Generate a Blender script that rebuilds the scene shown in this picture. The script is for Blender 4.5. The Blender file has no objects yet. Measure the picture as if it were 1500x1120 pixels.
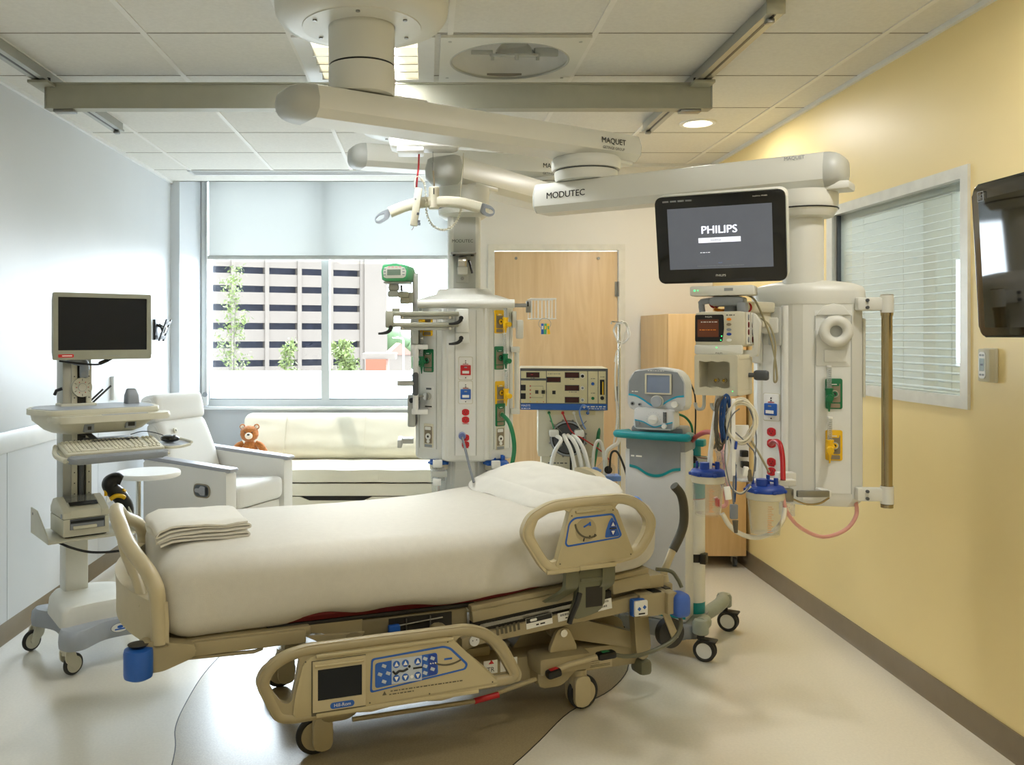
L_TROF, L_DOWN, L_FRONT, L_CORR, L_SUN, L_WORLD, EXPO = 68, 10, 3, 30, 4.5, 15.5, 0.58
import bpy, bmesh, math, random
from mathutils import Vector, Matrix, noise
R = math.radians
PI = math.pi
scene = bpy.context.scene
COL = scene.collection
random.seed(7)
# camera calibration of the photograph (image taken as 1500 x 1120)
F, CX, CY, EH = 1289.0, 625.0, 490.0, 1.54


def P(x, y, Y):
    """world point at depth Y that the calibrated camera sees at (x, y)"""
    return Vector(((x - CX) * Y / F, Y, EH - (y - CY) * Y / F))


def lin(c):
    return tuple((v / 255 / 12.92) if v / 255 <= .04045 else ((v / 255 + .055) / 1.055) ** 2.4 for v in c[:3])


# ------------------------------------------------------------------ materials
MATS = {}


def mat(name, rgb, rough=.5, metal=0., spec=.5, var=.06, vscale=14., bump=0., bscale=200., coat=0., emit=0., ecol=None, sheen=0., stretch=None, subs=0.):
    m = bpy.data.materials.new(name)
    m.use_nodes = True
    nt = m.node_tree
    b = nt.nodes['Principled BSDF']
    c = lin(rgb)
    tc = nt.nodes.new('ShaderNodeTexCoord')
    mp = nt.nodes.new('ShaderNodeMapping')
    if stretch:
        mp.inputs['Scale'].default_value = stretch
    nt.links.new(tc.outputs['Object'], mp.inputs['Vector'])
    nz = nt.nodes.new('ShaderNodeTexNoise')
    nz.inputs['Scale'].default_value = vscale
    nz.inputs['Detail'].default_value = 4
    nt.links.new(mp.outputs['Vector'], nz.inputs['Vector'])
    rp = nt.nodes.new('ShaderNodeValToRGB')
    rp.color_ramp.elements[0].position = .3
    rp.color_ramp.elements[1].position = .7
    rp.color_ramp.elements[0].color = tuple(max(0, v * (1 - var)) for v in c) + (1,)
    rp.color_ramp.elements[1].color = tuple(min(1, v * (1 + var)) for v in c) + (1,)
    nt.links.new(nz.outputs['Fac'], rp.inputs['Fac'])
    nt.links.new(rp.outputs['Color'], b.inputs['Base Color'])
    b.inputs['Roughness'].default_value = rough
    b.inputs['Metallic'].default_value = metal
    b.inputs['Specular IOR Level'].default_value = spec
    b.inputs['Coat Weight'].default_value = coat
    b.inputs['Coat Roughness'].default_value = .15
    b.inputs['Sheen Weight'].default_value = sheen
    if subs:
        b.inputs['Subsurface Weight'].default_value = subs
        b.inputs['Subsurface Radius'].default_value = (.02, .02, .02)
    if emit:
        b.inputs['Emission Color'].default_value = tuple(lin(ecol or rgb)) + (1,)
        b.inputs['Emission Strength'].default_value = emit
    if bump:
        n2 = nt.nodes.new('ShaderNodeTexNoise')
        n2.inputs['Scale'].default_value = bscale
        n2.inputs['Detail'].default_value = 3
        nt.links.new(mp.outputs['Vector'], n2.inputs['Vector'])
        bp = nt.nodes.new('ShaderNodeBump')
        bp.inputs['Strength'].default_value = bump
        bp.inputs['Distance'].default_value = .004
        nt.links.new(n2.outputs['Fac'], bp.inputs['Height'])
        nt.links.new(bp.outputs['Normal'], b.inputs['Normal'])
    MATS[name] = m
    return m


def wood(name, ca, cb, rough=.35, scale=(9, 9, .9)):
    m = mat(name, ca, rough, var=0)
    nt = m.node_tree
    b = nt.nodes['Principled BSDF']
    tc = nt.nodes.new('ShaderNodeTexCoord')
    mp = nt.nodes.new('ShaderNodeMapping')
    mp.inputs['Scale'].default_value = scale
    nt.links.new(tc.outputs['Object'], mp.inputs['Vector'])
    n1 = nt.nodes.new('ShaderNodeTexNoise')
    n1.inputs['Scale'].default_value = 2.2
    n1.inputs['Detail'].default_value = 7
    n1.inputs['Distortion'].default_value = 1.2
    nt.links.new(mp.outputs['Vector'], n1.inputs['Vector'])
    rp = nt.nodes.new('ShaderNodeValToRGB')
    e = rp.color_ramp.elements
    e[0].position, e[1].position = .34, .68
    e[0].color = tuple(lin(cb)) + (1,)
    e[1].color = tuple(lin(ca)) + (1,)
    nt.links.new(n1.outputs['Fac'], rp.inputs['Fac'])
    nt.links.new(rp.outputs['Color'], b.inputs['Base Color'])
    return m


def striped(name, ca, cb, freq, axis='X', rough=.8, bump=.25):
    m = mat(name, ca, rough, var=0, spec=.2)
    nt = m.node_tree
    b = nt.nodes['Principled BSDF']
    tc = nt.nodes.new('ShaderNodeTexCoord')
    w = nt.nodes.new('ShaderNodeTexWave')
    w.bands_direction = axis
    w.inputs['Scale'].default_value = freq
    w.inputs['Distortion'].default_value = .6
    w.inputs['Detail'].default_value = 2
    w.inputs['Detail Scale'].default_value = 3
    nt.links.new(tc.outputs['Object'], w.inputs['Vector'])
    rp = nt.nodes.new('ShaderNodeValToRGB')
    rp.color_ramp.elements[0].color = tuple(lin(cb)) + (1,)
    rp.color_ramp.elements[1].color = tuple(lin(ca)) + (1,)
    nt.links.new(w.outputs['Fac'], rp.inputs['Fac'])
    nt.links.new(rp.outputs['Color'], b.inputs['Base Color'])
    bp = nt.nodes.new('ShaderNodeBump')
    bp.inputs['Strength'].default_value = bump
    bp.inputs['Distance'].default_value = .002
    nt.links.new(w.outputs['Fac'], bp.inputs['Height'])
    nt.links.new(bp.outputs['Normal'], b.inputs['Normal'])
    return m


def glass(name, tint=(255, 255, 255), refl=1.0, rough=0., ior=1.45, haze=0.):
    """thin glazing: see-through plus a Fresnel mirror"""
    m = bpy.data.materials.new(name)
    m.use_nodes = True
    nt = m.node_tree
    nt.nodes.remove(nt.nodes['Principled BSDF'])
    out = nt.nodes['Material Output']
    t = nt.nodes.new('ShaderNodeBsdfTransparent')
    t.inputs['Color'].default_value = tuple(lin(tint)) + (1,)
    g = nt.nodes.new('ShaderNodeBsdfGlossy')
    g.inputs['Roughness'].default_value = rough
    g.inputs['Color'].default_value = (refl, refl, refl, 1)
    lw = nt.nodes.new('ShaderNodeLayerWeight')
    lw.inputs['Blend'].default_value = .5
    pw_ = nt.nodes.new('ShaderNodeMath')
    pw_.operation = 'POWER'
    pw_.inputs[1].default_value = 5
    nt.links.new(lw.outputs['Facing'], pw_.inputs[0])
    fr = nt.nodes.new('ShaderNodeMapRange')
    fr.inputs['To Min'].default_value = ((ior - 1) / (ior + 1)) ** 2
    fr.inputs['To Max'].default_value = .95
    nt.links.new(pw_.outputs[0], fr.inputs['Value'])
    mx = nt.nodes.new('ShaderNodeMixShader')
    nt.links.new(fr.outputs['Result'], mx.inputs['Fac'])
    nt.links.new(t.outputs['BSDF'], mx.inputs[1])
    nt.links.new(g.outputs['BSDF'], mx.inputs[2])
    last = mx
    if haze:
        d = nt.nodes.new('ShaderNodeBsdfDiffuse')
        d.inputs['Color'].default_value = tuple(lin(tint)) + (1,)
        nz = nt.nodes.new('ShaderNodeTexNoise')
        nz.inputs['Scale'].default_value = 30
        mu = nt.nodes.new('ShaderNodeMath')
        mu.operation = 'MULTIPLY'
        mu.inputs[1].default_value = haze * 2
        nt.links.new(nz.outputs['Fac'], mu.inputs[0])
        m2 = nt.nodes.new('ShaderNodeMixShader')
        nt.links.new(mu.outputs[0], m2.inputs['Fac'])
        nt.links.new(mx.outputs['Shader'], m2.inputs[1])
        nt.links.new(d.outputs['BSDF'], m2.inputs[2])
        last = m2
    nt.links.new(last.outputs['Shader'], out.inputs['Surface'])
    MATS[name] = m
    return m


def translucent(name, rgb, opac=.5, see=0., weave=300.):
    m = bpy.data.materials.new(name)
    m.use_nodes = True
    nt = m.node_tree
    nt.nodes.remove(nt.nodes['Principled BSDF'])
    out = nt.nodes['Material Output']
    c = tuple(lin(rgb)) + (1,)
    d = nt.nodes.new('ShaderNodeBsdfDiffuse')
    nz = nt.nodes.new('ShaderNodeTexNoise')
    nz.inputs['Scale'].default_value = weave
    rp = nt.nodes.new('ShaderNodeValToRGB')
    rp.color_ramp.elements[0].color = tuple(v * .94 for v in c[:3]) + (1,)
    rp.color_ramp.elements[1].color = c
    nt.links.new(nz.outputs['Fac'], rp.inputs['Fac'])
    nt.links.new(rp.outputs['Color'], d.inputs['Color'])
    t = nt.nodes.new('ShaderNodeBsdfTranslucent')
    t.inputs['Color'].default_value = c
    mx = nt.nodes.new('ShaderNodeMixShader')
    mx.inputs['Fac'].default_value = opac
    nt.links.new(d.outputs['BSDF'], mx.inputs[1])
    nt.links.new(t.outputs['BSDF'], mx.inputs[2])
    tr = nt.nodes.new('ShaderNodeBsdfTransparent')
    m2 = nt.nodes.new('ShaderNodeMixShader')
    m2.inputs['Fac'].default_value = see
    nt.links.new(mx.outputs['Shader'], m2.inputs[1])
    nt.links.new(tr.outputs['BSDF'], m2.inputs[2])
    nt.links.new(m2.outputs['Shader'], out.inputs['Surface'])
    MATS[name] = m
    return m


# ------------------------------------------------------------------ mesh builder
FM = {}      # object name -> world matrix of its (static) frame
FRONT = Matrix.Rotation(R(90), 4, 'X')      # XY drawing plane -> upright, facing -Y


def frame(origin, xdir, up=(0, 0, 1)):
    x = Vector(xdir).normalized()
    z = Vector(up).normalized()
    y = z.cross(x).normalized()
    z = x.cross(y)
    m = Matrix((x, y, z)).transposed().to_4x4()
    m.translation = Vector(origin)
    return m


def catmull(pts, sub=6, closed=False):
    pts = [Vector(p) for p in pts]
    n = len(pts)
    out = []
    rng = n if closed else n - 1
    for i in range(rng):
        p0 = pts[(i - 1) % n] if (closed or i > 0) else pts[0] * 2 - pts[1]
        p1 = pts[i]
        p2 = pts[(i + 1) % n]
        p3 = pts[(i + 2) % n] if (closed or i + 2 < n) else p2 * 2 - p1
        for k in range(sub):
            t = k / sub
            out.append(.5 * ((2 * p1) + (p2 - p0) * t + (2 * p0 - 5 * p1 + 4 * p2 - p3) * t * t + (3 * p1 - p0 - 3 * p2 + p3) * t ** 3))
    if not closed:
        out.append(pts[-1])
    return out


def rrect(w, h, r, n=4):
    """rounded rectangle outline about the origin, counter-clockwise"""
    r = min(r, w / 2 - 1e-5, h / 2 - 1e-5)
    o = []
    for cx, cy, a0 in ((w / 2 - r, h / 2 - r, 0), (-w / 2 + r, h / 2 - r, 90), (-w / 2 + r, -h / 2 + r, 180), (w / 2 - r, -h / 2 + r, 270)):
        for k in range(n + 1):
            a = R(a0 + 90 * k / n)
            o.append((cx + r * math.cos(a), cy + r * math.sin(a)))
    return o


def ngon(r, n=24, sx=1., sy=1.):
    return [(r * sx * math.cos(2 * PI * k / n), r * sy * math.sin(2 * PI * k / n)) for k in range(n)]


_txt = {}


def text_geo(s, size, bold=False, align='CENTER'):
    k = (s, align)
    if k not in _txt:
        cu = bpy.data.curves.new('t', 'FONT')
        cu.body = s
        cu.align_x = align
        cu.align_y = 'CENTER'
        cu.resolution_u = 3
        ob = bpy.data.objects.new('t', cu)
        COL.objects.link(ob)
        dg = bpy.context.evaluated_depsgraph_get()
        me = bpy.data.meshes.new_from_object(ob.evaluated_get(dg))
        _txt[k] = ([v.co.copy() for v in me.vertices], [tuple(p.vertices) for p in me.polygons])
        bpy.data.objects.remove(ob)
        bpy.data.curves.remove(cu)
        bpy.data.meshes.remove(me)
    v, f = _txt[k]
    return [p * size for p in v], f


class MB:
    def __init__(s, T=None):
        s.v, s.f, s.mi, s.mats = [], [], [], []
        s.T = T or Matrix()
        s.cur = None

    def use(s, m):
        s.cur = MATS[m] if isinstance(m, str) else m
        return s

    def add(s, vs, fs, M=None):
        X = s.T @ M if M is not None else s.T
        b = len(s.v)
        flip = X.to_3x3().determinant() < 0
        s.v += [X @ Vector(v) for v in vs]
        if s.cur is not None and s.cur not in s.mats:
            s.mats.append(s.cur)
        i = s.mats.index(s.cur) if s.cur is not None else -1
        for f in fs:
            f = [b + k for k in f]
            s.f.append(f[::-1] if flip else f)
            s.mi.append(i)
        return s

    def _bm(s, bm, M=None):
        bm.verts.index_update()
        s.add([v.co.copy() for v in bm.verts], [[v.index for v in f.verts] for f in bm.faces], M)
        bm.free()
        return s

    def box(s, c, d, bev=0., rot=None, seg=2, M=None):
        hx, hy, hz = d[0] / 2, d[1] / 2, d[2] / 2
        X = Matrix.Translation(Vector(c))
        if rot is not None:
            if isinstance(rot, (int, float)):
                rot = (0, 0, rot)
            from mathutils import Euler
            X = X @ Euler([R(a) for a in rot]).to_matrix().to_4x4()
        if M is not None:
            X = M @ X
        vs = [(x * hx, y * hy, z * hz) for z in (-1, 1) for y in (-1, 1) for x in (-1, 1)]
        fs = [(0, 2, 3, 1), (4, 5, 7, 6), (0, 1, 5, 4), (2, 6, 7, 3), (0, 4, 6, 2), (1, 3, 7, 5)]
        if bev <= 0:
            return s.add(vs, fs, X)
        bm = bmesh.new()
        bv = [bm.verts.new(v) for v in vs]
        for f in fs:
            bm.faces.new([bv[k] for k in f])
        bmesh.ops.bevel(bm, geom=bm.edges[:], offset=min(bev, .49 * min(d)), segments=seg, profile=.5, affect='EDGES')
        return s._bm(bm, X)

    def b2(s, lo, hi, bev=0., seg=2, M=None):
        return s.box([(a + b) / 2 for a, b in zip(lo, hi)], [abs(b - a) for a, b in zip(lo, hi)], bev, seg=seg, M=M)

    def cyl(s, p0, p1, r0, r1=None, n=24, cap=True, M=None):
        p0, p1 = Vector(p0), Vector(p1)
        r1 = r0 if r1 is None else r1
        d = (p1 - p0).normalized()
        a = Vector((0, 0, 1)) if abs(d.z) < .9 else Vector((1, 0, 0))
        u = d.cross(a).normalized()
        w = d.cross(u)
        vs, fs = [], []
        for p, r in ((p0, r0), (p1, r1)):
            vs += [p + (u * math.cos(2 * PI * k / n) + w * math.sin(2 * PI * k / n)) * r for k in range(n)]
        for k in range(n):
            j = (k + 1) % n
            fs.append((k, j, n + j, n + k))
        if cap:
            fs.append(tuple(range(n))[::-1])
            fs.append(tuple(range(n, 2 * n)))
        return s.add(vs, fs, M)

    def tube(s, pts, r, n=10, sub=0, closed=False, cap=True, M=None):
        pts = catmull(pts, sub, closed) if sub else [Vector(p) for p in pts]
        q = [pts[0]]
        for p in pts[1:]:
            if (p - q[-1]).length > 1e-6:
                q.append(p)
        pts = q
        m = len(pts)
        rad = r if callable(r) else (lambda t: r)
        vs, fs = [], []
        prev = None
        for i, p in enumerate(pts):
            if closed:
                d = (pts[(i + 1) % m] - pts[i - 1]).normalized()
            else:
                d = (pts[min(i + 1, m - 1)] - pts[max(i - 1, 0)]).normalized()
            if prev is None:
                a = Vector((0, 0, 1)) if abs(d.z) < .9 else Vector((1, 0, 0))
                u = d.cross(a).normalized()
            else:
                u = (prev - d * prev.dot(d))
                u = u.normalized() if u.length > 1e-6 else d.orthogonal().normalized()
            prev = u
            w = d.cross(u)
            rr = rad(i / max(1, m - 1))
            vs += [p + (u * math.cos(2 * PI * k / n) + w * math.sin(2 * PI * k / n)) * rr for k in range(n)]
        for i in range(m if closed else m - 1):
            a, b = i * n, ((i + 1) % m) * n
            for k in range(n):
                j = (k + 1) % n
                fs.append((a + k, a + j, b + j, b + k))
        if cap and not closed:
            fs.append(tuple(range(n))[::-1])
            fs.append(tuple(range((m - 1) * n, m * n)))
        return s.add(vs, fs, M)

    def lathe(s, prof, c=(0, 0, 0), n=32, M=None, cap=True):
        vs, fs = [], []
        c = Vector(c)
        for r, z in prof:
            vs += [c + Vector((r * math.cos(2 * PI * k / n), r * math.sin(2 * PI * k / n), z)) for k in range(n)]
        up = prof[-1][1] >= prof[0][1]
        for i in range(len(prof) - 1):
            for k in range(n):
                j = (k + 1) % n
                f = (i * n + k, i * n + j, (i + 1) * n + j, (i + 1) * n + k)
                fs.append(f if up else f[::-1])
        if cap:
            a, b = tuple(range(n)), tuple(range((len(prof) - 1) * n, len(prof) * n))
            fs.append(a[::-1] if up else a)
            fs.append(b if up else b[::-1])
        return s.add(vs, fs, M)

    def loft(s, rings, cap=True, M=None):
        n = len(rings[0])
        vs, fs = [], []
        for r in rings:
            vs += [Vector(p) for p in r]
        for i in range(len(rings) - 1):
            for k in range(n):
                j = (k + 1) % n
                fs.append((i * n + k, i * n + j, (i + 1) * n + j, (i + 1) * n + k))
        if cap:
            fs.append(tuple(range(n))[::-1])
            fs.append(tuple(range((len(rings) - 1) * n, len(rings) * n)))
        return s.add(vs, fs, M)

    def prism(s, outline, h, M=None, bev=0., seg=2, z0=0.):
        """closed 2-D outline (any winding) extruded from z0 to z0+h"""
        o = [tuple(p[:2]) for p in outline]
        ar = sum(o[i][0] * o[(i + 1) % len(o)][1] - o[(i + 1) % len(o)][0] * o[i][1] for i in range(len(o)))
        if ar < 0:
            o = o[::-1]
        bm = bmesh.new()
        lo = [bm.verts.new((x, y, z0)) for x, y in o]
        hi = [bm.verts.new((x, y, z0 + h)) for x, y in o]
        n = len(o)
        bm.faces.new(lo[::-1])
        bm.faces.new(hi)
        for k in range(n):
            bm.faces.new((lo[k], lo[(k + 1) % n], hi[(k + 1) % n], hi[k]))
        if bev > 0:
            ed = [e for e in bm.edges if abs(e.verts[0].co.z - e.verts[1].co.z) < 1e-7]
            bmesh.ops.bevel(bm, geom=ed, offset=bev, segments=seg, profile=.5, affect='EDGES')
        return s._bm(bm, M)

    def holed(s, outer, holes, h, M=None):
        """plate with holes; outlines in 2-D"""
        bm = bmesh.new()
        loops = []
        for lp in [outer] + holes:
            vs = [bm.verts.new((p[0], p[1], 0)) for p in lp]
            loops.append(vs)
        ed = []
        for vs in loops:
            for k in range(len(vs)):
                ed.append(bm.edges.new((vs[k], vs[(k + 1) % len(vs)])))
        bmesh.ops.triangle_fill(bm, use_beauty=True, use_dissolve=False, edges=ed, normal=(0, 0, 1))
        for f in bm.faces:
            if f.normal.z < 0:
                f.normal_flip()
        bm.verts.index_update()
        base = [v.co.copy() for v in bm.verts]
        tris = [[v.index for v in f.verts] for f in bm.faces]
        li = [[v.index for v in vs] for vs in loops]
        bm.free()
        n = len(base)
        vs = base + [p + Vector((0, 0, h)) for p in base]
        fs = [t[::-1] for t in tris] + [[k + n for k in t] for t in tris]
        for q, lp in enumerate(li):
            ar = sum(base[lp[i]].x * base[lp[(i + 1) % len(lp)]].y - base[lp[(i + 1) % len(lp)]].x * base[lp[i]].y for i in range(len(lp)))
            if (ar < 0) == (q == 0):
                lp = lp[::-1]
            for k in range(len(lp)):
                a, b = lp[k], lp[(k + 1) % len(lp)]
                fs.append((a, b, b + n, a + n))
        return s.add(vs, fs, M)

    def ball(s, c, r, nu=20, nv=12, M=None, fn=None):
        if isinstance(r, (int, float)):
            r = (r, r, r)
        c = Vector(c)
        vs, fs = [], []
        for i in range(nv + 1):
            a = PI * i / nv
            for k in range(nu):
                b = 2 * PI * k / nu
                p = Vector((math.sin(a) * math.cos(b), math.sin(a) * math.sin(b), -math.cos(a)))
                if fn:
                    p = fn(p)
                vs.append(c + Vector((p.x * r[0], p.y * r[1], p.z * r[2])))
        for i in range(nv):
            for k in range(nu):
                j = (k + 1) % nu
                fs.append((i * nu + k, i * nu + j, (i + 1) * nu + j, (i + 1) * nu + k))
        return s.add(vs, fs, M)

    def rbox(s, c, d, r, n=(12, 12, 6), fn=None, M=None):
        """finely divided rounded box, optionally deformed by fn(local point)->point"""
        h = Vector((d[0] / 2, d[1] / 2, d[2] / 2))
        rr = r if not isinstance(r, (int, float)) else (r, r, r)
        idx = {}
        vs, fs = [], []

        def vert(p):
            k = tuple(round(x, 5) for x in p)
            if k in idx:
                return idx[k]
            q = Vector(p)
            inner = Vector([max(-(h[a] - rr[a]), min(h[a] - rr[a], q[a])) for a in range(3)])
            dl = Vector([(q[a] - inner[a]) / rr[a] for a in range(3)])
            if dl.length > 1e-9:
                m = max(abs(x) for x in dl)
                dl = dl.normalized() * m
                q = inner + Vector([dl[a] * rr[a] for a in range(3)])
            if fn:
                q = fn(q)
            vs.append(q + Vector(c))
            idx[k] = len(vs) - 1
            return idx[k]
        for ax in range(3):
            a, b = (ax + 1) % 3, (ax + 2) % 3
            for sg in (-1, 1):
                for i in range(n[a]):
                    for j in range(n[b]):
                        q = []
                        for di, dj in ((0, 0), (1, 0), (1, 1), (0, 1)):
                            p = [0, 0, 0]
                            p[ax] = sg * h[ax]
                            p[a] = -h[a] + 2 * h[a] * (i + di) / n[a]
                            p[b] = -h[b] + 2 * h[b] * (j + dj) / n[b]
                            q.append(vert(p))
                        fs.append(q if sg > 0 else q[::-1])
        return s.add(vs, fs, M)

    def torus(s, c, R0, r, n=32, m=10, M=None, axis='z'):
        c = Vector(c)
        pts = []
        for k in range(n):
            a = 2 * PI * k / n
            p = (R0 * math.cos(a), R0 * math.sin(a), 0)
            if axis == 'y':
                p = (p[0], 0, p[1])
            if axis == 'x':
                p = (0, p[0], p[1])
            pts.append(c + Vector(p))
        return s.tube(pts, r, m, closed=True, M=M)

    def text(s, t, size, M=None, align='CENTER'):
        v, f = text_geo(t, size, align=align)
        return s.add(v, f, M)

    def dash(s, w, h, M=None):
        """a line of print too small to read: short bars of uneven length"""
        x, k = -w / 2, 0
        while x < w / 2:
            L = h * (1.2, 2.1, .8, 1.6)[k % 4]
            s.box((x + L / 2, 0, 0), (L, h * .55, .0004), M=M)
            x += L + h * .6
            k += 1
        return s

    def build(s, name, m=None, parent=None, world=False, ang=38, label=None, cat=None, group=None, kind=None, flat=False, loc=None):
        if loc is not None:
            Ti = Matrix.Translation(-Vector(loc))
            vs = [Ti @ v for v in s.v]
        elif world and parent is not None and parent.name in FM:
            Ti = FM[parent.name].inverted()
            vs = [Ti @ v for v in s.v]
        else:
            vs = s.v
        me = bpy.data.meshes.new(name)
        me.from_pydata([tuple(v) for v in vs], [], s.f)
        if m is not None:
            me.materials.append(MATS[m] if isinstance(m, str) else m)
        base = len(me.materials)
        for q in s.mats:
            me.materials.append(q)
        if s.mats:
            me.polygons.foreach_set('material_index', [(base + i) if i >= 0 else 0 for i in s.mi])
        me.update()
        if not flat:
            me.polygons.foreach_set('use_smooth', [True] * len(me.polygons))
            me.set_sharp_from_angle(angle=R(ang))
        o = bpy.data.objects.new(name, me)
        COL.objects.link(o)
        if loc is not None:
            o.location = loc
        if parent is not None:
            o.parent = parent
            if parent.name in FM:
                FM[o.name] = FM[parent.name]
        tag(o, label, cat, group, kind)
        return o


def tag(o, label=None, cat=None, group=None, kind=None):
    if label:
        o['label'] = label
    if cat:
        o['category'] = cat
    if group:
        o['group'] = group
    if kind:
        o['kind'] = kind
    return o


def thing(name, label, cat, loc=(0, 0, 0), rotz=0., group=None):
    o = bpy.data.objects.new(name, None)
    o.empty_display_size = .05
    COL.objects.link(o)
    o.location = loc
    o.rotation_euler = (0, 0, R(rotz))
    FM[o.name] = Matrix.Translation(Vector(loc)) @ Matrix.Rotation(R(rotz), 4, 'Z')
    return tag(o, label, cat, group)


def dup(root, loc, rotz=None, label=None, group=None):
    r = root.copy()
    COL.objects.link(r)
    r.location = loc
    if rotz is not None:
        r.rotation_euler = (0, 0, R(rotz))
    if label:
        r['label'] = label
    if group:
        r['group'] = group
    for ch in list(root.children):
        c = ch.copy()
        COL.objects.link(c)
        c.parent = r
        for g in list(ch.children):
            d = g.copy()
            COL.objects.link(d)
            d.parent = c
    return r


# ------------------------------------------------------------------ palette
mat('wall_white', (216, 221, 226), .38, var=.015, vscale=2, bump=.05, bscale=350)
mat('wall_panel', (214, 218, 222), .42, var=.02, vscale=3, bump=.08, bscale=260)
mat('wall_cream', (234, 232, 226), .45, var=.015, vscale=2, bump=.05, bscale=350)
mat('wall_yellow', (246, 224, 163), .43, var=.02, vscale=2, bump=.04, bscale=350)
mat('tile', (224, 223, 217), .85, var=.035, vscale=60, bump=.25, bscale=420)
mat('tbar', (232, 231, 226), .5, var=.02)
mat('tile_gap', (150, 146, 136), .8)
mat('trim_white', (232, 234, 234), .35, var=.02)
mat('base_taupe', (128, 114, 92), .3, var=.05)
mat('alu', (176, 178, 172), .42, .75, var=.04, vscale=5)
mat('alu_matte', (166, 166, 150), .5, .25, var=.03)
mat('chrome', (210, 208, 200), .16, 1., var=.03)
mat('steel', (150, 150, 146), .35, .9, var=.04)
mat('boom', (222, 222, 214), .36, var=.02, vscale=3)
mat('boom_grey', (182, 184, 178), .4, var=.02)
mat('boom_panel', (228, 229, 224), .4, var=.02)
mat('bed_beige', (162, 149, 115), .42, var=.04, vscale=5)
mat('bed_light', (190, 177, 142), .4, var=.03)
mat('bed_dark', (92, 86, 68), .5, var=.06)
mat('bed_gap', (36, 33, 26), .6)
mat('bed_arm', (104, 104, 82), .45, var=.05)
mat('blue', (34, 92, 178), .4, var=.05)
mat('blue_dark', (24, 62, 150), .4, var=.05)
mat('blue_pale', (112, 150, 220), .45)
mat('rubber', (44, 43, 40), .55, var=.1)
mat('black', (20, 20, 20), .35, var=.1)
mat('black_gloss', (12, 12, 11), .1, spec=.6)
mat('grey_dark', (80, 84, 88), .45)
mat('grey_mid', (140, 145, 150), .45)
mat('cart_grey', (166, 172, 180), .4, var=.03)
mat('cart_white', (222, 221, 211), .38, var=.03)
mat('cart_cream', (206, 203, 184), .42, var=.03)
mat('white', (238, 238, 234), .35, var=.02)
mat('white_gloss', (240, 240, 238), .15, var=.02)
mat('cream', (214, 209, 188), .42, var=.03)
mat('red', (190, 26, 34), .4)
mat('red_tube', (178, 20, 26), .35)
mat('green', (16, 112, 68), .4)
mat('green_light', (76, 166, 112), .38, var=.05)
mat('yellow', (238, 190, 20), .4)
mat('orange', (240, 140, 30), .4)
mat('teal', (0, 142, 152), .35)
mat('gas_plate', (140, 128, 106), .5, var=.1)
mat('screen_off', (24, 28, 33), .3, spec=.22)
mat('screen_lcd', (132, 146, 172), .2, spec=.5)
mat('lcd_green', (110, 128, 112), .3)
mat('led_red', (60, 12, 10), .25)
mat('pink', (236, 176, 184), .4)
mat('pink_tube', (222, 162, 150), .3, subs=.2)
mat('maroon', (110, 24, 26), .6)
mat('linen', (208, 204, 192), .9, var=.02, vscale=40, bump=.22, bscale=500, spec=.15, sheen=.1)
mat('pillowcase', (226, 223, 212), .9, var=.015, vscale=30, bump=.15, bscale=400, spec=.15)
mat('sofa_vinyl', (204, 198, 178), .42, var=.02, vscale=6, bump=.1, bscale=160)
striped('chair_back', (222, 219, 212), (206, 202, 194), 50, 'Y', .85, .2)
striped('chair_fabric', (222, 219, 212), (206, 202, 194), 60, 'X', .85, .2)
mat('grey_arm', (150, 150, 154), .45)
mat('bear_fur', (178, 110, 54), .95, var=.25, vscale=60, bump=.9, bscale=160, spec=.1, sheen=.3)
mat('bear_pale', (240, 226, 206), .9, var=.04, bump=.4, bscale=160)
mat('bear_paw', (222, 160, 130), .9, var=.04, bump=.4, bscale=160)
wood('maple_door', (226, 200, 160), (214, 184, 142), .4, (7, 7, .7))
wood('maple_cab', (228, 196, 146), (216, 180, 128), .38, (6, 6, .6))
mat('sticker', (236, 236, 230), .6)
mat('cable_tan', (158, 150, 118), .5)
mat('cable_grey', (120, 124, 130), .5)
mat('cable_brown', (92, 84, 68), .55)
mat('cable_cream', (222, 216, 196), .5)
mat('cable_blue', (38, 78, 134), .5)
mat('brick', (130, 84, 64), .9, var=.15)
mat('concrete', (124, 115, 106), .9, var=.03, vscale=.3)
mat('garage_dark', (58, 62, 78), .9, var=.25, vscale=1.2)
mat('roof_pink', (150, 112, 100), .9)
mat('asphalt', (150, 150, 150), .95)
mat('lawn', (126, 150, 84), .95, var=.2, vscale=1)
mat('bark', (96, 90, 80), .9, var=.2)
mat('leaf', (104, 118, 62), .7, var=.25, vscale=2)
mat('leaf_dark', (78, 100, 66), .8, var=.3, vscale=.6)
mat('lamp_glow', (255, 244, 214), .5, emit=6., ecol=(255, 240, 205))
mat('tube_glow', (255, 250, 225), .5, emit=1.1, ecol=(255, 246, 214))
mat('screen_grey', (92, 96, 104), .25, emit=.22, ecol=(120, 126, 140), var=.05)
mat('screen_white', (225, 228, 235), .3, emit=.6, ecol=(225, 228, 240))
mat('screen_brown', (84, 44, 24), .3, emit=.12, ecol=(120, 60, 30))
mat('led_green', (60, 230, 130), .3, emit=1.5, ecol=(60, 255, 130))
glass('pane')
glass('pane_right', (236, 240, 238), 1.0, ior=1.7)
glass('clear_plastic', (250, 251, 251), .9, .05, 1.45, .06)
glass('meter_tube', (236, 238, 238), .9, .08, 1.4, .22)
glass('acrylic', (240, 240, 240), .9, .1, 1.3, .2)
translucent('shade_cloth', (186, 187, 183), .5, .05)
translucent('film_frost', (245, 246, 246), .7, 0., 40)
translucent('blind_slat', (240, 242, 242), .3)
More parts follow.
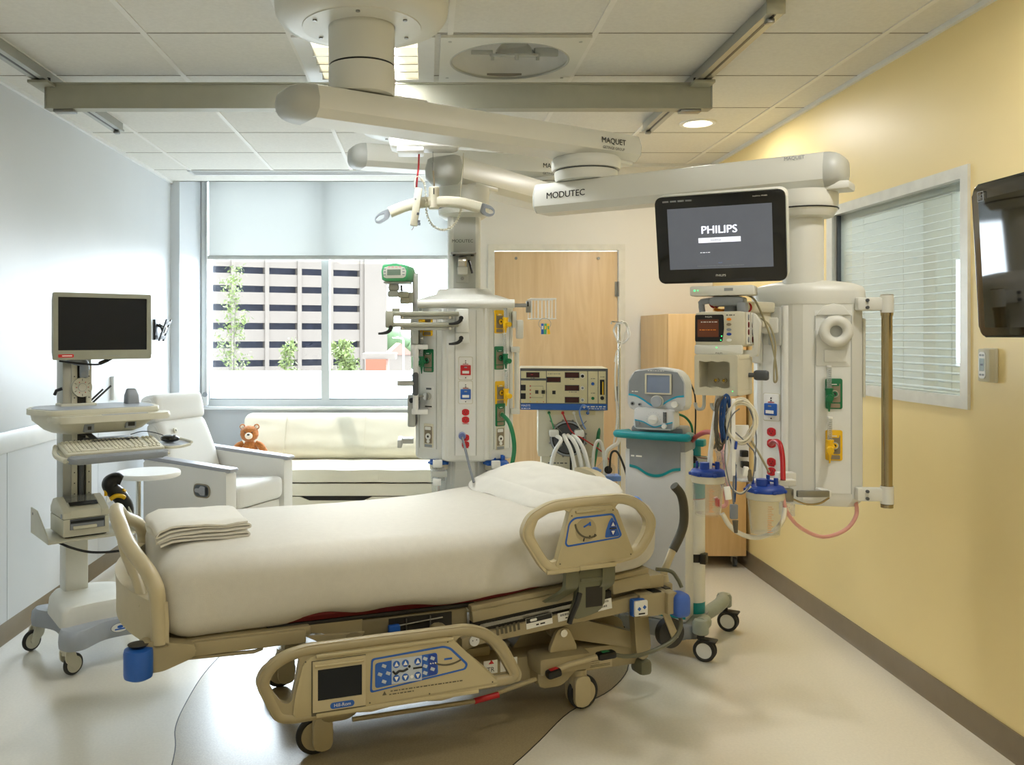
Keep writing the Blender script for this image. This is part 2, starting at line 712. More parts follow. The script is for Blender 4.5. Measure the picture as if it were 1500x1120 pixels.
# =================================================================== camera
cam = bpy.data.cameras.new('camera')
cam.sensor_fit = 'HORIZONTAL'
cam.sensor_width = 36
cam.lens = F / 1500 * 36
cam.shift_x = (750 - CX) / 1500
cam.shift_y = -(560 - CY) / 1500
cam.clip_end = 600
co = bpy.data.objects.new('camera', cam)
co.location = (0, 0, EH)
co.rotation_euler = (R(90), 0, 0)
COL.objects.link(co)
scene.camera = co
XL, XR, ZC, YD, YW = -2.12, 2.13, 2.81, 6.55, 8.1     # walls, ceiling, door wall, window plane
S = 'structure'
# =================================================================== floor
m = mat('vinyl', (228, 223, 208), .24, var=.035, vscale=90)
MATS['vinyl'].node_tree.nodes['Principled BSDF'].inputs['Coat Weight'].default_value = .25
m = mat('vinyl_tan', (160, 146, 114), .28, var=.14, vscale=170)
MATS['vinyl_tan'].node_tree.nodes['Principled BSDF'].inputs['Coat Weight'].default_value = .12
fl = MB().b2((XL - .1, -1.7, -.1), (XR + .1, 8.4, 0)).build('floor', 'vinyl', kind=S)
pts = [(-.93, 3.25), (-.985, 3.45), (-1.007, 3.676), (-1.011, 4.01), (-.97, 4.315), (-.86, 4.6), (-.62, 4.86), (-.2, 5.0), (.3, 4.98), (.72, 4.75), (.95, 4.4), (.94, 4.1), (.8, 3.82), (.586, 3.596), (.427, 3.336), (.31, 3.151), (.06, 2.8), (-.12, 2.4), (-.3, 2.1), (-.55, 2.05), (-.74, 2.3), (-.86, 2.85)]
cv = [(p.x, p.y) for p in catmull([(a, b, 0) for a, b in pts], 5, True)]
MB().prism(cv, .0012).build('inlay', 'vinyl_tan', fl)
mb = MB()
mb.tube([(a, b, .0006) for a, b in cv], .0022, 6, closed=True)
mb.build('seam', 'rubber', fl)
# =================================================================== ceiling
circ = lambda x, y, r, n=48: [(x + r * math.cos(2 * PI * k / n), y + r * math.sin(2 * PI * k / n)) for k in range(n)]
mb = MB()
mb.holed([(XL - .1, -1.7), (XR + .1, -1.7), (XR + .1, 7.305), (XL - .1, 7.305)], [circ(.38, 4.05, .275), circ(1.626, 5.28, .082)], .12, Matrix.Translation((0, 0, ZC)))
ce = mb.build('ceiling', 'tile', kind=S)
mb = MB()
for x in (-1.825, -1.19, -.58, .1, .71, 1.32, 1.93):
    mb.b2((x - .012, -1.6, ZC - .005), (x + .012, 6.78, ZC + .01))
mb.build('grid_rail', 'tbar', ce)
mb = MB()
for k in range(-9, 6):
    y = 3.706 + .608 * k
    if y < YD:
        mb.b2((XL, y - .004, ZC - .0015), (XR, y + .004, ZC + .01))
mb.b2((XL, 6.775, ZC - .0015), (.36, 6.783, ZC + .01))
mb.build('tile_joint', 'tile_gap', ce)
mb = MB()
mb.b2((XL, -1.6, ZC - .022), (XL + .022, 7.28, ZC))
mb.b2((XR - .02, -1.6, ZC - .022), (XR, YD, ZC))
mb.b2((.36, YD - .02, ZC - .022), (XR, YD, ZC))
mb.build('edge_angle', 'trim_white', ce)
# =================================================================== walls
mb = MB()
mb.b2((XL - .12, -1.7, 0), (XL, 7.28, ZC))
wl = mb.build('wall_left', 'wall_white', kind=S)
mb = MB()
for y0, y1 in ((-1.6, 1.1), (1.106, 2.3), (2.306, 3.5), (3.506, 4.43), (4.436, 5.66), (5.666, 7.27)):
    mb.b2((XL, y0, .1), (XL + .006, y1, .955))
mb.build('wainscot', 'wall_panel', wl)
mb = MB()
mb.b2((XL, -1.6, .948), (XL + .022, 7.27, 1.056), .006)
mb.build('trim_1', 'trim_white', kind=S)
mb = MB()
mb.prism([(0, 0), (.02, 0), (.009, .02), (.007, .1), (0, .1)], 8.87, frame((XL, -1.6, 0), (1, 0, 0), (0, 1, 0)) @ Matrix.Scale(-1, 4, (0, 1, 0)))
mb.build('baseboard_left', 'base_taupe', kind=S)
mb = MB()
mb.prism([(0, 0), (-.02, 0), (-.009, .02), (-.007, .105), (0, .105)], 8.13, frame((XR, -1.6, 0), (1, 0, 0), (0, 1, 0)) @ Matrix.Scale(-1, 4, (0, 1, 0)))
mb.build('baseboard_right', 'base_taupe', kind=S)
# right wall with the interior window opening
WY0, WY1, WZ0, WZ1 = 3.45, 4.66, 1.25, 2.205
mb = MB()
mb.b2((XR, -1.7, 0), (XR + .12, WY0, ZC))
mb.b2((XR, WY1, 0), (XR + .12, YD + .1, ZC))
mb.b2((XR, WY0, 0), (XR + .12, WY1, WZ0))
mb.b2((XR, WY0, WZ1), (XR + .12, WY1, ZC))
mb.build('wall_right', 'wall_yellow', kind=S)
# wall with the wooden door, its flank beside the window bay
DX0, DX1, DZ = .508, 1.423, 2.16
mb = MB()
mb.b2((.36, YD, 0), (DX0 - .05, YD + .1, ZC))
mb.b2((DX1 + .05, YD, 0), (XR + .12, YD + .1, ZC))
mb.b2((DX0 - .05, YD, DZ + .05), (DX1 + .05, YD + .1, ZC))
mb.b2((.36, YD + .1, 0), (.46, YW + .12, 3.1))
mb.build('wall_door_side', 'wall_cream', kind=S)
mb = MB()
mb.b2((XL - .12, 7.28, 0), (-2.045, YW + .12, 3.1))
mb.b2((-2.045, YW - .02, 0), (.36, YW + .12, .86))
mb.b2((-2.045, 7.305, 3.1), (.46, YW + .12, 3.2))
mb.b2((-2.045, 7.28, ZC - .0), (.36, 7.305, 3.1))
mb.build('wall_back', 'wall_white', kind=S)
MB().b2((XL - .1, -1.8, 0), (XR + .1, -1.7, ZC)).build('wall_front', 'wall_cream', kind=S)
mb = MB()
mb.b2((-2.045, 7.98, .86), (.36, YW - .02, .885), .004)
mb.build('trim_2', 'trim_white', kind=S)
# =================================================================== back window
wr = thing('window_1', None, None, (-.85, YW, .86))
tag(wr, kind=S)
mb = MB()
R4 = lambda a, b, c, d: [(a, b), (c, b), (c, d), (a, d)]
mb.holed(R4(-2.044, .887, .359, 3.09), [R4(-1.99, .945, -.965, 3.03), R4(-.895, .945, .19, 3.03)], .12, Matrix.Translation((0, YW + .09, 0)) @ FRONT)
mb.build('window_frame', 'alu_w' if 'alu_w' in MATS else mat('alu_w', (206, 210, 210), .4, .1, var=.02) and 'alu_w', wr, world=True)
for x0, x1 in ((-1.99, -.965), (-.895, .19)):
    mb = MB()
    mb.b2((x0, YW + .03, .945), (x1, YW + .036, 3.03))
    mb.build('pane', 'pane', wr, world=True)
    mb = MB()
    mb.b2((x0, YW + .022, .945), (x1, YW + .026, 1.207))
    mb.build('frosted_film', 'film_frost', wr, world=True)
    mb = MB()
    mb.b2((x0, YW - .012, .945), (x1, YW + .03, .953))
    mb.build('gasket', 'grey_mid', wr, world=True)
# roller shade
rs = thing('roller_shade', 'white woven roller shade drawn halfway down over the big window', 'window shade', (-.92, 7.99, 2.22))
MB().b2((-1.975, 7.985, 2.245), (.2, 7.987, 2.98)).build('shade_cloth', 'shade_cloth', rs, world=True)
mb = MB()
mb.cyl((-2.0, 7.99, 3.02), (.22, 7.99, 3.02), .035)
mb.build('roller_tube', 'trim_white', rs, world=True)
mb = MB()
mb.b2((-1.985, 7.974, 2.222), (.205, 7.998, 2.258), .005)
mb.build('hem_bar', mat('hem', (186, 188, 182), .5), rs, world=True)
mb = MB()
mb.b2((-2.04, 7.96, .9), (-1.985, 8.02, 3.05), .003)
mb.build('side_track', 'trim_white', rs, world=True)
mb = MB()
mb.tube([(-2.0, 7.945, 1.02), (-2.0, 7.945, 3.0)], .003, 6)
mb.cyl((-2.0, 7.945, 1.0), (-2.0, 7.93, 1.0), .022)
mb.build('bead_chain', 'grey_mid', rs, world=True)
# =================================================================== wooden door
dr = thing('door_1', None, None, ((DX0 + DX1) / 2, YD, 0))
tag(dr, kind=S)
mb = MB()
mb.b2((DX0, YD + .01, .01), (DX1, YD + .055, DZ), .002)
mb.build('door_leaf', 'maple_door', dr, world=True)
mb = MB()
w = .052
mb.prism([(DX0 - w, .001), (DX0 - .004, .001), (DX0 - .004, DZ + .006), (DX1 + .004, DZ + .006), (DX1 + .004, .001), (DX1 + w, .001), (DX1 + w, DZ + w), (DX0 - w, DZ + w)], .094, Matrix.Translation((0, YD + .08, 0)) @ FRONT)
mb.build('door_frame', mat('door_paint', (226, 224, 214), .4), dr, world=True)
for z in (1.88, 1.1, .25):
    mb = MB()
    mb.cyl((DX1 + .004, YD - .006, z - .055), (DX1 + .004, YD - .006, z + .055), .009, n=12)
    mb.b2((DX1 - .02, YD + .004, z - .055), (DX1 + .03, YD + .011, z + .055))
    mb.build('hinge', 'steel', dr, world=True)
mb = MB()
for px in (756, 877):
    p = P(px, 378, YD)
    mb.cyl((p.x, YD + .012, p.z), (p.x, YD + .004, p.z), .011, n=14)
mb.build('closer_bolt', 'steel', dr, world=True)
# =================================================================== interior window, right
wr2 = thing('window_2', None, None, (XR, 4.05, WZ0))
tag(wr2, kind=S)
mb = MB()
mb.holed(R4(WY0 - .004, WZ0 - .004, WY1 + .004, WZ1 + .004), [R4(WY0 + .045, WZ0 + .045, WY1 - .06, WZ1 - .045)], .012, frame((XR - .012, 0, 0), (0, 1, 0), (1, 0, 0)))
mb.holed(R4(WY0 + .001, WZ0 + .001, WY1 - .001, WZ1 - .001), [R4(WY0 + .045, WZ0 + .045, WY1 - .06, WZ1 - .045)], .09, frame((XR, 0, 0), (0, 1, 0), (1, 0, 0)))
mb.build('window_frame', mat('win_frame', (222, 222, 214), .35, .1), wr2, world=True)
MB().b2((XR + .02, WY0 + .045, WZ0 + .045), (XR + .026, WY1 - .06, WZ1 - .045)).build('pane', 'pane_right', wr2, world=True)
mb = MB()
mb.b2((XR + .012, WY1 - .075, WZ0 + .045), (XR + .03, WY1 - .06, WZ1 - .045))
mb.build('gasket', 'grey_dark', wr2, world=True)
# venetian blind between the panes
vb = thing('venetian_blind', 'white horizontal slat blind inside the window of the yellow wall', 'blind', (XR + .075, 4.05, WZ1 - .06))
mb = MB()
z = WZ0 + .06
while z < WZ1 - .07:
    mb.box((XR + .065, 4.045, z), (.026, 1.09, .0012), rot=(0, -18, 0))
    z += .034
mb.build('slats', 'blind_slat', vb, world=True)
mb = MB()
mb.b2((XR + .045, 3.5, WZ1 - .07), (XR + .088, 4.595, WZ1 - .045), .003)
mb.build('head_rail', 'white', vb, world=True)
mb = MB()
for y in (3.68, 4.05, 4.42):
    mb.cyl((XR + .066, y, WZ0 + .05), (XR + .066, y, WZ1 - .05), .0012, n=6)
mb.build('cord', 'white', vb, world=True)
# corridor behind the interior window
mb = MB()
mb.b2((3.5, 2.2, 0), (3.6, 6.2, ZC))
mb.b2((XR + .12, 2.1, 0), (3.6, 2.2, ZC))
mb.b2((XR + .12, 6.2, 0), (3.6, 6.3, ZC))
mb.b2((XR + .12, 2.2, ZC), (3.6, 6.2, ZC + .1))
mb.b2((XR + .12, 2.2, -.1), (3.6, 6.2, 0))
mb.build('wall_corridor', 'wall_white', kind=S)
# =================================================================== lights in the ceiling
tr = thing('ceiling_light', 'square ceiling light with bright louvres behind the thick boom column', 'ceiling light', (-.27, 4.05, ZC - .01))
mb = MB()
mb.holed(R4(-.575, 3.72, .035, 4.38), [R4(-.5, 3.76, -.04, 4.34)], .013, Matrix.Translation((0, 0, ZC - .014)))
mb.build('light_frame', 'trim_white', tr, world=True)
mb = MB()
for k in range(1, 4):
    x = -.5 + .46 * k / 4
    mb.b2((x - .006, 3.76, ZC - .045), (x + .006, 4.34, ZC - .008))
for k in range(1, 5):
    y = 3.76 + .58 * k / 5
    mb.b2((-.5, y - .005, ZC - .045), (-.04, y + .005, ZC - .008))
mb.build('louvre', 'chrome', tr, world=True)
MB().b2((-.5, 3.76, ZC - .006), (-.04, 4.34, ZC - .002)).build('tube_panel', 'tube_glow', tr, world=True)
# recessed examination light: the ceiling opening is shown by the deep white bowl set below it
ex = thing('exam_light', 'square ceiling panel with a round recessed bowl and tilted lamp', 'ceiling light', (.375, 4.05, ZC - .01))
mb = MB()
mb.holed([(.06, 3.72), (.70, 3.72), (.70, 4.38), (.06, 4.38)], [circ(.38, 4.05, .268)], .014, Matrix.Translation((0, 0, ZC - .016)))
mb.build('light_panel', 'boom', ex, world=True)
mb = MB()
mb.torus((.38, 4.05, ZC - .012), .27, .006, 48, 8)
for x, y in ((.1, 3.77), (.1, 4.3), (.66, 3.77), (.66, 4.3)):
    mb.cyl((x, y, ZC - .018), (x, y, ZC - .014), .008, n=12)
mb.build('trim_ring', 'boom_grey', ex, world=True)
mb = MB()
mb.lathe([(.274, ZC - .004), (.274, ZC + .06), (.2, ZC + .2), (.001, ZC + .2)], (.38, 4.05, 0), 48, cap=False)
mb.build('bowl', 'white', ex, world=True)
mb = MB()
M = Matrix.Translation((.405, 4.06, ZC + .022)) @ Matrix.Rotation(R(16), 4, 'X')
mb.lathe([(.012, .075), (.05, .06), (.085, .02), (.092, 0), (.088, 0), (.045, .052), (.01, .066)], n=36, M=M, cap=False)
mb.build('reflector', 'chrome', ex, world=True)
mb = MB()
mb.torus((0, 0, -.004), .108, .007, 40, 8, M=M)
for a in (200, 270, 340):
    c, s_ = math.cos(R(a)), math.sin(R(a))
    mb.box((.11 * c, .11 * s_, -.012), (.016, .016, .03), .003, M=M)
mb.b2((.09, -.02, -.01), (.2, .03, .03), .006, M=M)
mb.b2((-.2, -.01, .0), (-.1, .02, .02), .004, M=M)
mb.build('gimbal', 'boom_grey', ex, world=True)
dl = thing('downlight', 'small round lit downlight in the ceiling near the yellow wall', 'ceiling light', (1.626, 5.28, ZC - .01))
mb = MB()
mb.lathe([(.107, ZC), (.104, ZC - .008), (.084, ZC - .008), (.080, ZC + .03), (.078, ZC + .06)], (1.626, 5.28, 0), 40, cap=False)
mb.build('trim_ring', 'white', dl, world=True)
mb = MB()
mb.cyl((1.626, 5.28, ZC + .02), (1.626, 5.28, ZC + .026), .079, n=40)
mb.build('lens', 'lamp_glow', dl, world=True)
av = thing('air_diffuser', 'long slotted air diffuser in the ceiling along the window bay', 'vent', (-.7, 6.89, ZC))
mb = MB()
mb.b2((-1.85, 6.8, ZC - .006), (.34, 6.825, ZC), .001)
mb.b2((-1.85, 6.965, ZC - .006), (.34, 6.99, ZC), .001)
mb.b2((-1.85, 6.8, ZC - .006), (-1.83, 6.99, ZC), .001)
for y in (6.855, 6.895, 6.935):
    mb.b2((-1.85, y - .006, ZC - .006), (.34, y + .006, ZC), .001)
mb.build('diffuser_bars', 'trim_white', av, world=True)
MB().b2((-1.84, 6.81, ZC - .002), (.33, 6.98, ZC)).build('slot', 'grey_dark', av, world=True)
added_downlight = dup(dl, (1.6, 2.5, ZC - .01), None, 'added round downlight out of view, brightening the front of the yellow wall')  # added fixture, out of view, to brighten the near right wall and floor
# troffers further forward in the room, above and behind the camera
for k, (x, y) in enumerate(((-1.0, .9), (1.0, .9), (.0, -.6))):
    t = thing('ceiling_troffer', ('plain white ceiling troffer near the left front of the room', 'plain white ceiling troffer near the right front of the room', 'plain white ceiling troffer by the front wall')[k], 'ceiling light', (x, y, ZC - .01))
    mb = MB()
    for a, b, c, d in ((-.6, -.3, -.55, .3), (.55, -.3, .6, .3), (-.55, -.3, .55, -.26), (-.55, .26, .55, .3)):
        mb.b2((a, b, -.012), (c, d, .008), .002)
    mb.build('light_frame', 'trim_white', t)
    MB().b2((-.55, -.26, -.004), (.55, .26, .002)).build('lens', 'tube_glow', t)
# =================================================================== lamps
def area(name, loc, rot, sx, sy, power, col=(1, 1, 1), portal=False):
    l = bpy.data.lights.new(name, 'AREA')
    l.shape = 'RECTANGLE'
    l.size, l.size_y = sx, sy
    l.energy = power
    l.color = col
    o = bpy.data.objects.new(name, l)
    o.location = loc
    o.rotation_euler = [R(a) for a in rot]
    COL.objects.link(o)
    if portal:
        l.cycles.is_portal = True
    return o


for x in (-.385, -.155):
    area('lamp_troffer_window', (x, 4.05, ZC - .0075), (0, 0, 0), .03, .54, L_TROF / 2, (.96, .985, 1))
area('lamp_downlight', (1.626, 5.28, ZC - .012), (0, 0, 0), .12, .12, L_DOWN, (1, .97, .92))
area('lamp_downlight', (1.6, 2.5, ZC - .012), (0, 0, 0), .12, .12, L_DOWN * .8, (1, .97, .92))  # fill lamp of the added, unseen downlight
for x, y, k in ((-1.0, .9, .6), (1.0, .9, 3.2), (0, -.6, .5)):
    area('lamp_troffer', (x, y, ZC - .02), (0, 0, 0), 1.0, .45, L_FRONT * k, (.98, .99, 1))
area('lamp_corridor', (2.9, 4.2, ZC - .02), (0, 0, 0), .8, 2.4, L_CORR, (.92, .97, 1))
area('daylight_portal', (-.9, 8.3, 2.0), (-90, 0, 0), 2.25, 2.15, 1, portal=True)
sl = bpy.data.lights.new('sun', 'SUN')
sl.energy = L_SUN
sl.angle = R(1.2)
sl.color = (1, .96, .88)
so = bpy.data.objects.new('sun', sl)
so.location = (-12, 20, 30)
dirv = Vector((.6, -1.0, -3.0)).normalized()
so.rotation_euler = dirv.to_track_quat('-Z', 'Y').to_euler()
COL.objects.link(so)
w = bpy.data.worlds.new('world')
scene.world = w
w.use_nodes = True
nt = w.node_tree
bg = nt.nodes['Background']
tc = nt.nodes.new('ShaderNodeTexCoord')
sp = nt.nodes.new('ShaderNodeSeparateXYZ')
nt.links.new(tc.outputs['Generated'], sp.inputs['Vector'])
rp = nt.nodes.new('ShaderNodeValToRGB')
rp.color_ramp.elements[0].position = .5
rp.color_ramp.elements[0].color = (.36, .41, .45, 1)
rp.color_ramp.elements[1].position = .85
rp.color_ramp.elements[1].color = (.78, .90, 1, 1)
mr = nt.nodes.new('ShaderNodeMapRange')
mr.inputs['From Min'].default_value = -1
nt.links.new(sp.outputs['Z'], mr.inputs['Value'])
nt.links.new(mr.outputs['Result'], rp.inputs['Fac'])
my = nt.nodes.new('ShaderNodeMapRange')      # the sky is brighter on the sun's side
my.inputs['From Min'].default_value = -.6
my.inputs['From Max'].default_value = .9
my.inputs['To Min'].default_value = .3
my.inputs['To Max'].default_value = 1.35
nt.links.new(sp.outputs['Y'], my.inputs['Value'])
vm = nt.nodes.new('ShaderNodeVectorMath')
vm.operation = 'SCALE'
nt.links.new(rp.outputs['Color'], vm.inputs[0])
nt.links.new(my.outputs['Result'], vm.inputs['Scale'])
nt.links.new(vm.outputs['Vector'], bg.inputs['Color'])
bg.inputs['Strength'].default_value = L_WORLD
# =================================================================== outside
gz = -12.0
go = MB().b2((-260, 8.6, gz - .5), (260, 420, gz)).build('ground_outside', 'asphalt', kind=S)
# parking garage, about 140 m away
pg = thing('parking_garage', 'long white multi-storey parking garage across the street with dark open decks', 'building', (-25, 140, gz), 25)
# its own frame: x along the front, y into the building
bays, bw, fh, nf = 9, 5.35, 2.93, 9
Xr = 15.6
mb = MB()
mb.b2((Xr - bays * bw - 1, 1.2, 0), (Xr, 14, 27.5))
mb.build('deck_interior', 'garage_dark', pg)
for k in range(-1, nf + 1):
    z = k * fh + .75
    mb = MB()
    mb.b2((Xr - bays * bw - 1.2, -.1, max(0, z)), (Xr + .2, .35, z + 1.9))
    mb.build('spandrel', 'concrete', pg)
for k in range(bays + 1):
    x = Xr - k * bw
    mb = MB()
    mb.b2((x - .33, -.28, 0), (x + .33, 1.3, 27.8))
    mb.build('pillar', 'concrete', pg)
mb = MB()
mb.b2((Xr + .33, -.6, 0), (Xr + 4.4, 14, 29))
mb.build('stair_tower', 'concrete', pg)


def tree(name, label, x, y, top, spread, seed, nleaf, leafm, leaf=.10, low=.25, group=None, trunk=.09):
    rnd = random.Random(seed)
    t = thing(name, label, 'tree', (x, y, gz), 0, group)
    Ht = top - gz
    mb = MB()
    tips = []

    def branch(p, d, L, r, lev):
        q = [p]
        for k in range(4):
            d = (d + Vector((rnd.uniform(-.14, .14), rnd.uniform(-.14, .14), .1))).normalized()
            q.append(q[-1] + d * L / 4)
        mb.tube(q, lambda u: r * (1 - .7 * u), 5)
        for k in (1, 2, 3, 4):
            tips.append(q[k])
        if lev > 0:
            for k in range(4):
                a = rnd.uniform(0, 2 * PI)
                e = (d * .9 + Vector((math.cos(a), math.sin(a), .25)) * .55).normalized()
                branch(q[rnd.choice((1, 2, 3))], e, L * .55, r * .5, lev - 1)
    tr_ = [Vector((rnd.uniform(-.12, .12) * k / 8, rnd.uniform(-.12, .12) * k / 8, Ht * .96 * k / 12)) for k in range(13)]
    mb.tube(tr_, lambda u: trunk * (1.1 - u), 7)
    nb = 26
    for k in range(nb):
        u = low + (1 - low) * (k + .5) / nb
        p = Vector((0, 0, Ht * .96 * u))
        a = rnd.uniform(0, 2 * PI)
        sp_ = spread * (1.08 - u) ** .6
        d = Vector((math.cos(a) * .55, math.sin(a) * .55, .8)).normalized()
        branch(p, d, sp_ * 1.5, trunk * .32 * (1.2 - u), 1)
    mb.build('branches', 'bark', t)
    mb = MB()
    for k in range(nleaf):
        c = rnd.choice(tips) + Vector((rnd.gauss(0, .16), rnd.gauss(0, .16), rnd.gauss(0, .16)))
        if c.z > Ht:
            continue
        a, b = Vector((rnd.gauss(0, 1), rnd.gauss(0, 1), rnd.gauss(0, 1))).normalized(), Vector((rnd.gauss(0, 1), rnd.gauss(0, 1), rnd.gauss(0, 1))).normalized()
        s_ = leaf * rnd.uniform(.6, 1.3)
        mb.add([c - a * s_, c + b * s_ * .5, c + a * s_, c - b * s_ * .5 + a.cross(b) * s_ * .2], [(0, 1, 2, 3)])
    mb.build('leaves', leafm, t, kind='stuff', flat=True)
    return t


p = P(342, 386, 40)
tree('young_birch', 'tall thin birch with sparse pale leaves outside the left window pane', p.x, 40, p.z, 1.7, 3, 1500, 'leaf', .10, .35, trunk=.1)
p = P(424, 494, 44)
tree('street_tree', 'low leafy treetop just left of the window mullion', p.x, 44, p.z, 1.2, 5, 1200, 'leaf', .12, .5)
p = P(500, 498, 44)
tree('street_tree', 'broad leafy treetop just right of the window mullion', p.x, 44, p.z, 1.9, 8, 2400, 'leaf', .13, .5)
p = P(588, 478, 150)
bt = thing('far_tree', 'hazy green tree far off beside the garage stair tower', 'tree', (p.x, 175, gz))
mb = MB()
rnd = random.Random(4)
for k in range(9):
    mb.ball((rnd.uniform(-4.5, 4.5), rnd.uniform(-2, 2), 5 + rnd.uniform(0, 8)), rnd.uniform(2.2, 3.6), 12, 8, fn=lambda q: q * (1 + .25 * noise.noise(q * 3.1)))
mb.build('crown', 'leaf_dark', bt)
mb = MB().cyl((0, 0, 0), (0, 0, 6), .4, .3, 10)
mb.build('trunk', 'bark', bt)
p = P(552, 530, 95)
bh = thing('brick_building', 'small brick building with dark windows in front of the stair tower', 'building', (p.x, 95, gz))
mb = MB().b2((-1.2, 0, 0), (1.0, 6, 10.9))
mb.build('wall', 'brick', bh)
for x in (-.75, .3):
    for z in (6.4, 8.8):
        MB().b2((x - .35, -.06, z - .55), (x + .5, .06, z + .65)).build('window', 'garage_dark', bh)
MB().b2((-1.6, .2, 10.9), (2.0, 6, 11.5)).build('roof_edge', 'concrete', bh)
p = P(580, 515, 120)
hh = thing('gabled_house', 'distant pale house with a pink gabled roof under the far trees', 'building', (p.x + .6, 120, gz), 10)
MB().b2((-1.5, 0, 0), (1.5, 4, 10.9)).build('wall', 'concrete', hh)
mb = MB()
mb.prism([(-1.8, 10.8), (1.8, 10.8), (0, 12.4)], 4.4, Matrix.Translation((0, 4.2, 0)) @ FRONT)
mb.build('roof', 'roof_pink', hh)
p = P(591, 500, 80)
lp = thing('street_lamp', 'slim white street lamp before the gabled house', 'street lamp', (p.x, 80, gz))
mb = MB().tube([(0, 0, 0), (0, 0, 13), (-.1, 0, 13.2), (-.6, 0, 13.3)], .07, 8)
mb.build('mast', 'white', lp)
MB().box((-.75, 0, 13.27), (.5, .2, .1), .02).build('lamp_head', 'white', lp)
# =================================================================== hospital bed (frame: x to the head, y away, z up)
TH = 20.5
bed = thing('hospital_bed', 'beige hospital bed with side rails and blue corner bumpers in the middle of the room', 'bed', (0, 3.74, 0), TH)
BM = FM[bed.name]


def capsule_loop(pts, r=.05, n=5):
    """round the corners of a closed 2-D outline"""
    o = []
    k = len(pts)
    for i in range(k):
        p, a, b = Vector(pts[i]), Vector(pts[i - 1]), Vector(pts[(i + 1) % k])
        da, db = (a - p), (b - p)
        q = min(r, da.length * .45, db.length * .45)
        s0, s1 = p + da.normalized() * q, p + db.normalized() * q
        for j in range(n + 1):
            t = j / n
            o.append((s0 * (1 - t) ** 2 + p * 2 * t * (1 - t) + s1 * t * t))
    return [(v.x, v.y) for v in o]


def onplane(t):
    """drawing plane of a side rail: x along bed, y up, normal towards the near side"""
    return Matrix.Translation((0, t, 0)) @ FRONT


# ---- base chassis
mb = MB()
mb.box((.18, 0, .188), (1.34, .62, .105), .02)
mb.box((-.12, 0, .255), (.62, .5, .05), .02)
mb.build('base_chassis', 'bed_beige', bed)
mb = MB()
mb.prism([(-.25, .24), (.28, .24), (.30, .262), (.12, .33), (-.12, .345), (-.25, .28)], .42, Matrix.Translation((0, .21, 0)) @ FRONT, .012)
mb.build('base_cover', mat('bed_cover', (150, 152, 152), .4), bed)
for sx in (1, -1):
    for sy in (-1, 1):
        cx, cyy = .541 * sx, .33 * sy
        # caster with housing
        mb = MB()
        mb.cyl((cx, cyy, .095), (cx, cyy, .17), .036, n=24)
        mb.prism(capsule_loop([(-.036, .005), (.036, .005), (.036, .13), (-.036, .13)], .03), .022, Matrix.Translation((cx, cyy + .042, -.0 + .02)) @ FRONT, .004)
        mb.prism(capsule_loop([(-.036, .005), (.036, .005), (.036, .13), (-.036, .13)], .03), .022, Matrix.Translation((cx, cyy - .022, .02)) @ FRONT, .004)
        ca = mb.build('caster', 'bed_light', bed)
        mb = MB()
        ox = .022 * sx
        mb.use('rubber').torus((cx + ox, cyy, .0705), .058, .0125, 36, 10, axis='y')
        mb.use('bed_light').cyl((cx + ox, cyy - .014, .0705), (cx + ox, cyy + .014, .0705), .052, n=32)
        mb.build('wheel', None, ca)
        # housing block over the caster
        mb = MB()
        hx = cx - .10 * sx
        mb.box((hx, cyy - .02 * -sy, .225), (.24, .13, .075), .022)
        mb.prism(capsule_loop([(hx - .11, .13), (hx + .0, .13), (hx + .07, .19), (hx + .115, .19), (hx + .115, .22), (hx - .11, .22)], .03), .10, Matrix.Translation((0, cyy + .05, 0)) @ FRONT, .006)
        mb.build('caster_housing', 'bed_beige', bed)
# pivot lug, lift arms
for sy in (-1, 1):
    y = -.31 * sy * -1
    mb = MB()
    mb.prism(capsule_loop([(.385, .255), (.525, .255), (.478, .355), (.43, .355)], .03), .02, Matrix.Translation((0, .355 * sy + .01, 0)) @ FRONT, .004)
    lug = mb.build('pivot_lug', 'bed_light', bed)
    MB().cyl((.454, .355 * sy - .016, .335), (.454, .355 * sy + .016, .335), .016, n=8).build('pivot_bolt', 'chrome', lug)
    mb = MB()
    mb.prism(capsule_loop([(.42, .30), (.42, .37), (.50, .385), (.86, .265), (.86, .2), (.52, .285)], .03), .05, Matrix.Translation((0, .29 * sy + .025, 0)) @ FRONT, .006)
    mb.build('lift_arm', 'bed_beige', bed)
    mb = MB()
    mb.prism(capsule_loop([(.795, .42), (.86, .44), (.885, .20), (.845, .16), (.81, .2)], .03), .04, Matrix.Translation((0, .33 * sy + .02, 0)) @ FRONT, .006)
    mb.build('frame_strut', 'bed_beige', bed)
mb = MB()
mb.prism(capsule_loop([(.3, .24), (.42, .385), (.72, .41), (.76, .33), (.84, .3), (.84, .2), (.3, .2)], .03), .42, Matrix.Translation((0, .21, 0)) @ FRONT, .01)
mb.build('lift_housing', 'bed_beige', bed)
for y in (-.31, .31):
    MB().b2((.83, y - .045, .10), (.89, y + .045, .165), .018).build('corner_buffer', 'bed_arm', bed)
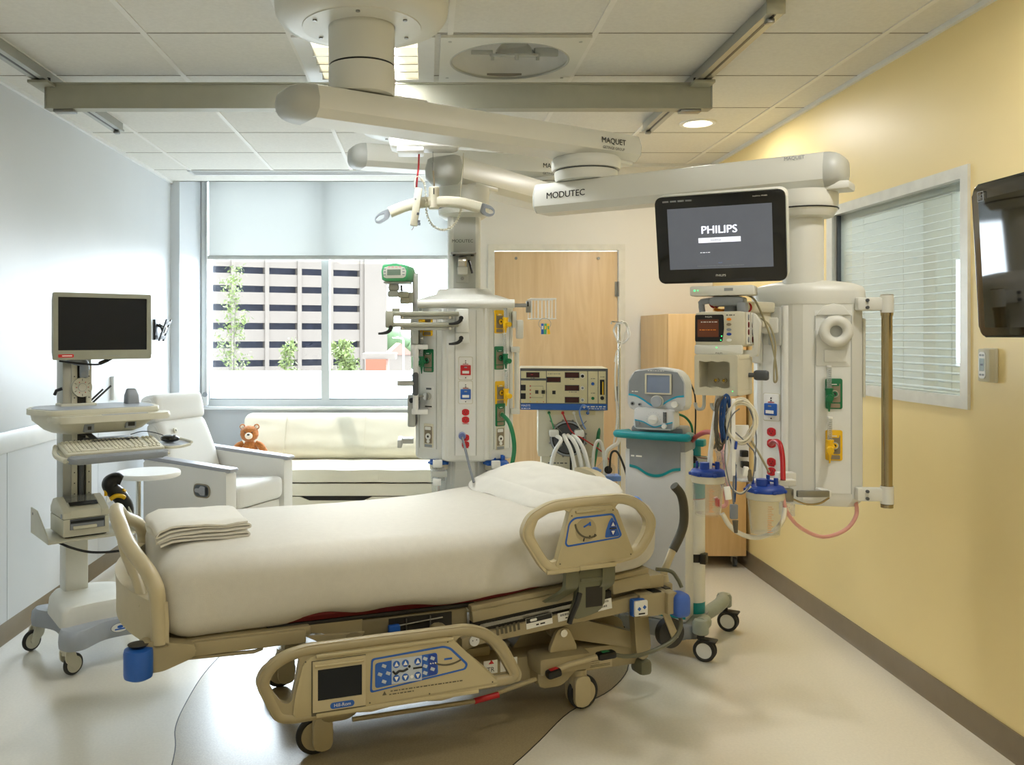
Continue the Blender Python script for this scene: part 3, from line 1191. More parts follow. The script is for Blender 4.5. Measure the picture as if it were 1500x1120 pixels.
# ---- intermediate frame rails, rising to the head
for sy in (-1, 1):
    mb = MB()
    mb.prism([(-.02, .335), (.05, .365), (.80, .415), (.80, .478), (.10, .405), (-.02, .39)], .045, Matrix.Translation((0, .41 * sy + .0225, 0)) @ FRONT, .005)
    mb.prism([(-.5, .36), (-.1, .355), (.0, .35), (.06, .40), (-.1, .42), (-.5, .42)], .04, Matrix.Translation((0, .37 * sy + .02, 0)) @ FRONT, .005)
    fr = mb.build('frame_rail', 'bed_beige', bed)
    if sy < 0:
        a = math.atan2(.07, .7)
        X = Matrix.Translation((.10, -.4335, .385)) @ Matrix.Rotation(-a, 4, 'Y') @ FRONT
        mb = MB()
        mb.use('sticker').cyl((-.07, .0, 0), (-.07, .0, .006), .02, n=24, M=X)
        mb.use('black')
        for dx in (-.008, .008):
            mb.box((-.07 + dx, .003, .007), (.003, .004, .001), M=X)
        mb.build('round_cap', None, fr)
        mb = MB()
        mb.use('sticker').box((.21, .015, .001), (.115, .042, .0015), M=X)
        mb.use('black').box((.21, .026, .002), (.113, .019, .001), M=X)
        mb.use('sticker').prism(rrect(.03, .010, .005), .0005, X @ Matrix.Translation((.185, .026, .0028)))
        mb.use('black').dash(0.03, .010, X @ Matrix.Translation((.21, .004, .0022)))
        for k in range(6):
            mb.use('bed_dark').box((.03 + k * .018, .015, .001), (.010, .034 - .004 * (k % 2), .0008), M=X)
        mb.use('sticker').box((.35, .010, .001), (.115, .034, .0012), M=X)
        mb.use('sticker').box((.48, .018, .001), (.12, .042, .0012), M=X)
        mb.use('black')
        for k in range(26):
            mb.box((.305 + k * .0037, .017, .0019), (.0013 + .001 * (k % 3 == 0), .009, .0006), M=X)
            mb.box((.43 + k * .0038, .030, .0019), (.0013 + .001 * (k % 4 == 0), .008, .0006), M=X)
            mb.box((.43 + k * .0034, .012, .0019), (.0013 + .001 * (k % 3 == 1), .008, .0006), M=X)
        mb.dash(0.05, .008, X @ Matrix.Translation((.35, .003, .0019)))
        mb.build('data_plates', None, fr)
# ---- deck: foot, seat and raised back section
mb = MB()
mb.b2((-1.12, -.43, .472), (-.60, .43, .505), .006)
for y in (-.42, .42):
    mb.b2((-1.13, y - .025, .452), (-.62, y + .025, .50), .006)
mb.tube([(-1.05, -.43, .447), (-.80, -.43, .44), (-.775, -.43, .446), (-.77, -.43, .47)], .007, 8)
mb.build('foot_deck', 'bed_beige', bed)
mb = MB()
mb.prism([(-.72, .49), (-.55, .47), (-.47, .415), (-.40, .43), (-.40, .50), (-.72, .505)], .8, Matrix.Translation((0, .40, 0)) @ FRONT, .006)
mb.prism([(-.62, .47), (-.40, .46), (-.42, .43), (-.50, .405)], .014, Matrix.Translation((0, -.415, 0)) @ FRONT, .003)
mb.build('knee_deck', 'bed_beige', bed)
MB().b2((-.75, -.4, .497), (.05, .4, .512), .004).build('deck_gap', 'bed_gap', bed)
mb = MB()
mb.b2((-.41, -.40, .415), (.02, .40, .495), .012)
mb.build('seat_deck', mat('bed_mid', (132, 120, 90), .5), bed)
mb = MB()
mb.use('bed_gap').b2((-.30, -.406, .42), (-.05, -.40, .488))
mb.use('steel').cyl((-.27, -.412, .462), (-.09, -.412, .474), .003, n=8)
for x in (-.235, -.14):
    mb.cyl((x, -.412, .425), (x, -.412, .485), .003, n=8)
mb.use('blue').box((-.285, -.418, .45), (.045, .022, .04), .006)
mb.build('actuator_bay', None, bed)
back = Matrix.Translation((.02, 0, .50)) @ Matrix.Rotation(-R(5.2), 4, 'Y')
mb = MB()
mb.b2((0, -.43, -.015), (.80, .43, .008), .006, M=back)
mb.b2((0, -.435, -.055), (.50, -.40, -.012), .005, M=back)
mb.b2((.62, -.435, -.07), (.80, -.39, -.012), .008, M=back)
mb.b2((0, .40, -.055), (.80, .435, -.012), .005, M=back)
mb.build('back_deck', 'bed_beige', bed)
mb = MB()
mb.use('bed_gap').b2((0, -.418, -.10), (.62, -.40, -.055), M=back)
mb.use('steel')
for k in range(44):
    mb.cyl((.04 + k * .0115, -.425, -.078), (.04 + k * .0115, -.418, -.078), .0085, n=6, M=back)
mb.build('drive_screw', None, bed)
mb = MB()
mb.b2((.44, -.44, -.05), (.47, -.425, -.015), .003, M=back)
mb.use('blue_pale').b2((.475, -.46, -.055), (.55, -.43, -.04), .004, M=back)
mb.build('release_handle', 'bed_beige', bed)
# ---- dark rail arms of the near head rail
mb = MB()
for x in (.385, .545):
    pts = [(x + .0, -.545, .655), (x, -.545, .60), (x - .01, -.54, .565), (x - .05, -.47, .505)]
    mb.loft([[Vector(p) + Vector((dx, 0, 0)) + (Vector((0, dy, 0))) for dx, dy in ((-.028, -.012), (.028, -.012), (.028, .012), (-.028, .012))] for p in catmull(pts, 4)])
mb.build('rail_arm', 'bed_arm', bed)
mb = MB()
mb.prism(capsule_loop([(.42, .655), (.53, .655), (.535, .53), (.525, .475), (.44, .455), (.385, .45), (.415, .53)], .03), .035, onplane(-.515), .008)
mb.box((.475, -.545, .598), (.105, .02, .016), .005)
mb.use('bed_gap').b2((.447, -.5515, .492), (.52, -.548, .57))
mb.build('rail_latch', 'bed_arm', bed)
MB().tube([(.415, -.56, .555), (.40, -.565, .52), (.375, -.565, .47), (.37, -.56, .445)], .011, 8, 4).build('damper', 'black', bed)
# ---- near head side rail
outer = [(.155, .80), (.185, .868), (.28, .915), (.44, .923), (.60, .923), (.685, .895), (.752, .815), (.735, .745), (.678, .672), (.57, .655), (.27, .638), (.238, .672)]
h1 = [(.205, .80), (.235, .868), (.345, .88), (.362, .866), (.338, .80), (.306, .69), (.28, .685), (.245, .73)]
h2 = [(.556, .868), (.572, .888), (.605, .889), (.66, .868), (.705, .812), (.693, .765), (.65, .705), (.628, .705), (.61, .735)]
rl = MB()
rl.holed(capsule_loop(outer, .05), [capsule_loop(h1, .025), capsule_loop(h2, .025)], .026, onplane(-.552))
rail2 = rl.build('side_rail', 'bed_light', bed)


def piped(loop, t, r, name, parent, m='bed_light', n=10, sub=0):
    mb = MB()
    mb.tube([(x, t, z) for x, z in loop], r, n, closed=True)
    return mb.build(name, m, parent)


# rounded grips following the outlines
g = capsule_loop([(.178, .80), (.205, .858), (.285, .897), (.44, .905), (.60, .906), (.672, .88), (.728, .813), (.714, .752), (.66, .69), (.57, .678), (.29, .66), (.256, .685)], .05)
piped(g, -.565, .0205, 'grip', rail2, n=12)
mb = MB()
mb.prism(capsule_loop([(.362, .885), (.558, .885), (.645, .68), (.295, .66)], .02), .03, onplane(-.556), .008)
mb.box((.445, -.588, .872), (.13, .012, .010), .004, rot=(0, -1, 0))
mb.box((.33, -.582, .652), (.14, .014, .016), .004, rot=(0, -1, 0))
mb.box((.48, -.582, .657), (.16, .016, .018), .004, rot=(0, -1, 0))
mb.use('bed_dark')
for x, z in ((.365, .857), (.545, .867), (.315, .68), (.625, .69)):
    mb.cyl((x, -.5865, z), (x, -.5875, z), .003, n=8)
mb.build('rail_panel', mat('bed_panel', (184, 171, 134), .42, var=.03), rail2)
cp = onplane(-.5865)
mb = MB()
mb.use('blue').prism(capsule_loop([(.352, .833), (.375, .851), (.548, .855), (.585, .768), (.572, .757), (.345, .741), (.335, .753)], .014), .0015, cp)
mb.use('bed_panel').prism(capsule_loop([(.356, .828), (.378, .844), (.54, .848), (.575, .770), (.568, .763), (.348, .748), (.342, .757)], .012), .0022, cp)
mb.use('blue').prism(capsule_loop([(.54, .842), (.574, .770), (.567, .765), (.508, .763), (.512, .79), (.526, .825)], .008), .003, cp)
mb.use('bed_beige').cyl((.425, -.5865, .80), (.425, -.5895, .80), .045, n=32)
mb.use('blue').box((.428, -.59, .818), (.03, .002, .006), rot=(0, -25, 0))
mb.box((.442, -.59, .822), (.007, .002, .015), rot=(0, -8, 0))
mb.use('bed_dark')
for k in range(16):
    a = R(190 + k * 7)
    mb.box((.44 + .062 * math.cos(a), -.5902, .832 + .062 * math.sin(a)), (.008, .002, .007), rot=(0, -(190 + k * 7) + 90, 0))
mb.use('black')
for x, z in ((.415, .764), (.44, .772), (.462, .776)):
    mb.box((x, -.5902, z), (.004, .002, .013), rot=(0, 15, 0))
mb.use('white')
for z, sg in ((.812, 1), (.782, -1)):
    mb.use('blue_dark').cyl((.543, -.589, z), (.543, -.5905, z), .013, n=20)
    mb.use('white').prism([(-.008, -.006 * sg), (.008, -.006 * sg), (0, .009 * sg)], .001, Matrix.Translation((.543, -.5905, z)) @ FRONT)
mb.use('black').box((.543, -.59, .797), (.03, .002, .005))
mb.build('control_panel', None, rail2)
# ---- far head panel
mb = MB()
lp = capsule_loop([(-.52, .5), (-.52, .84), (-.46, .862), (-.30, .855), (-.20, .80), (-.16, .71), (-.2, .5)], .05)
X = frame((1.02, 0, 0), (0, -1, 0), (-1, 0, 0))
X = Matrix(((0, 0, 1, 1.0), (-1, 0, 0, 0), (0, 1, 0, 0), (0, 0, 0, 1)))
mb.prism(lp, .045, X, .015)
hb = mb.build('head_panel', 'bed_light', bed)
mb = MB()
mb.prism(capsule_loop([(-.48, .56), (-.48, .81), (-.44, .835), (-.33, .83), (-.26, .79), (-.21, .7), (-.25, .56)], .04), .01, Matrix.Translation((-.01, 0, 0)) @ X, .004)
mb.build('head_panel_inset', 'bed_panel', hb)
# ---- near foot side rail (lowered)
outer = [(-.822, .385), (-.80, .43), (-.74, .468), (-.66, .492), (-.40, .492), (-.05, .492), (.03, .465), (.09, .415), (.158, .29), (.15, .262), (-.10, .252), (-.35, .246), (-.70, .236), (-.755, .25)]
h1 = [(-.782, .378), (-.75, .432), (-.695, .462), (-.672, .45), (-.684, .385), (-.70, .315), (-.715, .305), (-.735, .312)]
h2 = [(-.115, .435), (-.09, .458), (-.03, .455), (.02, .43), (.07, .36), (.108, .292), (.098, .275), (.065, .278), (-.02, .36)]
mb = MB()
mb.holed(capsule_loop(outer, .05), [capsule_loop(h1, .02), capsule_loop(h2, .025)], .03, onplane(-.555))
rail1 = mb.build('side_rail', 'bed_beige', bed)
g = capsule_loop([(-.80, .383), (-.772, .43), (-.72, .462), (-.655, .474), (-.40, .476), (-.055, .474), (.018, .448), (.072, .40), (.134, .29), (.122, .273), (-.10, .268), (-.35, .262), (-.70, .252), (-.742, .262)], .045)
piped(g, -.57, .021, 'grip', rail1, 'bed_beige', 12)
mb = MB()
mb.prism(capsule_loop([(-.66, .445), (-.60, .462), (-.14, .462), (-.115, .448), (.06, .272), (.05, .262), (-.70, .25), (-.69, .33)], .02), .03, onplane(-.56), .006)
mb.box((-.37, -.592, .455), (.50, .014, .012), .004)
mb.box((-.32, -.588, .254), (.60, .014, .016), .004)
mb.prism([(-.48, .25), (-.34, .25), (-.36, .236), (-.42, .23), (-.47, .235)], .03, onplane(-.545), .004)
mb.prism([(-.22, .255), (-.04, .258), (-.12, .236), (-.16, .23), (-.21, .236)], .03, onplane(-.545), .004)
mb.use('bed_dark')
for x, z in ((-.655, .44), (-.63, .265), (-.14, .445), (-.21, .27), (.035, .278), (-.43, .27)):
    mb.cyl((x, -.5895, z), (x, -.5907, z), .003, n=8)
mb.build('rail_panel', 'bed_panel', rail1)
# flip-up screen
mb = MB()
mb.use('bed_dark').b2((-.635, -.5915, .254), (-.445, -.5895, .44))
mb.use('bed_light').holed(R4(-.632, .268, -.447, .438), [R4(-.615, .305, -.46, .41)], .008, onplane(-.590))
mb.use('screen_off').b2((-.616, -.594, .304), (-.459, -.592, .411))
mb.use('bed_panel').cyl((-.625, -.599, .424), (-.455, -.599, .424), .0055, n=10)
mb.use('blue').prism([(x - .53, z + .283) for x, z in rrect(.085, .021, .0105)], .0015, onplane(-.598))
mb.use('sticker').text('Hill-Rom', .0165, Matrix.Translation((-.53, -.600, .283)) @ FRONT)
mb.build('flip_screen', None, rail1)
cp = onplane(-.5905)
mb = MB()
mb.use('blue').prism(capsule_loop([(-.425, .422), (-.155, .434), (-.128, .424), (-.062, .358), (-.07, .338), (-.43, .304)], .012), .0015, cp)
mb.use('bed_panel').prism(capsule_loop([(-.419, .416), (-.157, .427), (-.134, .418), (-.072, .356), (-.078, .344), (-.423, .311)], .010), .0022, cp)
mb.use('blue').prism(capsule_loop([(-.412, .405), (-.182, .414), (-.178, .336), (-.412, .318)], .012), .003, cp)
mb.use(mat('panel_grey', (186, 196, 206), .4)).b2((-.352, -.5942, .325), (-.24, -.5932, .411))
mb.use('blue_dark').b2((-.216, -.5942, .337), (-.184, -.5932, .410))
for x in (-.335, -.302, -.256):
    for z, sg in ((.392, 1), (.343, -1)):
        mb.use('blue').cyl((x, -.594, z), (x, -.5962, z), .0125, n=20)
        mb.use('white').prism([(-.008, -.006 * sg), (.008, -.006 * sg), (0, .0095 * sg)], .0008, Matrix.Translation((x, -.5962, z)) @ FRONT)
mb.use('white').cyl((-.278, -.594, .342), (-.278, -.596, .342), .006, n=14)
mb.use('black').tube([(-.348, -.5955, .370), (-.338, -.5955, .360), (-.325, -.5955, .368), (-.31, -.5955, .366), (-.293, -.5955, .372)], .004, 6, 3)
mb.ball((-.287, -.5955, .379), .005, 10, 6)
mb.box((-.256, -.595, .37), (.034, .002, .006))
for x, z in ((-.395, .365), (-.365, .365), (-.38, .392), (-.38, .338), (-.228, .398), (-.228, .372), (-.228, .348), (-.2, .396), (-.2, .358)):
    mb.use('panel_grey').box((x, -.595, z), (.016, .002, .011), .0008, rot=(0, 25, 0))
mb.use('sticker')
for k in range(3):
    mb.box((-.207 + k * .009, -.5948, .378), (.005, .001, .004), rot=(0, 30, 0))
mb.use('bed_dark')
for k in range(12):
    a = R(245 + k * 4.5)
    mb.box((-.14 + .11 * math.cos(a), -.5935, .475 + .11 * math.sin(a)), (.0085, .0015, .006), rot=(0, -(245 + k * 4.5) - 90, 0))
mb.use('blue').box((-.14, -.5935, .386), (.03, .001, .006))
mb.build('control_panel', None, rail1)
mb = MB()
mb.use('bed_dark')
mb.dash(0.27, .0068, Matrix.Translation((-.22, -.5908, .300)) @ FRONT)
mb.dash(0.09, .0068, Matrix.Translation((-.315, -.5908, .289)) @ FRONT)
mb.prism([(-.385, .289), (-.369, .289), (-.377, .303)], .0006, onplane(-.5902))
mb.build('warning_text', None, rail1)
# links carrying the lowered rail, CPR pedal label, red reflector, blue release
for x in (-.45, -.13):
    mb = MB()
    mb.prism(capsule_loop([(x - .05, .27), (x + .05, .27), (x + .03, .47), (x - .03, .47)], .02), .09, onplane(-.45), .006)
    mb.build('rail_link', 'bed_mid', bed)
mb = MB()
mb.use('sticker').box((.235, -.3115, .218), (.075, .002, .052), M=None)
mb.use('black').text('CPR', .027, Matrix.Translation((.235, -.3128, .230)) @ FRONT)
mb.use('red').prism([(-.02, .0), (-.009, .0), (-.009, .01), (.009, .01), (.009, .0), (.02, .0), (0, -.018)], .0006, Matrix.Translation((.235, -.3124, .208)) @ FRONT)
mb.use('sticker').box((.155, -.3115, .218), (.06, .002, .052))
mb.use('black').text('TR', .027, Matrix.Translation((.155, -.3128, .207)) @ FRONT)
mb.use('red').prism([(-.012, -.004), (.012, -.004), (0, .012)], .0006, Matrix.Translation((.158, -.3124, .234)) @ FRONT)
mb.build('cpr_label', None, bed)
MB().cyl((.02, -.46, .16), (.12, -.46, .17), .011, n=12).build('reflector', 'red', bed)
mb = MB()
mb.tube([(-.45, -.44, .155), (.02, -.46, .16), (.3, -.42, .19)], .009, 8)
mb.build('pedal_bar', 'bed_beige', bed)
# brake pedals at the near head corner
mb = MB()
mb.tube([(.36, -.415, .205), (.45, -.42, .228), (.60, -.42, .243)], .011, 8)
br = mb.build('brake_bar', 'bed_light', bed)
mb = MB()
mb.use('black').box((.375, -.425, .205), (.062, .04, .032), .010, rot=(0, -10, 0))
mb.use('red').box((.375, -.425, .2215), (.035, .02, .003), .001, rot=(0, -10, 0))
mb.build('brake_pedal', None, br)
mb = MB()
mb.use('black').box((.615, -.425, .246), (.082, .042, .03), .010, rot=(0, -2, 0))
mb.use('green').box((.61, -.425, .2615), (.035, .02, .003), .001)
mb.build('steer_pedal', None, br)
mb = MB()
mb.use('bed_light').box((.63, -.3115, .175), (.17, .002, .056))
mb.use('bed_dark').text('WARNING', .010, Matrix.Translation((.63, -.3128, .195)) @ FRONT)
for z in (.186, .180, .163, .157):
    mb.box((.645, -.3126, z), (.12, .0006, .0022))
mb.text('WARNING', .010, Matrix.Translation((.63, -.3128, .171)) @ FRONT)
for z in (.186, .163):
    mb.prism([(-.008, -.006), (.008, -.006), (0, .009)], .0006, Matrix.Translation((.565, -.3124, z)) @ FRONT)
mb.build('warning_label', None, bed)
# ---- footboard, bowed in plan
mb = MB()
N = 28
Zb, prof = .505, []


def fb_top(t):
    a = abs(t)
    return .872 if a < .16 else (.872 - (a - .16) / .22 * .10 if a < .38 else .772 - (a - .38) / .09 * .075)


def fb_s(t, z):
    return -1.245 + .115 * (t / .47) ** 2 - .02 * max(0, (z - .6) / .27)


rows = []
th = .042
out, inn = [], []
ts = [-.47 + .94 * k / N for k in range(N + 1)]
# lower solid panel up to z .66
for side, off in ((0, 0), (1, th)):
    rows.append([[Vector((fb_s(t, z) + off, t, z)) for t in ts] for z in (Zb, .515, .55, .59, .63, .655)])
vs, fs = [], []
nz = 6
for side in (0, 1):
    for r in rows[side]:
        vs += r
L = N + 1
for side in (0, 1):
    b = side * nz * L
    for i in range(nz - 1):
        for k in range(N):
            f = (b + i * L + k, b + i * L + k + 1, b + (i + 1) * L + k + 1, b + (i + 1) * L + k)
            fs.append(f[::-1] if side == 0 else f)
b = nz * L
for i in range(nz - 1):
    fs.append((i * L, b + i * L, b + (i + 1) * L, (i + 1) * L))
    fs.append((i * L + N, (i + 1) * L + N, b + (i + 1) * L + N, b + i * L + N))
for k in range(N):
    fs.append((k, k + 1, b + k + 1, b + k))
    q = (nz - 1) * L
    fs.append((q + k, b + q + k, b + q + k + 1, q + k + 1))
mb.add(vs, fs)
fb = mb.build('footboard', 'bed_light', bed, ang=60)
mb = MB()
o = .02
tp = [(-.452, .515), (-.452, .58), (-.452, .655), (-.445, .70), (-.40, .745), (-.30, .785), (-.215, .815), (-.14, .852), (-.06, .87), (.06, .87), (.14, .852), (.215, .815), (.30, .785), (.40, .745), (.445, .70), (.452, .655), (.452, .58), (.452, .515)]
mb.tube([(fb_s(t, z) + o, t, z) for t, z in tp], .027, 12, 4)
mb.build('top_rail', 'bed_light', fb)
for sg in (-1, 1):
    mb = MB()
    mb.tube([(fb_s(.36, .62) + o, .36 * sg, .62), (fb_s(.30, .68) + o, .27 * sg, .70), (fb_s(.2, .75) + o, .17 * sg, .76), (fb_s(.1, .8) + o, .10 * sg, .86)], .021, 10, 4)
    mb.build('handle_bar', 'bed_light', fb)
for sg in (-1, 1):
    mb = MB()
    mb.prism(capsule_loop([(-1.19, .425), (-1.11, .425), (-1.0, .462), (-1.0, .50), (-1.15, .53), (-1.19, .52)], .02), .06, Matrix.Translation((0, .44 * sg + .03, 0)) @ FRONT, .006)
    mb.build('footboard_bracket', 'bed_beige', bed)
for sg in (-1, 1):
    mb = MB()
    mb.lathe([(.03, .412), (.045, .42), (.047, .43), (.047, .50), (.045, .51), (.03, .514)], (-1.185, .47 * sg, 0), 28)
    bp = mb.build('corner_bumper', 'blue', bed)
    mb = MB()
    mb.lathe([(.02, .512), (.03, .52), (.034, .525), (.02, .526)], (-1.185, .465 * sg, 0), 24)
    mb.build('socket', 'black', bp)
# ---- head end cross box, bumpers, push handles, transport wheel, control pod
mb = MB()
mb.b2((.76, -.45, .385), (.90, .45, .478), .008)
mb.b2((.78, -.42, .49), (.90, .42, .545), .008)
mb.b2((.88, -.47, .39), (.93, -.28, .48), .008)
mb.b2((.88, .28, .39), (.93, .47, .48), .008)
mb.b2((.925, -.34, .44), (1.0, -.26, .476), .006)
mb.b2((.925, .26, .44), (1.0, .34, .476), .006)
hx = mb.build('head_beam', 'bed_beige', bed)
mb = MB()
mb.use('black').b2((.83, -.44, .4785), (.87, -.38, .4815))
mb.b2((.905, -.42, .480), (.93, -.34, .484))
mb.build('rubber_pad', None, hx)
for sg in (-1, 1):
    mb = MB()
    mb.rbox((.945, .455 * sg, .425), (.075, .085, .10), .024, (6, 6, 6))
    mb.build('head_bumper', mat('bumper_pale', (66, 104, 190), .45), bed)
mb = MB()
mb.T = Matrix.Translation((-.055, 0, .012))
mb.use('blue').b2((.772, -.462, .385), (.832, -.435, .455), .006)
mb.use('sticker').b2((.776, -.474, .389), (.838, -.46, .452), .006)
mb.use('blue').prism([(-.009, 0), (0, -.009), (.009, 0), (0, .009)], .001, Matrix.Translation((.795, -.4742, .42)) @ FRONT)
mb.use('blue').prism([(-.009, 0), (0, -.009), (.009, 0), (0, .009)], .001, Matrix.Translation((.82, -.4742, .425)) @ FRONT)
mb.use('black').box((.807, -.4745, .40), (.03, .001, .006))
mb.build('control_pod', None, bed)
for sg in (-1, 1):
    mb = MB()
    mb.cyl((.975, .30 * sg, .475), (.975, .30 * sg, .505), .028, .024, 20)
    mb.tube([(.975, .30 * sg, .49), (.99, .30 * sg, .53), (1.025, .30 * sg, .60), (1.03, .30 * sg, .61)], .016, 12, 4)
    ph = mb.build('push_handle', 'bed_light', bed)
    mb = MB()
    hi = 0 if sg < 0 else -.06
    mb.tube([(1.028, .30 * sg, .605), (1.065, .30 * sg, .665), (1.085, .30 * sg, .72 + hi * .3), (1.085, .30 * sg, .79 + hi), (1.07, .30 * sg, .845 + hi), (1.035, .30 * sg, .885 + hi)], .0195, 14, 5)
    mb.build('handle_grip', mat('grip_dark', (62, 58, 44), .5) if sg < 0 else 'grip_dark', ph)
mb = MB()
mb.tube([(1.0, -.02, .70), (1.005, -.03, .765), (1.0, -.06, .79), (.99, -.11, .785), (.985, -.13, .77)], .011, 10, 4)
mb.tube([(.985, -.10, .788), (.96, -.02, .775), (.955, .02, .765)], .013, 10, 4)
mb.build('blue_lever', 'blue_pale', bed)
mb = MB()
c = Vector((.95, -.385, .285))
mb.use('rubber').cyl(c + Vector((0, -.016, 0)), c + Vector((0, .016, 0)), .062, n=36)
mb.use('bed_light')
mb.prism(capsule_loop([(.89, .395), (.92, .395), (.98, .272), (.95, .258)], .012), .008, Matrix.Translation((0, c.y - .018, 0)) @ FRONT, .002)
mb.use('chrome').cyl((.963, c.y - .034, .277), (.963, c.y - .024, .277), .008, n=8)
mb.build('transport_wheel', None, bed)
mb = MB()
mb.tube([(.90, -.36, .55), (.96, -.38, .54), (.98, -.40, .51), (.985, -.42, .48)], .008, 8, 5)
mb.tube([(.96, -.44, .375), (.95, -.46, .33), (.90, -.46, .275), (.78, -.455, .24), (.70, -.44, .235), (.655, -.43, .243)], .0085, 8, 5)
mb.build('cable', 'bed_arm', bed)
# =================================================================== mattress, sheet, pillow, blanket


def bend(p):
    """lift the head part of the deck"""
    q = p.copy()
    if q.x > 0.02:
        k = min(1, (q.x - .02) / .25)
        q.z += (q.x - .02) * math.tan(R(5.2)) * k
    return q


mt = MB()
mt.rbox((-.12, 0, .550), (1.92, .84, .08), (.06, .06, .02), (30, 10, 3))
mt.v = [bend(v) for v in mt.v]
mt.v = [BM @ v for v in mt.v]
mt.build('mattress', 'maroon', None, label='maroon mattress edge peeking out under the white sheet on the bed', cat='mattress', loc=tuple(BM @ Vector((-.08, 0, .51))))


def sheet_fn(p):
    q = p.copy()
    # crowned top, sides pulled in under the mattress
    if q.z > 0:
        q.z += .022 * (1 - (q.y / .47) ** 2) * min(1, (1.05 - abs(q.x)) / .2)
    u = max(0, -q.z / .13)
    q.y *= 1 - .035 * u ** 1.5
    q.x *= 1 - .01 * u ** 1.5
    n1 = noise.noise(Vector((q.x * 2.2, q.y * 2.2, q.z * 4 + 3)))
    n2 = noise.noise(Vector((q.x * 7, q.y * 4, q.z * 3 + 9)))
    sd = 1 if abs(q.y) > .40 or abs(q.x) > 1.0 else .45
    q += Vector((n1 * .005, (n1 * .018 + n2 * .006) * sd * (1 if q.y < 0 else -1), (n1 * .010 + n2 * .003) * (1 if q.z > 0 else .6)))
    if q.y < -.3 and q.z < -.06:      # wavy hem
        hem = sum(math.exp(-((q.x - c) / w) ** 2) * h for c, w, h in ((-.42, .10, .022), (-.12, .12, .020), (.28, .16, .018), (.62, .08, .012)))
        q.z += hem * min(1, (-q.z - .06) / .06) + .005 * noise.noise(Vector((q.x * 5, 0, 0)))
    return q


sh = MB()
sh.rbox((-.125, 0, .637), (1.99, .935, .278), (.11, .10, .085), (84, 40, 14), sheet_fn)
sh.v = [BM @ bend(v) for v in sh.v]
sh.build('bed_sheet', 'linen', None, label='white fitted sheet stretched over the hospital bed mattress', cat='bed sheet', ang=80, loc=tuple(BM @ Vector((-.08, 0, .52))))


def pillow_fn(p):
    q = p.copy()
    a, b = q.x / .235, q.y / .42
    e = max(0, 1 - abs(a) ** 2.6) ** .55 * max(0, 1 - abs(b) ** 2.6) ** .55
    q.z *= .10 + .90 * e
    q.x *= 1 + .07 * b * b
    q.y *= 1 + .05 * a * a
    n_ = noise.noise(Vector((q.x * 6, q.y * 6, q.z * 3)))
    n2 = noise.noise(Vector((q.x * 16, q.y * 10, 4)))
    q.z += .012 * n_ + .005 * n2
    q.y += .01 * n_
    return q


pw = MB()
pw.rbox((0, 0, 0), (.47, .84, .165), (.24, .24, .085), (40, 56, 10), pillow_fn)
X = BM @ Matrix.Translation((.575, .055, .850)) @ Matrix.Rotation(R(5), 4, 'Z') @ Matrix.Rotation(-R(7), 4, 'Y')
pw.v = [X @ v for v in pw.v]
pw.build('pillow', 'pillowcase', None, label='plump white pillow lying at the head of the bed', cat='pillow', ang=80, loc=tuple(X @ Vector((0, 0, -.06))))
# folded blanket: one cloth folded to and fro
bl = MB()
path = []
layers = 5
tk = .0125
for k in range(layers):
    z = .006 + k * tk
    xs = (-.16, .155) if k % 2 == 0 else (.155, -.16)
    for j in range(9):
        u = j / 8
        path.append((xs[0] + (xs[1] - xs[0]) * u, z))
    if k < layers - 1:
        c = xs[1]
        sg = 1 if xs[1] > 0 else -1
        for j in range(1, 5):
            a = -90 + 180 * j / 5
            path.append((c + sg * (tk / 2 + .003) * math.cos(R(a)), z + tk / 2 + tk / 2 * math.sin(R(a))))
vs, fs = [], []
M_ = 16
for i, (x, z) in enumerate(path):
    d = Vector((path[min(i + 1, len(path) - 1)][0] - path[max(i - 1, 0)][0], 0, path[min(i + 1, len(path) - 1)][1] - path[max(i - 1, 0)][1])).normalized()
    nrm = Vector((-d.z, 0, d.x))
    for j in range(M_ + 1):
        y = -.16 + .32 * j / M_
        nn = noise.noise(Vector((x * 7, y * 7, z * 40)))
        n3 = noise.noise(Vector((x * 14, y * 9, 7)))
        base = Vector((x + .008 * nn, y + .006 * n3 + .012 * noise.noise(Vector((x * 3, z * 60, 1))), z + (.006 * nn + .005 * n3) * (z / .05)))
        vs.append(base + nrm * .0035)
        vs.append(base - nrm * .0035)
W = (M_ + 1) * 2
for i in range(len(path) - 1):
    for j in range(M_):
        a, b = i * W + j * 2, (i + 1) * W + j * 2
        fs.append((a, a + 2, b + 2, b))
        fs.append((a + 1, b + 1, b + 3, a + 3))
    a, b = i * W, (i + 1) * W
    fs.append((a, b, b + 1, a + 1))
    a, b = i * W + M_ * 2, (i + 1) * W + M_ * 2
    fs.append((a, a + 1, b + 1, b))
for i in (0, len(path) - 1):
    for j in range(M_):
        a = i * W + j * 2
        f = (a, a + 1, a + 3, a + 2)
        fs.append(f if i == 0 else f[::-1])


def drape(v):
    q = v.copy()
    q.z -= max(0, -q.x - .09) ** 2 * 3.2 + max(0, -q.y - .12) ** 2 * 4
    return q


bl.add([drape(v) for v in vs], fs)
X = BM @ Matrix.Translation((-.955, -.06, .797)) @ Matrix.Rotation(R(4), 4, 'Z')
bl.v = [X @ v for v in bl.v]
bl.build('folded_blanket', 'pillowcase', None, label='small folded white blanket lying at the foot of the bed', cat='blanket', ang=70, loc=tuple(X @ Vector((0, 0, 0))))
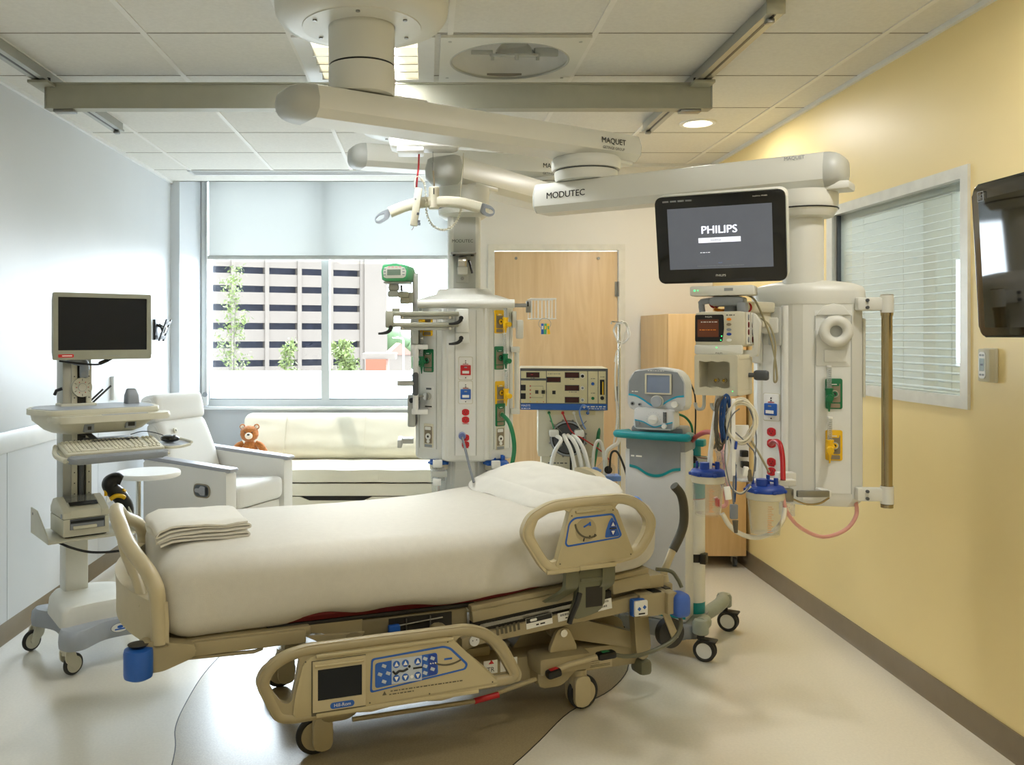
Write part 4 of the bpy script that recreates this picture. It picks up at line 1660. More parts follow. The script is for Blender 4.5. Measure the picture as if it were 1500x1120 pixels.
# =================================================================== ceiling booms
def sweep_arm(mb, A, B, w, z0, z1, ch=.035):
    """straight chamfered arm from A to B (plan points)"""
    A, B = Vector((A[0], A[1], 0)), Vector((B[0], B[1], 0))
    d = (B - A).normalized()
    s = d.cross(Vector((0, 0, 1)))
    h = z1 - z0
    sec = [(-w / 2 + ch, z0), (w / 2 - ch, z0), (w / 2 - .004, z0 + ch * .8), (w / 2, z0 + h * .55), (w / 2 - ch * .55, z1 - .006), (w / 2 - ch, z1), (-w / 2 + ch, z1), (-w / 2 + ch * .55, z1 - .006), (-w / 2, z0 + h * .55), (-w / 2 + .004, z0 + ch * .8)]
    ring = lambda p, k=1.: [p + s * (x * k) + Vector((0, 0, (z0 + z1) / 2 + (z - (z0 + z1) / 2) * k)) for x, z in sec]
    mb.loft([ring(A), ring(B)])
    return d, s, ring, A, B


def end_cap(mb, ring, p, d, L=.09):
    rs_ = []
    for k in range(7):
        a = R(90 * k / 6)
        rs_.append(ring(p + d * (L * math.sin(a)), max(.25, math.cos(a) ** .55)))
    if d.dot(Vector((1, 0, 0))) < 0 or True:
        mb.loft(rs_)


def arm_parts(parent, A, B, w, z0, z1, capA=.09, capB=.05, name='arm'):
    mb = MB()
    d, s, ring, a, b = sweep_arm(mb, A, B, w, z0, z1)
    o = mb.build(name, 'boom', parent, world=True, ang=30)
    for p, dd, L in ((a, -d, capA), (b, d, capB)):
        m2 = MB()
        end_cap(m2, ring, p, dd, L)
        if dd == -d:
            m2.f = [f[::-1] for f in m2.f]
        m2.build('end_cap', 'boom_grey', o, world=True, ang=50)
    return o, d, s


def joint(parent, x, y, z0, z1, r, name='rotary_joint'):
    mb = MB()
    h = z1 - z0
    mb.use('boom').lathe([(r * .86, z0), (r * .9, z0 + h * .1), (r * .92, z0 + h * .38), (r * .9, z0 + h * .42)], (x, y, 0), 48)
    mb.use('grey_dark').lathe([(r * .88, z0 + h * .42), (r * .88, z0 + h * .48)], (x, y, 0), 48)
    mb.use('boom').lathe([(r * .97, z0 + h * .48), (r, z0 + h * .55), (r, z0 + h * .9), (r * .95, z1)], (x, y, 0), 48)
    return mb.build(name, None, parent, world=True)


def mount(parent, x, y, zt, rt, zb, r=.325):
    mb = MB()
    mb.lathe([(r, ZC - .002), (r, ZC - .05), (r * .985, ZC - .08), (r * .93, ZC - .105), (r * .82, ZC - .118), (r * .69, ZC - .120)], (x, y, 0), 64)
    cm = mb.build('ceiling_mount', 'boom', parent, world=True, ang=50)
    mb = MB()
    mb.lathe([(r * .685, ZC - .119), (r * .68, ZC - .124), (rt * 1.05, ZC - .124)], (x, y, 0), 64, cap=False)
    mb.use('steel')
    for k in range(6):
        a = R(30 + 60 * k)
        mb.cyl((x + .19 * math.cos(a), y + .19 * math.sin(a), ZC - .129), (x + .19 * math.cos(a), y + .19 * math.sin(a), ZC - .12), .008, n=12)
    mb.build('mount_plate', 'boom', cm, world=True)
    mb = MB()
    mb.lathe([(rt, ZC - .12), (rt, zt + .115)], (x, y, 0), 56)
    mb.use('black').lathe([(rt * .985, zt + .115), (rt * .985, zt + .108)], (x, y, 0), 56)
    mb.use('boom').lathe([(rt, zt + .108), (rt, zt + .012), (rt * .96, zt + .002)], (x, y, 0), 56)
    mb.build('support_tube', 'boom', parent, world=True)


def arm_text(txt, pts, size, off, parent, d, s, z, w):
    pass


b1 = thing('equipment_boom', 'big white ceiling boom whose jointed arms carry the head by the yellow wall', 'ceiling boom', (-.243, 3.3, ZC))
mount(b1, -.243, 3.3, 2.43, .124, 2.43)
A1, B1 = (-.43, 3.185), (.90, 4.005)
o, d, s_ = arm_parts(b1, A1, B1, .21, 2.312, 2.430, .11, .02)


def side_text(parent, A, B, w, x_from_B, zc, rows, mname='black'):
    A, B = Vector((A[0], A[1], 0)), Vector((B[0], B[1], 0))
    d = (B - A).normalized()
    s = d.cross(Vector((0, 0, 1)))
    if s.y > 0:
        s = -s
        d = -d
    mb = MB()
    for t, size, dz in rows:
        p = B - (B - A).normalized() * x_from_B + s * (w / 2 + .0006)
        X = frame((p.x, p.y, zc + dz), d, (0, 0, 1))
        xd = d if d.x > 0 else -d
        M = Matrix((xd, Vector((0, 0, 1)), s)).transposed().to_4x4()
        M.translation = Vector((p.x, p.y, zc + dz))
        mb.text(t, size, M)
        if size > .03:
            for q in (-.012, .012):
                mb.text(t, size, M @ Matrix.Translation((q * size, q * size * .6, 0)))
    return mb.build('lettering', mname, parent, world=True)


side_text(o, A1, B1, .21, .165, 2.376, [('MAQUET', .035, .004), ('GETINGE GROUP', .0165, -.026)])
mb = MB()
mb.box((-.16, 3.36, 2.434), (.30, .14, .012), .004, rot=32)
mb.box((.78, 3.93, 2.305), (.24, .15, .016), .004, rot=32)
mb.build('cover_plate', 'boom', o, world=True)
joint(b1, .70, 3.87, 2.212, 2.312, .15)
A2, B2 = (.53, 3.99), (1.50, 3.29)
o, d, s_ = arm_parts(b1, A2, B2, .185, 2.082, 2.214, .02, .07)
side_text(o, A2, B2, .185, 1.04, 2.15, [('MODUTEC', .0385, 0)])
side_text(o, A2, B2, .165, .10, 2.198, [('MAQUET', .018, 0)], 'grey_mid')
HX, HY = 1.437, 3.36
mb = MB()
mb.lathe([(.074, 1.98), (.105, 1.985), (.122, 2.01), (.124, 2.04), (.124, 2.082)], (HX, HY, 0), 48)
mb.use('black').lathe([(.121, 2.012), (.1255, 2.013), (.1255, 2.017), (.121, 2.018)], (HX, HY, 0), 48)
mb.use('boom').box((HX + .05, HY - .06, 2.088), (.2, .12, .03), .008, rot=-36)
mb.build('rotary_joint', 'boom', b1, world=True)
mb = MB()
mb.lathe([(.073, 1.70), (.073, 1.99)], (HX, HY, 0), 40)
mb.build('drop_tube', 'boom', b1, world=True)
# head: bay panel faces left, gas panel faces the camera
a, b = Vector((1.298, 3.412)), Vector((1.352, 3.340))
c, e = Vector((1.437, 3.262)), Vector((1.562, 3.232))
plan1 = [a, b, Vector((1.372, 3.300)), Vector((1.40, 3.274)), c, e, Vector((1.606, 3.244)), Vector((1.628, 3.285)), Vector((1.64, 3.42)), Vector((1.58, 3.56)), Vector((1.44, 3.60)), Vector((1.34, 3.55)), Vector((1.29, 3.47))]
ctr = Vector((HX, HY))


def ringz(z, k=1.):
    return [Vector((ctr.x + (p.x - ctr.x) * k, ctr.y + (p.y - ctr.y) * k, z)) for p in plan1]


mb = MB()
mb.loft([ringz(.905, .9), ringz(.925, .98), ringz(.935), ringz(1.655)])
hd = mb.build('boom_head', 'boom', b1, world=True, ang=12)
mb = MB()
mb.loft([ringz(1.655, 1.02), ringz(1.672, 1.045), ringz(1.700, 1.05), ringz(1.718, 1.01), ringz(1.730, .86), ringz(1.738, .66), ringz(1.744, .46)])
mb.build('head_cap', 'boom', hd, world=True, ang=60)
mb = MB()
for p, r in ((Vector((1.356, 3.328)), .013), (Vector((1.302, 3.43)), .016)):
    mb.cyl((p.x, p.y, .93), (p.x, p.y, 1.65), r, n=20)
mb.build('corner_column', 'boom_panel', hd, world=True)
# working frames on the head faces: x along face, y up, z outwards
bay1 = frame((*((a + b) / 2), 0), (*(b - a), 0), (0, 0, 1))
bay1 = Matrix((((b - a).normalized().to_3d()), Vector((0, 0, 1)), (b - a).normalized().to_3d().cross(Vector((0, 0, 1))))).transposed().to_4x4()
bay1.translation = Vector((*((a + b) / 2), 0))
gas1 = Matrix((((e - c).normalized().to_3d()), Vector((0, 0, 1)), (e - c).normalized().to_3d().cross(Vector((0, 0, 1))))).transposed().to_4x4()
gas1.translation = Vector((*((c + e) / 2), 0))


def data_plate(parent, M, y, col, w=.066, h=.102, name='data_outlet'):
    X = M @ Matrix.Translation((0, y, 0))
    mb = MB()
    mb.use('cart_cream').prism(rrect(w + .005, h + .005, .007), .004, X)
    mb.use('white').prism(rrect(w, h, .006), .006, X, .0015)
    mb.use('black')
    mb.cyl((0, h * .34, .006), (0, h * .34, .0075), .0028, n=10, M=X)
    mb.cyl((0, h * .25, .006), (0, h * .25, .0075), .0028, n=10, M=X)
    mb.cyl((0, -h * .42, .006), (0, -h * .42, .0075), .0028, n=10, M=X)
    mb.use(col).box((0, -h * .08, .010), (w * .76, h * .45, .012), .003, M=X)
    mb.use('white').box((0, -h * .17, .0155), (w * .5, h * .12, .004), M=X)
    mb.use('grey_mid').box((0, .005, .0162), (w * .2, h * .05, .002), M=X)
    mb.use('red').box((0, h * .19, .0066), (w * .4, .003, .001), M=X)
    return mb.build(name, None, parent, world=True)


def red_outlet(parent, M, y, r=.0165, name='power_outlet', text=None):
    X = M @ Matrix.Translation((0, y, 0))
    mb = MB()
    o = [(max(-.86 * r, min(.86 * r, x)) * 1.25, z) for x, z in ngon(r, 28)]
    mb.use('red').prism(o, .006, X, .001)
    mb.use('black')
    mb.box((-.006, .003, .0063), (.002, .008, .001), M=X)
    mb.box((.006, .003, .0063), (.002, .007, .001), M=X)
    mb.cyl((0, -.006, .006), (0, -.006, .0068), .0025, n=8, M=X)
    return mb.build(name, None, parent, world=True)


def gas_outlet(parent, M, y, col, x=0., w=.058, h=.112, coupler=True, name='gas_outlet'):
    X = M @ Matrix.Translation((x, y, 0))
    mb = MB()
    mb.use(col).prism(rrect(w, h, .007), .008, X, .002)
    mb.use('gas_plate').prism(rrect(w * .72, h * .62, .004), .0015, X @ Matrix.Translation((0, h * .03, .008)))
    mb.use(col).prism(rrect(w * .6, h * .11, .004), .002, X @ Matrix.Translation((0, h * .31, .009)))
    mb.use('sticker').box((0, h * .31, .0115), (w * .3, h * .03, .0006), M=X)
    mb.use('gas_plate').prism(rrect(w * .7, h * .14, .003), .001, X @ Matrix.Translation((0, -h * .39, .008)))
    mb.use('chrome').cyl((0, 0, .008), (0, 0, .018), w * .24, n=24, M=X)
    mb.use(col).cyl((0, 0, .018), (0, 0, .020), w * .17, n=24, M=X)
    mb.use('black').cyl((0, 0, .0195), (0, 0, .0205), w * .09, n=16, M=X)
    return mb.build(name, None, parent, world=True)


def flowmeter(label, M, x, y, col, up=.085, tilt=0., group=None, grey=False):
    """plug-in flowmeter: coupler, body, knob, clear tube, barbed nozzle"""
    X = M @ Matrix.Translation((x, y, 0))
    loc = X @ Vector((0, 0, .02))
    t = thing('flowmeter', label, 'flowmeter', tuple(loc), 0, group)
    Y = X @ Matrix.Translation((-.012, 0, .034)) @ Matrix.Rotation(R(tilt), 4, 'Z')
    mb = MB()
    mb.use(col)
    mb.cyl((.012, 0, -.014), (0, 0, 0), .011, n=16, M=Y)
    mb.cyl((0, -.018, 0), (0, .022, 0), .0125, n=20, M=Y)
    mb.cyl((0, .02, 0), (0, .028, 0), .0145, n=20, M=Y)
    mb.build('body', None, t, world=True)
    mb = MB()
    mb.use('black' if grey else col).cyl((0, -.004, .008), (-.004, -.008, .034), .0115, .0125, 16, M=Y)
    mb.build('knob', None, t, world=True)
    mb = MB()
    mb.use('meter_tube').cyl((0, .026, 0), (0, up + .03, 0), .0085, n=18, M=Y)
    mb.build('sight_tube', None, t, world=True)
    mb = MB()
    mb.use('sticker').cyl((0, up + .03, 0), (0, up + .036, 0), .0095, n=18, M=Y)
    mb.use('grey_dark')
    for k in range(9):
        mb.box((0, .034 + k * (up - .01) / 9, .0088), (.008, .0012, .0006), M=Y)
    mb.build('scale_cap', None, t, world=True)
    mb = MB()
    if grey:
        mb.use('blue').cyl((.004, -.034, 0), (.004, -.020, 0), .007, n=12, M=Y)
    else:
        mb.use(col).cyl((0, -.058, 0), (0, -.018, 0), .0022, .008, 16, M=Y)
        mb.cyl((0, -.024, 0), (0, -.020, 0), .0125, n=16, M=Y)
    mb.build('nozzle', None, t, world=True)
    return t


zf = lambda py, Y: EH - (py - CY) * Y / F
MATS['bay_white'] = mat('bay_white', (232, 233, 230), .4, var=.01)
mb = MB()
mb.use('bay_white').b2((-.036, .94, .0), (.036, 1.50, .003), M=bay1)
mb.use('red')
for z in (1.137, 1.037):
    mb.box((0, z, .0034), (.024, .004, .0006), M=bay1)
mb.build('bay_panel', None, hd, world=True)
data_plate(hd, bay1, zf(596, 3.38), 'blue')
for py in (632, 649, 676, 690):
    red_outlet(hd, bay1, zf(py, 3.38))
mb = MB()
mb.use('boom_panel').b2((-.063, .955, -.002), (.063, 1.63, .002), M=gas1)
mb.use('boom').prism([(-.06, 1.612), (.06, 1.612), (.035, 1.645), (0, 1.655), (-.035, 1.645)], .010, gas1, .003)
mb.use('boom_grey')
for x in (-.062, .062):
    mb.b2((x - .0015, .955, .002), (x + .0015, 1.61, .004), M=gas1)
mb.build('gas_panel', None, hd, world=True)
mb = MB()
mb.use('boom_panel').prism([(x, z + 1.492) for x, z in rrect(.118, .135, .006)], .005, gas1, .0015)
mb.prism([(x + .006, z + 1.462) for x, z in rrect(.076, .045, .004)], .011, gas1, .002)
mb.use('boom').b2((-.018, 1.56, .002), (.028, 1.615, .007), M=gas1)
mb.use('black').cyl((.005, 1.60, .007), (.005, 1.60, .009), .003, n=10, M=gas1)
mb.build('hook_plate', None, hd, world=True)
mb = MB()
mb.torus((0, 0, 0), .0395, .0185, 40, 14, M=gas1 @ Matrix.Translation((.004, zf(485, 3.22), .033)))
mb.use('boom_grey').cyl((.004, zf(485, 3.22), .008), (.004, zf(485, 3.22), .02), .026, n=30, M=gas1)
mb.build('hose_ring', 'boom', hd, world=True)
gas_outlet(hd, gas1, zf(577, 3.22), 'green', .002)
gas_outlet(hd, gas1, zf(653, 3.22), 'yellow', .002)
flowmeter('green flowmeter on the boom head by the yellow wall', gas1, -.008, zf(580, 3.2), 'green', .075)
flowmeter('yellow flowmeter on the boom head by the yellow wall', gas1, -.006, zf(656, 3.2), 'yellow', .075)
# service strip on the right edge, rail with chrome pole
mb = MB()
p = [Vector((1.612, 3.243)), Vector((1.632, 3.283))]
for k in range(4):
    q = p[0].lerp(p[1], (k + .5) / 4)
    mb.use('grey_mid' if k % 2 else 'cart_cream').cyl((q.x, q.y, 1.31), (q.x, q.y, 1.60), .0055, n=8)
mb.use('grey_dark')
for k in range(6):
    mb.box((1.624, 3.262, 1.33 + k * .045), (.018, .004, .006), rot=60)
mb.build('service_strip', None, hd, world=True)
pole = Vector((1.674, 3.2))
for z in (1.652, .958):
    mb = MB()
    mb.use('boom').box((1.632, 3.212, z), (.125, .035, .048), .006, rot=-5)
    mb.use('boom').cyl((pole.x, pole.y, z - .032), (pole.x, pole.y, z + .032), .0225, n=24)
    mb.use('grey_dark')
    for dz in (-.013, .013):
        mb.cyl((1.60, 3.190, z + dz), (1.60, 3.197, z + dz), .006, n=12)
    mb.build('pole_clamp', None, hd, world=True)
mb = MB()
mb.cyl((pole.x, pole.y, .95), (pole.x, pole.y, 1.66), .0185, n=28)
for z in (.918, .985, 1.615, 1.68):
    mb.cyl((pole.x, pole.y, z - .006), (pole.x, pole.y, z + .006), .021, n=28)
mb.build('pole', mat('pole_bronze', (176, 160, 124), .2, .9), hd, world=True)
mb = MB()
mb.use('steel').b2((1.335, 3.165, .955), (1.45, 3.18, .978), .002)
mb.use('boom').b2((1.43, 3.17, .955), (1.46, 3.24, .978), .003)
mb.build('accessory_rail', None, hd, world=True)
# side bracket at the top of the bay
mb = MB()
mb.use('boom').b2((-.09, 1.545, .0), (.045, 1.605, .04), .006, M=bay1)
mb.use('boom_grey').b2((.0, 1.50, .003), (.05, 1.645, .03), .006, M=bay1)
mb.use('boom_grey').b2((-.10, 1.56, .04), (-.04, 1.64, .09), .008, M=bay1)
mb.use('boom').b2((-.075, 1.43, .004), (-.035, 1.56, .018), .004, M=bay1)
mb.use('chrome').cyl((-.055, 1.475, .018), (-.055, 1.475, .032), .010, n=16, M=bay1)
mb.build('monitor_bracket', None, hd, world=True)

# ------------------------------------------------------------------- second boom, behind the bed
b2_ = thing('equipment_boom', 'white ceiling boom whose double-winged supply head hangs behind the bed', 'ceiling boom', (-.07, 5.06, ZC))
mount(b2_, -.07, 5.06, 2.61, .11, 2.61, .32)
A1, B1 = (-.36, 4.95), (.86, 5.38)
o, d, s_ = arm_parts(b2_, A1, B1, .2, 2.475, 2.605, .08, .02)
side_text(o, A1, B1, .2, .14, 2.53, [('MAQUET', .038, .012), ('GETINGE GROUP', .02, -.034)])
joint(b2_, .74, 5.32, 2.432, 2.475, .13)
A2, B2 = (.10, 4.40), (.80, 5.39)
o, d, s_ = arm_parts(b2_, A2, B2, .2, 2.285, 2.43, .10, .02)
QX, QY = .19, 4.5
mb = MB()
mb.lathe([(.10, 2.13), (.128, 2.15), (.13, 2.17), (.13, 2.285)], (QX, QY, 0), 48)
mb.use('black').lathe([(.128, 2.178), (.1315, 2.179), (.1315, 2.183), (.128, 2.184)], (QX, QY, 0), 48)
mb.use('boom').box((QX + .04, QY + .02, 2.285), (.2, .2, .025), .006, rot=52)
mb.build('rotary_joint', 'boom', b2_, world=True)
mb = MB()
mb.loft([[(QX + x, QY + y, z) for x, y in rrect(.165, .165, .03)] for z in (1.72, 2.15)])
tube2 = mb.build('drop_tube', 'boom', b2_, world=True)
mb = MB()
mb.use('cable_tan')
side = MB()
side.b2((QX - .055, QY - .0845, 1.76), (QX + .055, QY - .0825, 2.13))
side.build('tube_face', 'boom_grey', tube2, world=True)
MB().text('MODUTEC', .022, Matrix.Translation((QX - .01, QY - .0852, zf(353, QY - .085))) @ FRONT).build('lettering', 'black', tube2, world=True)
# empty monitor clamp on the drop tube
mb = MB()
yf = QY - .085
mb.use('steel').box((QX - .01, yf - .055, zf(372, 4.36)), (.125, .11, .010), .003)
mb.use('boom_grey').box((QX - .012, yf - .004, zf(398, 4.36)), (.062, .008, .1), .002)
mb.use('chrome').box((QX - .012, yf - .022, zf(383, 4.36)), (.045, .03, .05), .004)
mb.use('boom').box((QX - .012, yf - .035, zf(396, 4.36)), (.05, .035, .04), .006)
mb.use('steel').cyl((QX - .012, yf - .022, zf(407, 4.36)), (QX - .012, yf - .006, zf(407, 4.36)), .009, n=14)
mb.use('black').tube([(QX + .02, yf - .035, zf(381, 4.36)), (QX + .025, yf - .045, zf(386, 4.36)), (QX + .036, yf - .05, zf(400, 4.36))], .006, 8)
for x in (-.045, .045):
    mb.cyl((QX - .01 + x, yf - .085, zf(376, 4.36)), (QX - .01 + x, yf - .085, zf(370, 4.36)), .008, n=10)
mb.build('empty_clamp', None, b2_, world=True)
plan2 = [(-.245, -.06), (-.235, -.085), (-.13, -.165), (-.115, -.165), (-.10, -.19), (-.085, -.20), (.085, -.20), (.10, -.19), (.115, -.165), (.13, -.165), (.235, -.085), (.245, -.06), (.245, .12), (.2, .17), (-.2, .17), (-.245, .12)]


def r2(z, k=1., dy=0):
    return [Vector((QX + x * k, QY + y * k + dy, z)) for x, y in plan2]


mb = MB()
mb.loft([r2(.918, .93), r2(.925, .985), r2(.935), r2(1.675)])
hd2 = mb.build('boom_head', 'boom_panel', b2_, world=True, ang=22)
mb = MB()
mb.loft([r2(1.665, 1.0), r2(1.70, 1.02), r2(1.715, .98), r2(1.735, .75), r2(1.745, .58), r2(1.765, .55), r2(1.772, .5)])
mb.build('head_cap', 'boom', hd2, world=True, ang=60)
mb = MB()
k = .56
mb.loft([[Vector((QX + x * k, QY + y * k - .03, z)) for x, y in plan2] for z in (.45, .93)])
mb.b2((QX - .05, QY - .146, .70), (QX + .05, QY - .1425, .87))
mb.build('lower_column', 'boom_panel', hd2, world=True, ang=22)
mb = MB()
for x in (-.1, .1):
    mb.cyl((QX + x, QY - .178, .93), (QX + x, QY - .178, 1.67), .017, n=20)
mb.build('corner_column', 'boom_panel', hd2, world=True)
mb = MB()
mb.tube([(QX - .235, QY - .235, 1.69), (QX + .235, QY - .235, 1.69)], .021, 16)
for x in (-.2, .2):
    mb.cyl((QX + x, QY - .235, 1.69), (QX + x, QY - .1, 1.69), .012, n=10)
mb.use('steel').cyl((QX + .235, QY - .235, 1.682), (QX + .30, QY - .235, 1.682), .009, n=12)
mb.build('top_rail', 'boom', hd2, world=True)
bay2 = Matrix.Translation((QX, QY - .20, 0)) @ FRONT
ww = Vector((.105, .08, 0)).normalized()


def wing(sg):
    x = Vector((ww.x, ww.y * sg, 0))
    n_ = x.cross(Vector((0, 0, 1)))
    M = Matrix((x, Vector((0, 0, 1)), n_)).transposed().to_4x4()
    M.translation = Vector((QX + sg * .182, QY - .125, 0))
    return M


wl2, wr2_ = wing(-1), wing(1)
mb = MB()
mb.use('bay_white').b2((-.05, .95, 0), (.05, 1.66, .003), M=bay2)
mb.use('red')
for z in (1.105, .988):
    mb.box((0, z, .0034), (.03, .003, .0006), M=bay2)
mb.use('boom_grey')
for x in (-.052, .052):
    mb.b2((x - .001, .95, 0), (x + .001, 1.66, .004), M=bay2)
mb.build('bay_panel', None, hd2, world=True)
for M in (wl2, wr2_):
    mb = MB()
    mb.use('bay_white').b2((-.05, .975, 0), (.05, 1.65, .003), M=M)
    mb.use('boom_grey')
    for x in (-.052, .052):
        mb.b2((x - .001, .975, 0), (x + .001, 1.65, .004), M=M)
    mb.build('wing_panel', None, hd2, world=True)
Z4 = lambda py: zf(py, 4.32)
data_plate(hd2, bay2, Z4(539), 'red', .066, .108)
data_plate(hd2, bay2, Z4(574), 'blue', .066, .108)
for py in (603, 614, 640, 650):
    red_outlet(hd2, bay2, Z4(py), .0165)
Z5 = lambda py: zf(py, 4.36)
gas_outlet(hd2, wl2, Z5(475), 'yellow', .0, .06, .115)
gas_outlet(hd2, wl2, Z5(528), 'green', .005, .062, .115)
gas_outlet(hd2, wr2_, Z5(471), 'yellow', -.02, .062, .115)
gas_outlet(hd2, wr2_, Z5(524), 'green', -.02, .062, .115)
gas_outlet(hd2, wr2_, Z5(575), 'yellow', -.015, .062, .115)
gas_outlet(hd2, wr2_, Z5(607), 'green', -.013, .062, .115)


def plain_outlet(M, x, py, suction=False):
    X = M @ Matrix.Translation((x, Z5(py), 0))
    mb = MB()
    mb.use('cream').prism(rrect(.058, .118, .005), .006, X, .0015)
    mb.use('gas_plate').prism(rrect(.046, .085, .003), .001, X @ Matrix.Translation((0, .004, .006)))
    mb.use('white').prism(rrect(.036, .016, .003), .001, X @ Matrix.Translation((-.002, .036, .007)))
    mb.cyl((0, -.004, .007), (0, -.004, .010), .016, n=24, M=X)
    mb.cyl((0, -.028, .007), (0, -.028, .010), .009, n=16, M=X)
    mb.use('black').cyl((0, -.004, .010), (0, -.004, .0106), .006, n=12, M=X)
    mb.use('grey_mid').prism(rrect(.046, .014, .002), .0008, X @ Matrix.Translation((0, -.05, .006)))
    mb.build('vacuum_outlet', None, hd2, world=True)


plain_outlet(wl2, .005, 638)
plain_outlet(wr2_, -.012, 641)
X = wl2 @ Matrix.Translation((.005, Z5(582), 0))
mb = MB()
mb.use('bay_white').prism(rrect(.058, .108, .003), .005, X, .001)
mb.use('chrome').cyl((0, .006, .005), (0, .006, .028), .019, n=24, M=X)
mb.use('steel').cyl((-.01, .006, .02), (-.05, .006, .05), .006, n=12, M=X)
mb.use('grey_dark').box((.002, .043, .0054), (.032, .009, .001), M=X)
mb.use('black').box((0, -.045, .0054), (.042, .006, .001), M=X)
mb.build('suction_outlet', None, hd2, world=True)
gr = 'flowmeters on the boom head behind the bed'
flowmeter('yellow flowmeter upper right on the boom head behind the bed', wr2_, .008, Z5(473), 'yellow', .07, 0, gr)
flowmeter('green flowmeter on the right wing of the boom head behind the bed', wr2_, .008, Z5(526), 'green', .095, 4, gr)
flowmeter('lower yellow flowmeter just above the green hose behind the bed', wr2_, .012, Z5(577), 'yellow', .09, 0, gr)
flowmeter('green flowmeter on the left wing of the boom head behind the bed', wl2, -.004, Z5(530), 'green', .085, 0, gr)
flowmeter('yellow flowmeter half hidden behind the grey support arm', wl2, -.008, Z5(470), 'yellow', .05, 0, gr)
flowmeter('grey suction flowmeter with blue tip on the lower left wing', wl2, -.042, Z5(584), 'grey_dark', .085, 8, gr, True)
# side rails and covers of the head
mb = MB()
mb.b2((QX - .27, QY - .14, 1.43), (QX - .235, QY - .08, 1.62), .006)
mb.build('side_cover', 'boom', hd2, world=True)
mb = MB()
mb.use('boom_grey').b2((QX - .285, QY - .12, 1.08), (QX - .245, QY + .0, 1.24), .008)
mb.build('side_cover', None, hd2, world=True)
mb = MB()
x0 = P(609, 500, 4.35).x
mb.use('boom_grey').b2((x0 - .016, 4.30, Z4(503)), (x0 + .014, 4.33, Z4(400)), .004)
mb.use('bay_white').cyl((x0, 4.32, Z4(604)), (x0, 4.32, Z4(505)), .014, n=16)
mb.use('grey_dark').rbox((x0, 4.31, Z4(562)), (.03, .03, .115), .013, (6, 6, 10))
mb.use('boom_grey').cyl((x0, 4.31, Z4(561)), (P(582, 561, 4.3).x, 4.31, Z4(561)), .013, n=14)
mb.use('bay_white')
for z in (Z4(508), Z4(603)):
    mb.b2((x0 - .02, 4.31, z - .012), (x0 + .06, 4.38, z + .012), .004)
mb.build('left_rail_post', None, hd2, world=True)
mb = MB()
x1 = P(757, 560, 4.4).x
mb.use('boom').cyl((x1, 4.4, Z4(604)), (x1, 4.4, Z4(515)), .0125, n=16)
for z in (Z4(512), Z4(604)):
    mb.b2((x1 - .03, 4.385, z - .014), (x1 + .014, 4.43, z + .014), .004)
mb.b2((x1 - .002, 4.38, Z4(496)), (x1 + .032, 4.44, Z4(468)), .008)
mb.b2((x1 - .022, 4.39, Z4(480)), (x1 - .002, 4.43, Z4(455)), .004)
mb.build('right_handrail', None, hd2, world=True)
mb = MB()
mb.use('boom_grey').b2((P(586, 640, 4.4).x, 4.33, Z4(650)), (P(606, 640, 4.4).x, 4.41, Z4(643)), .003)
mb.b2((P(584, 640, 4.4).x, 4.22, Z4(652)), (P(590, 640, 4.4).x, 4.40, Z4(641)), .003)
mb.build('side_hook', None, hd2, world=True)
# support arm with the green monitor
sa = thing('support_arm', 'folded grey double support arm with black clamp levers on the rear boom', 'support arm', tuple(P(680, 480, 4.24)))
mb = MB()
Ys = 4.22
zz = lambda py: zf(py, Ys)
xx = lambda px: P(px, 0, Ys).x
mb.use('boom_panel').b2((xx(668), Ys, zz(487)), (xx(687), Ys + .075, zz(452)), .008)
mb.b2((xx(667), Ys + .005, zz(503)), (xx(688), Ys + .07, zz(487)), .006)
mb.build('arm_base', None, sa, world=True)
for y0, y1, nm in ((456, 463, 'upper_arm'), (472, 479, 'lower_arm')):
    mb = MB()
    mb.use('alu_matte').b2((xx(568), Ys - .03, zz(y1)), (xx(672), Ys + .02, zz(y0)), .006)
    mb.use('boom_grey').b2((xx(586), Ys - .02, zz(y1 + 4.5)), (xx(664), Ys + .01, zz(y1)), .004)
    mb.use('chrome')
    for px in (590, 659):
        mb.cyl((xx(px), Ys - .024, zz(y1 + 2)), (xx(px), Ys - .018, zz(y1 + 2)), .006, n=10)
    mb.build(nm, None, sa, world=True)
mb = MB()
mb.use('alu_matte').b2((xx(565), Ys - .035, zz(480)), (xx(577), Ys + .025, zz(455)), .008)
mb.b2((xx(574), Ys - .01, zz(456)), (xx(586), Ys + .02, zz(451)), .003)
mb.build('elbow', None, sa, world=True)
for px, py in ((675, 466), (675, 495), (573, 480)):
    mb = MB()
    mb.use('black').cyl((xx(px), Ys - .05, zz(py)), (xx(px), Ys - .03, zz(py)), .011, n=12)
    mb.tube([(xx(px), Ys - .048, zz(py + 2)), (xx(px - 4), Ys - .05, zz(py + 6)), (xx(px - 11), Ys - .05, zz(py + 8)), (xx(px - 18), Ys - .05, zz(py + 8.5))], lambda t: .010 - .005 * t, 8, 3)
    mb.build('clamp_lever', None, sa, world=True)
po = thing('oximeter_mount', 'grey tilting mount with small lever carrying the green monitor', 'mount', tuple(P(592, 440, 4.28)))
mb = MB()
Yo = 4.28
z6 = lambda py: zf(py, Yo)
x6 = lambda px: P(px, 0, Yo).x
mb.use('boom_grey').b2((x6(568), Yo - .03, z6(435)), (x6(584), Yo + .03, z6(426)), .006)
mb.rbox((x6(577), Yo, z6(421)), (.055, .05, .034), .012, (6, 6, 4))
mb.build('tilt_head', None, po, world=True)
mb = MB()
mb.use('alu_matte').b2((x6(583), Yo - .03, z6(436)), (x6(599), Yo + .03, z6(427)), .008)
mb.b2((x6(586), Yo - .025, z6(445)), (x6(600), Yo + .025, z6(436)), .006)
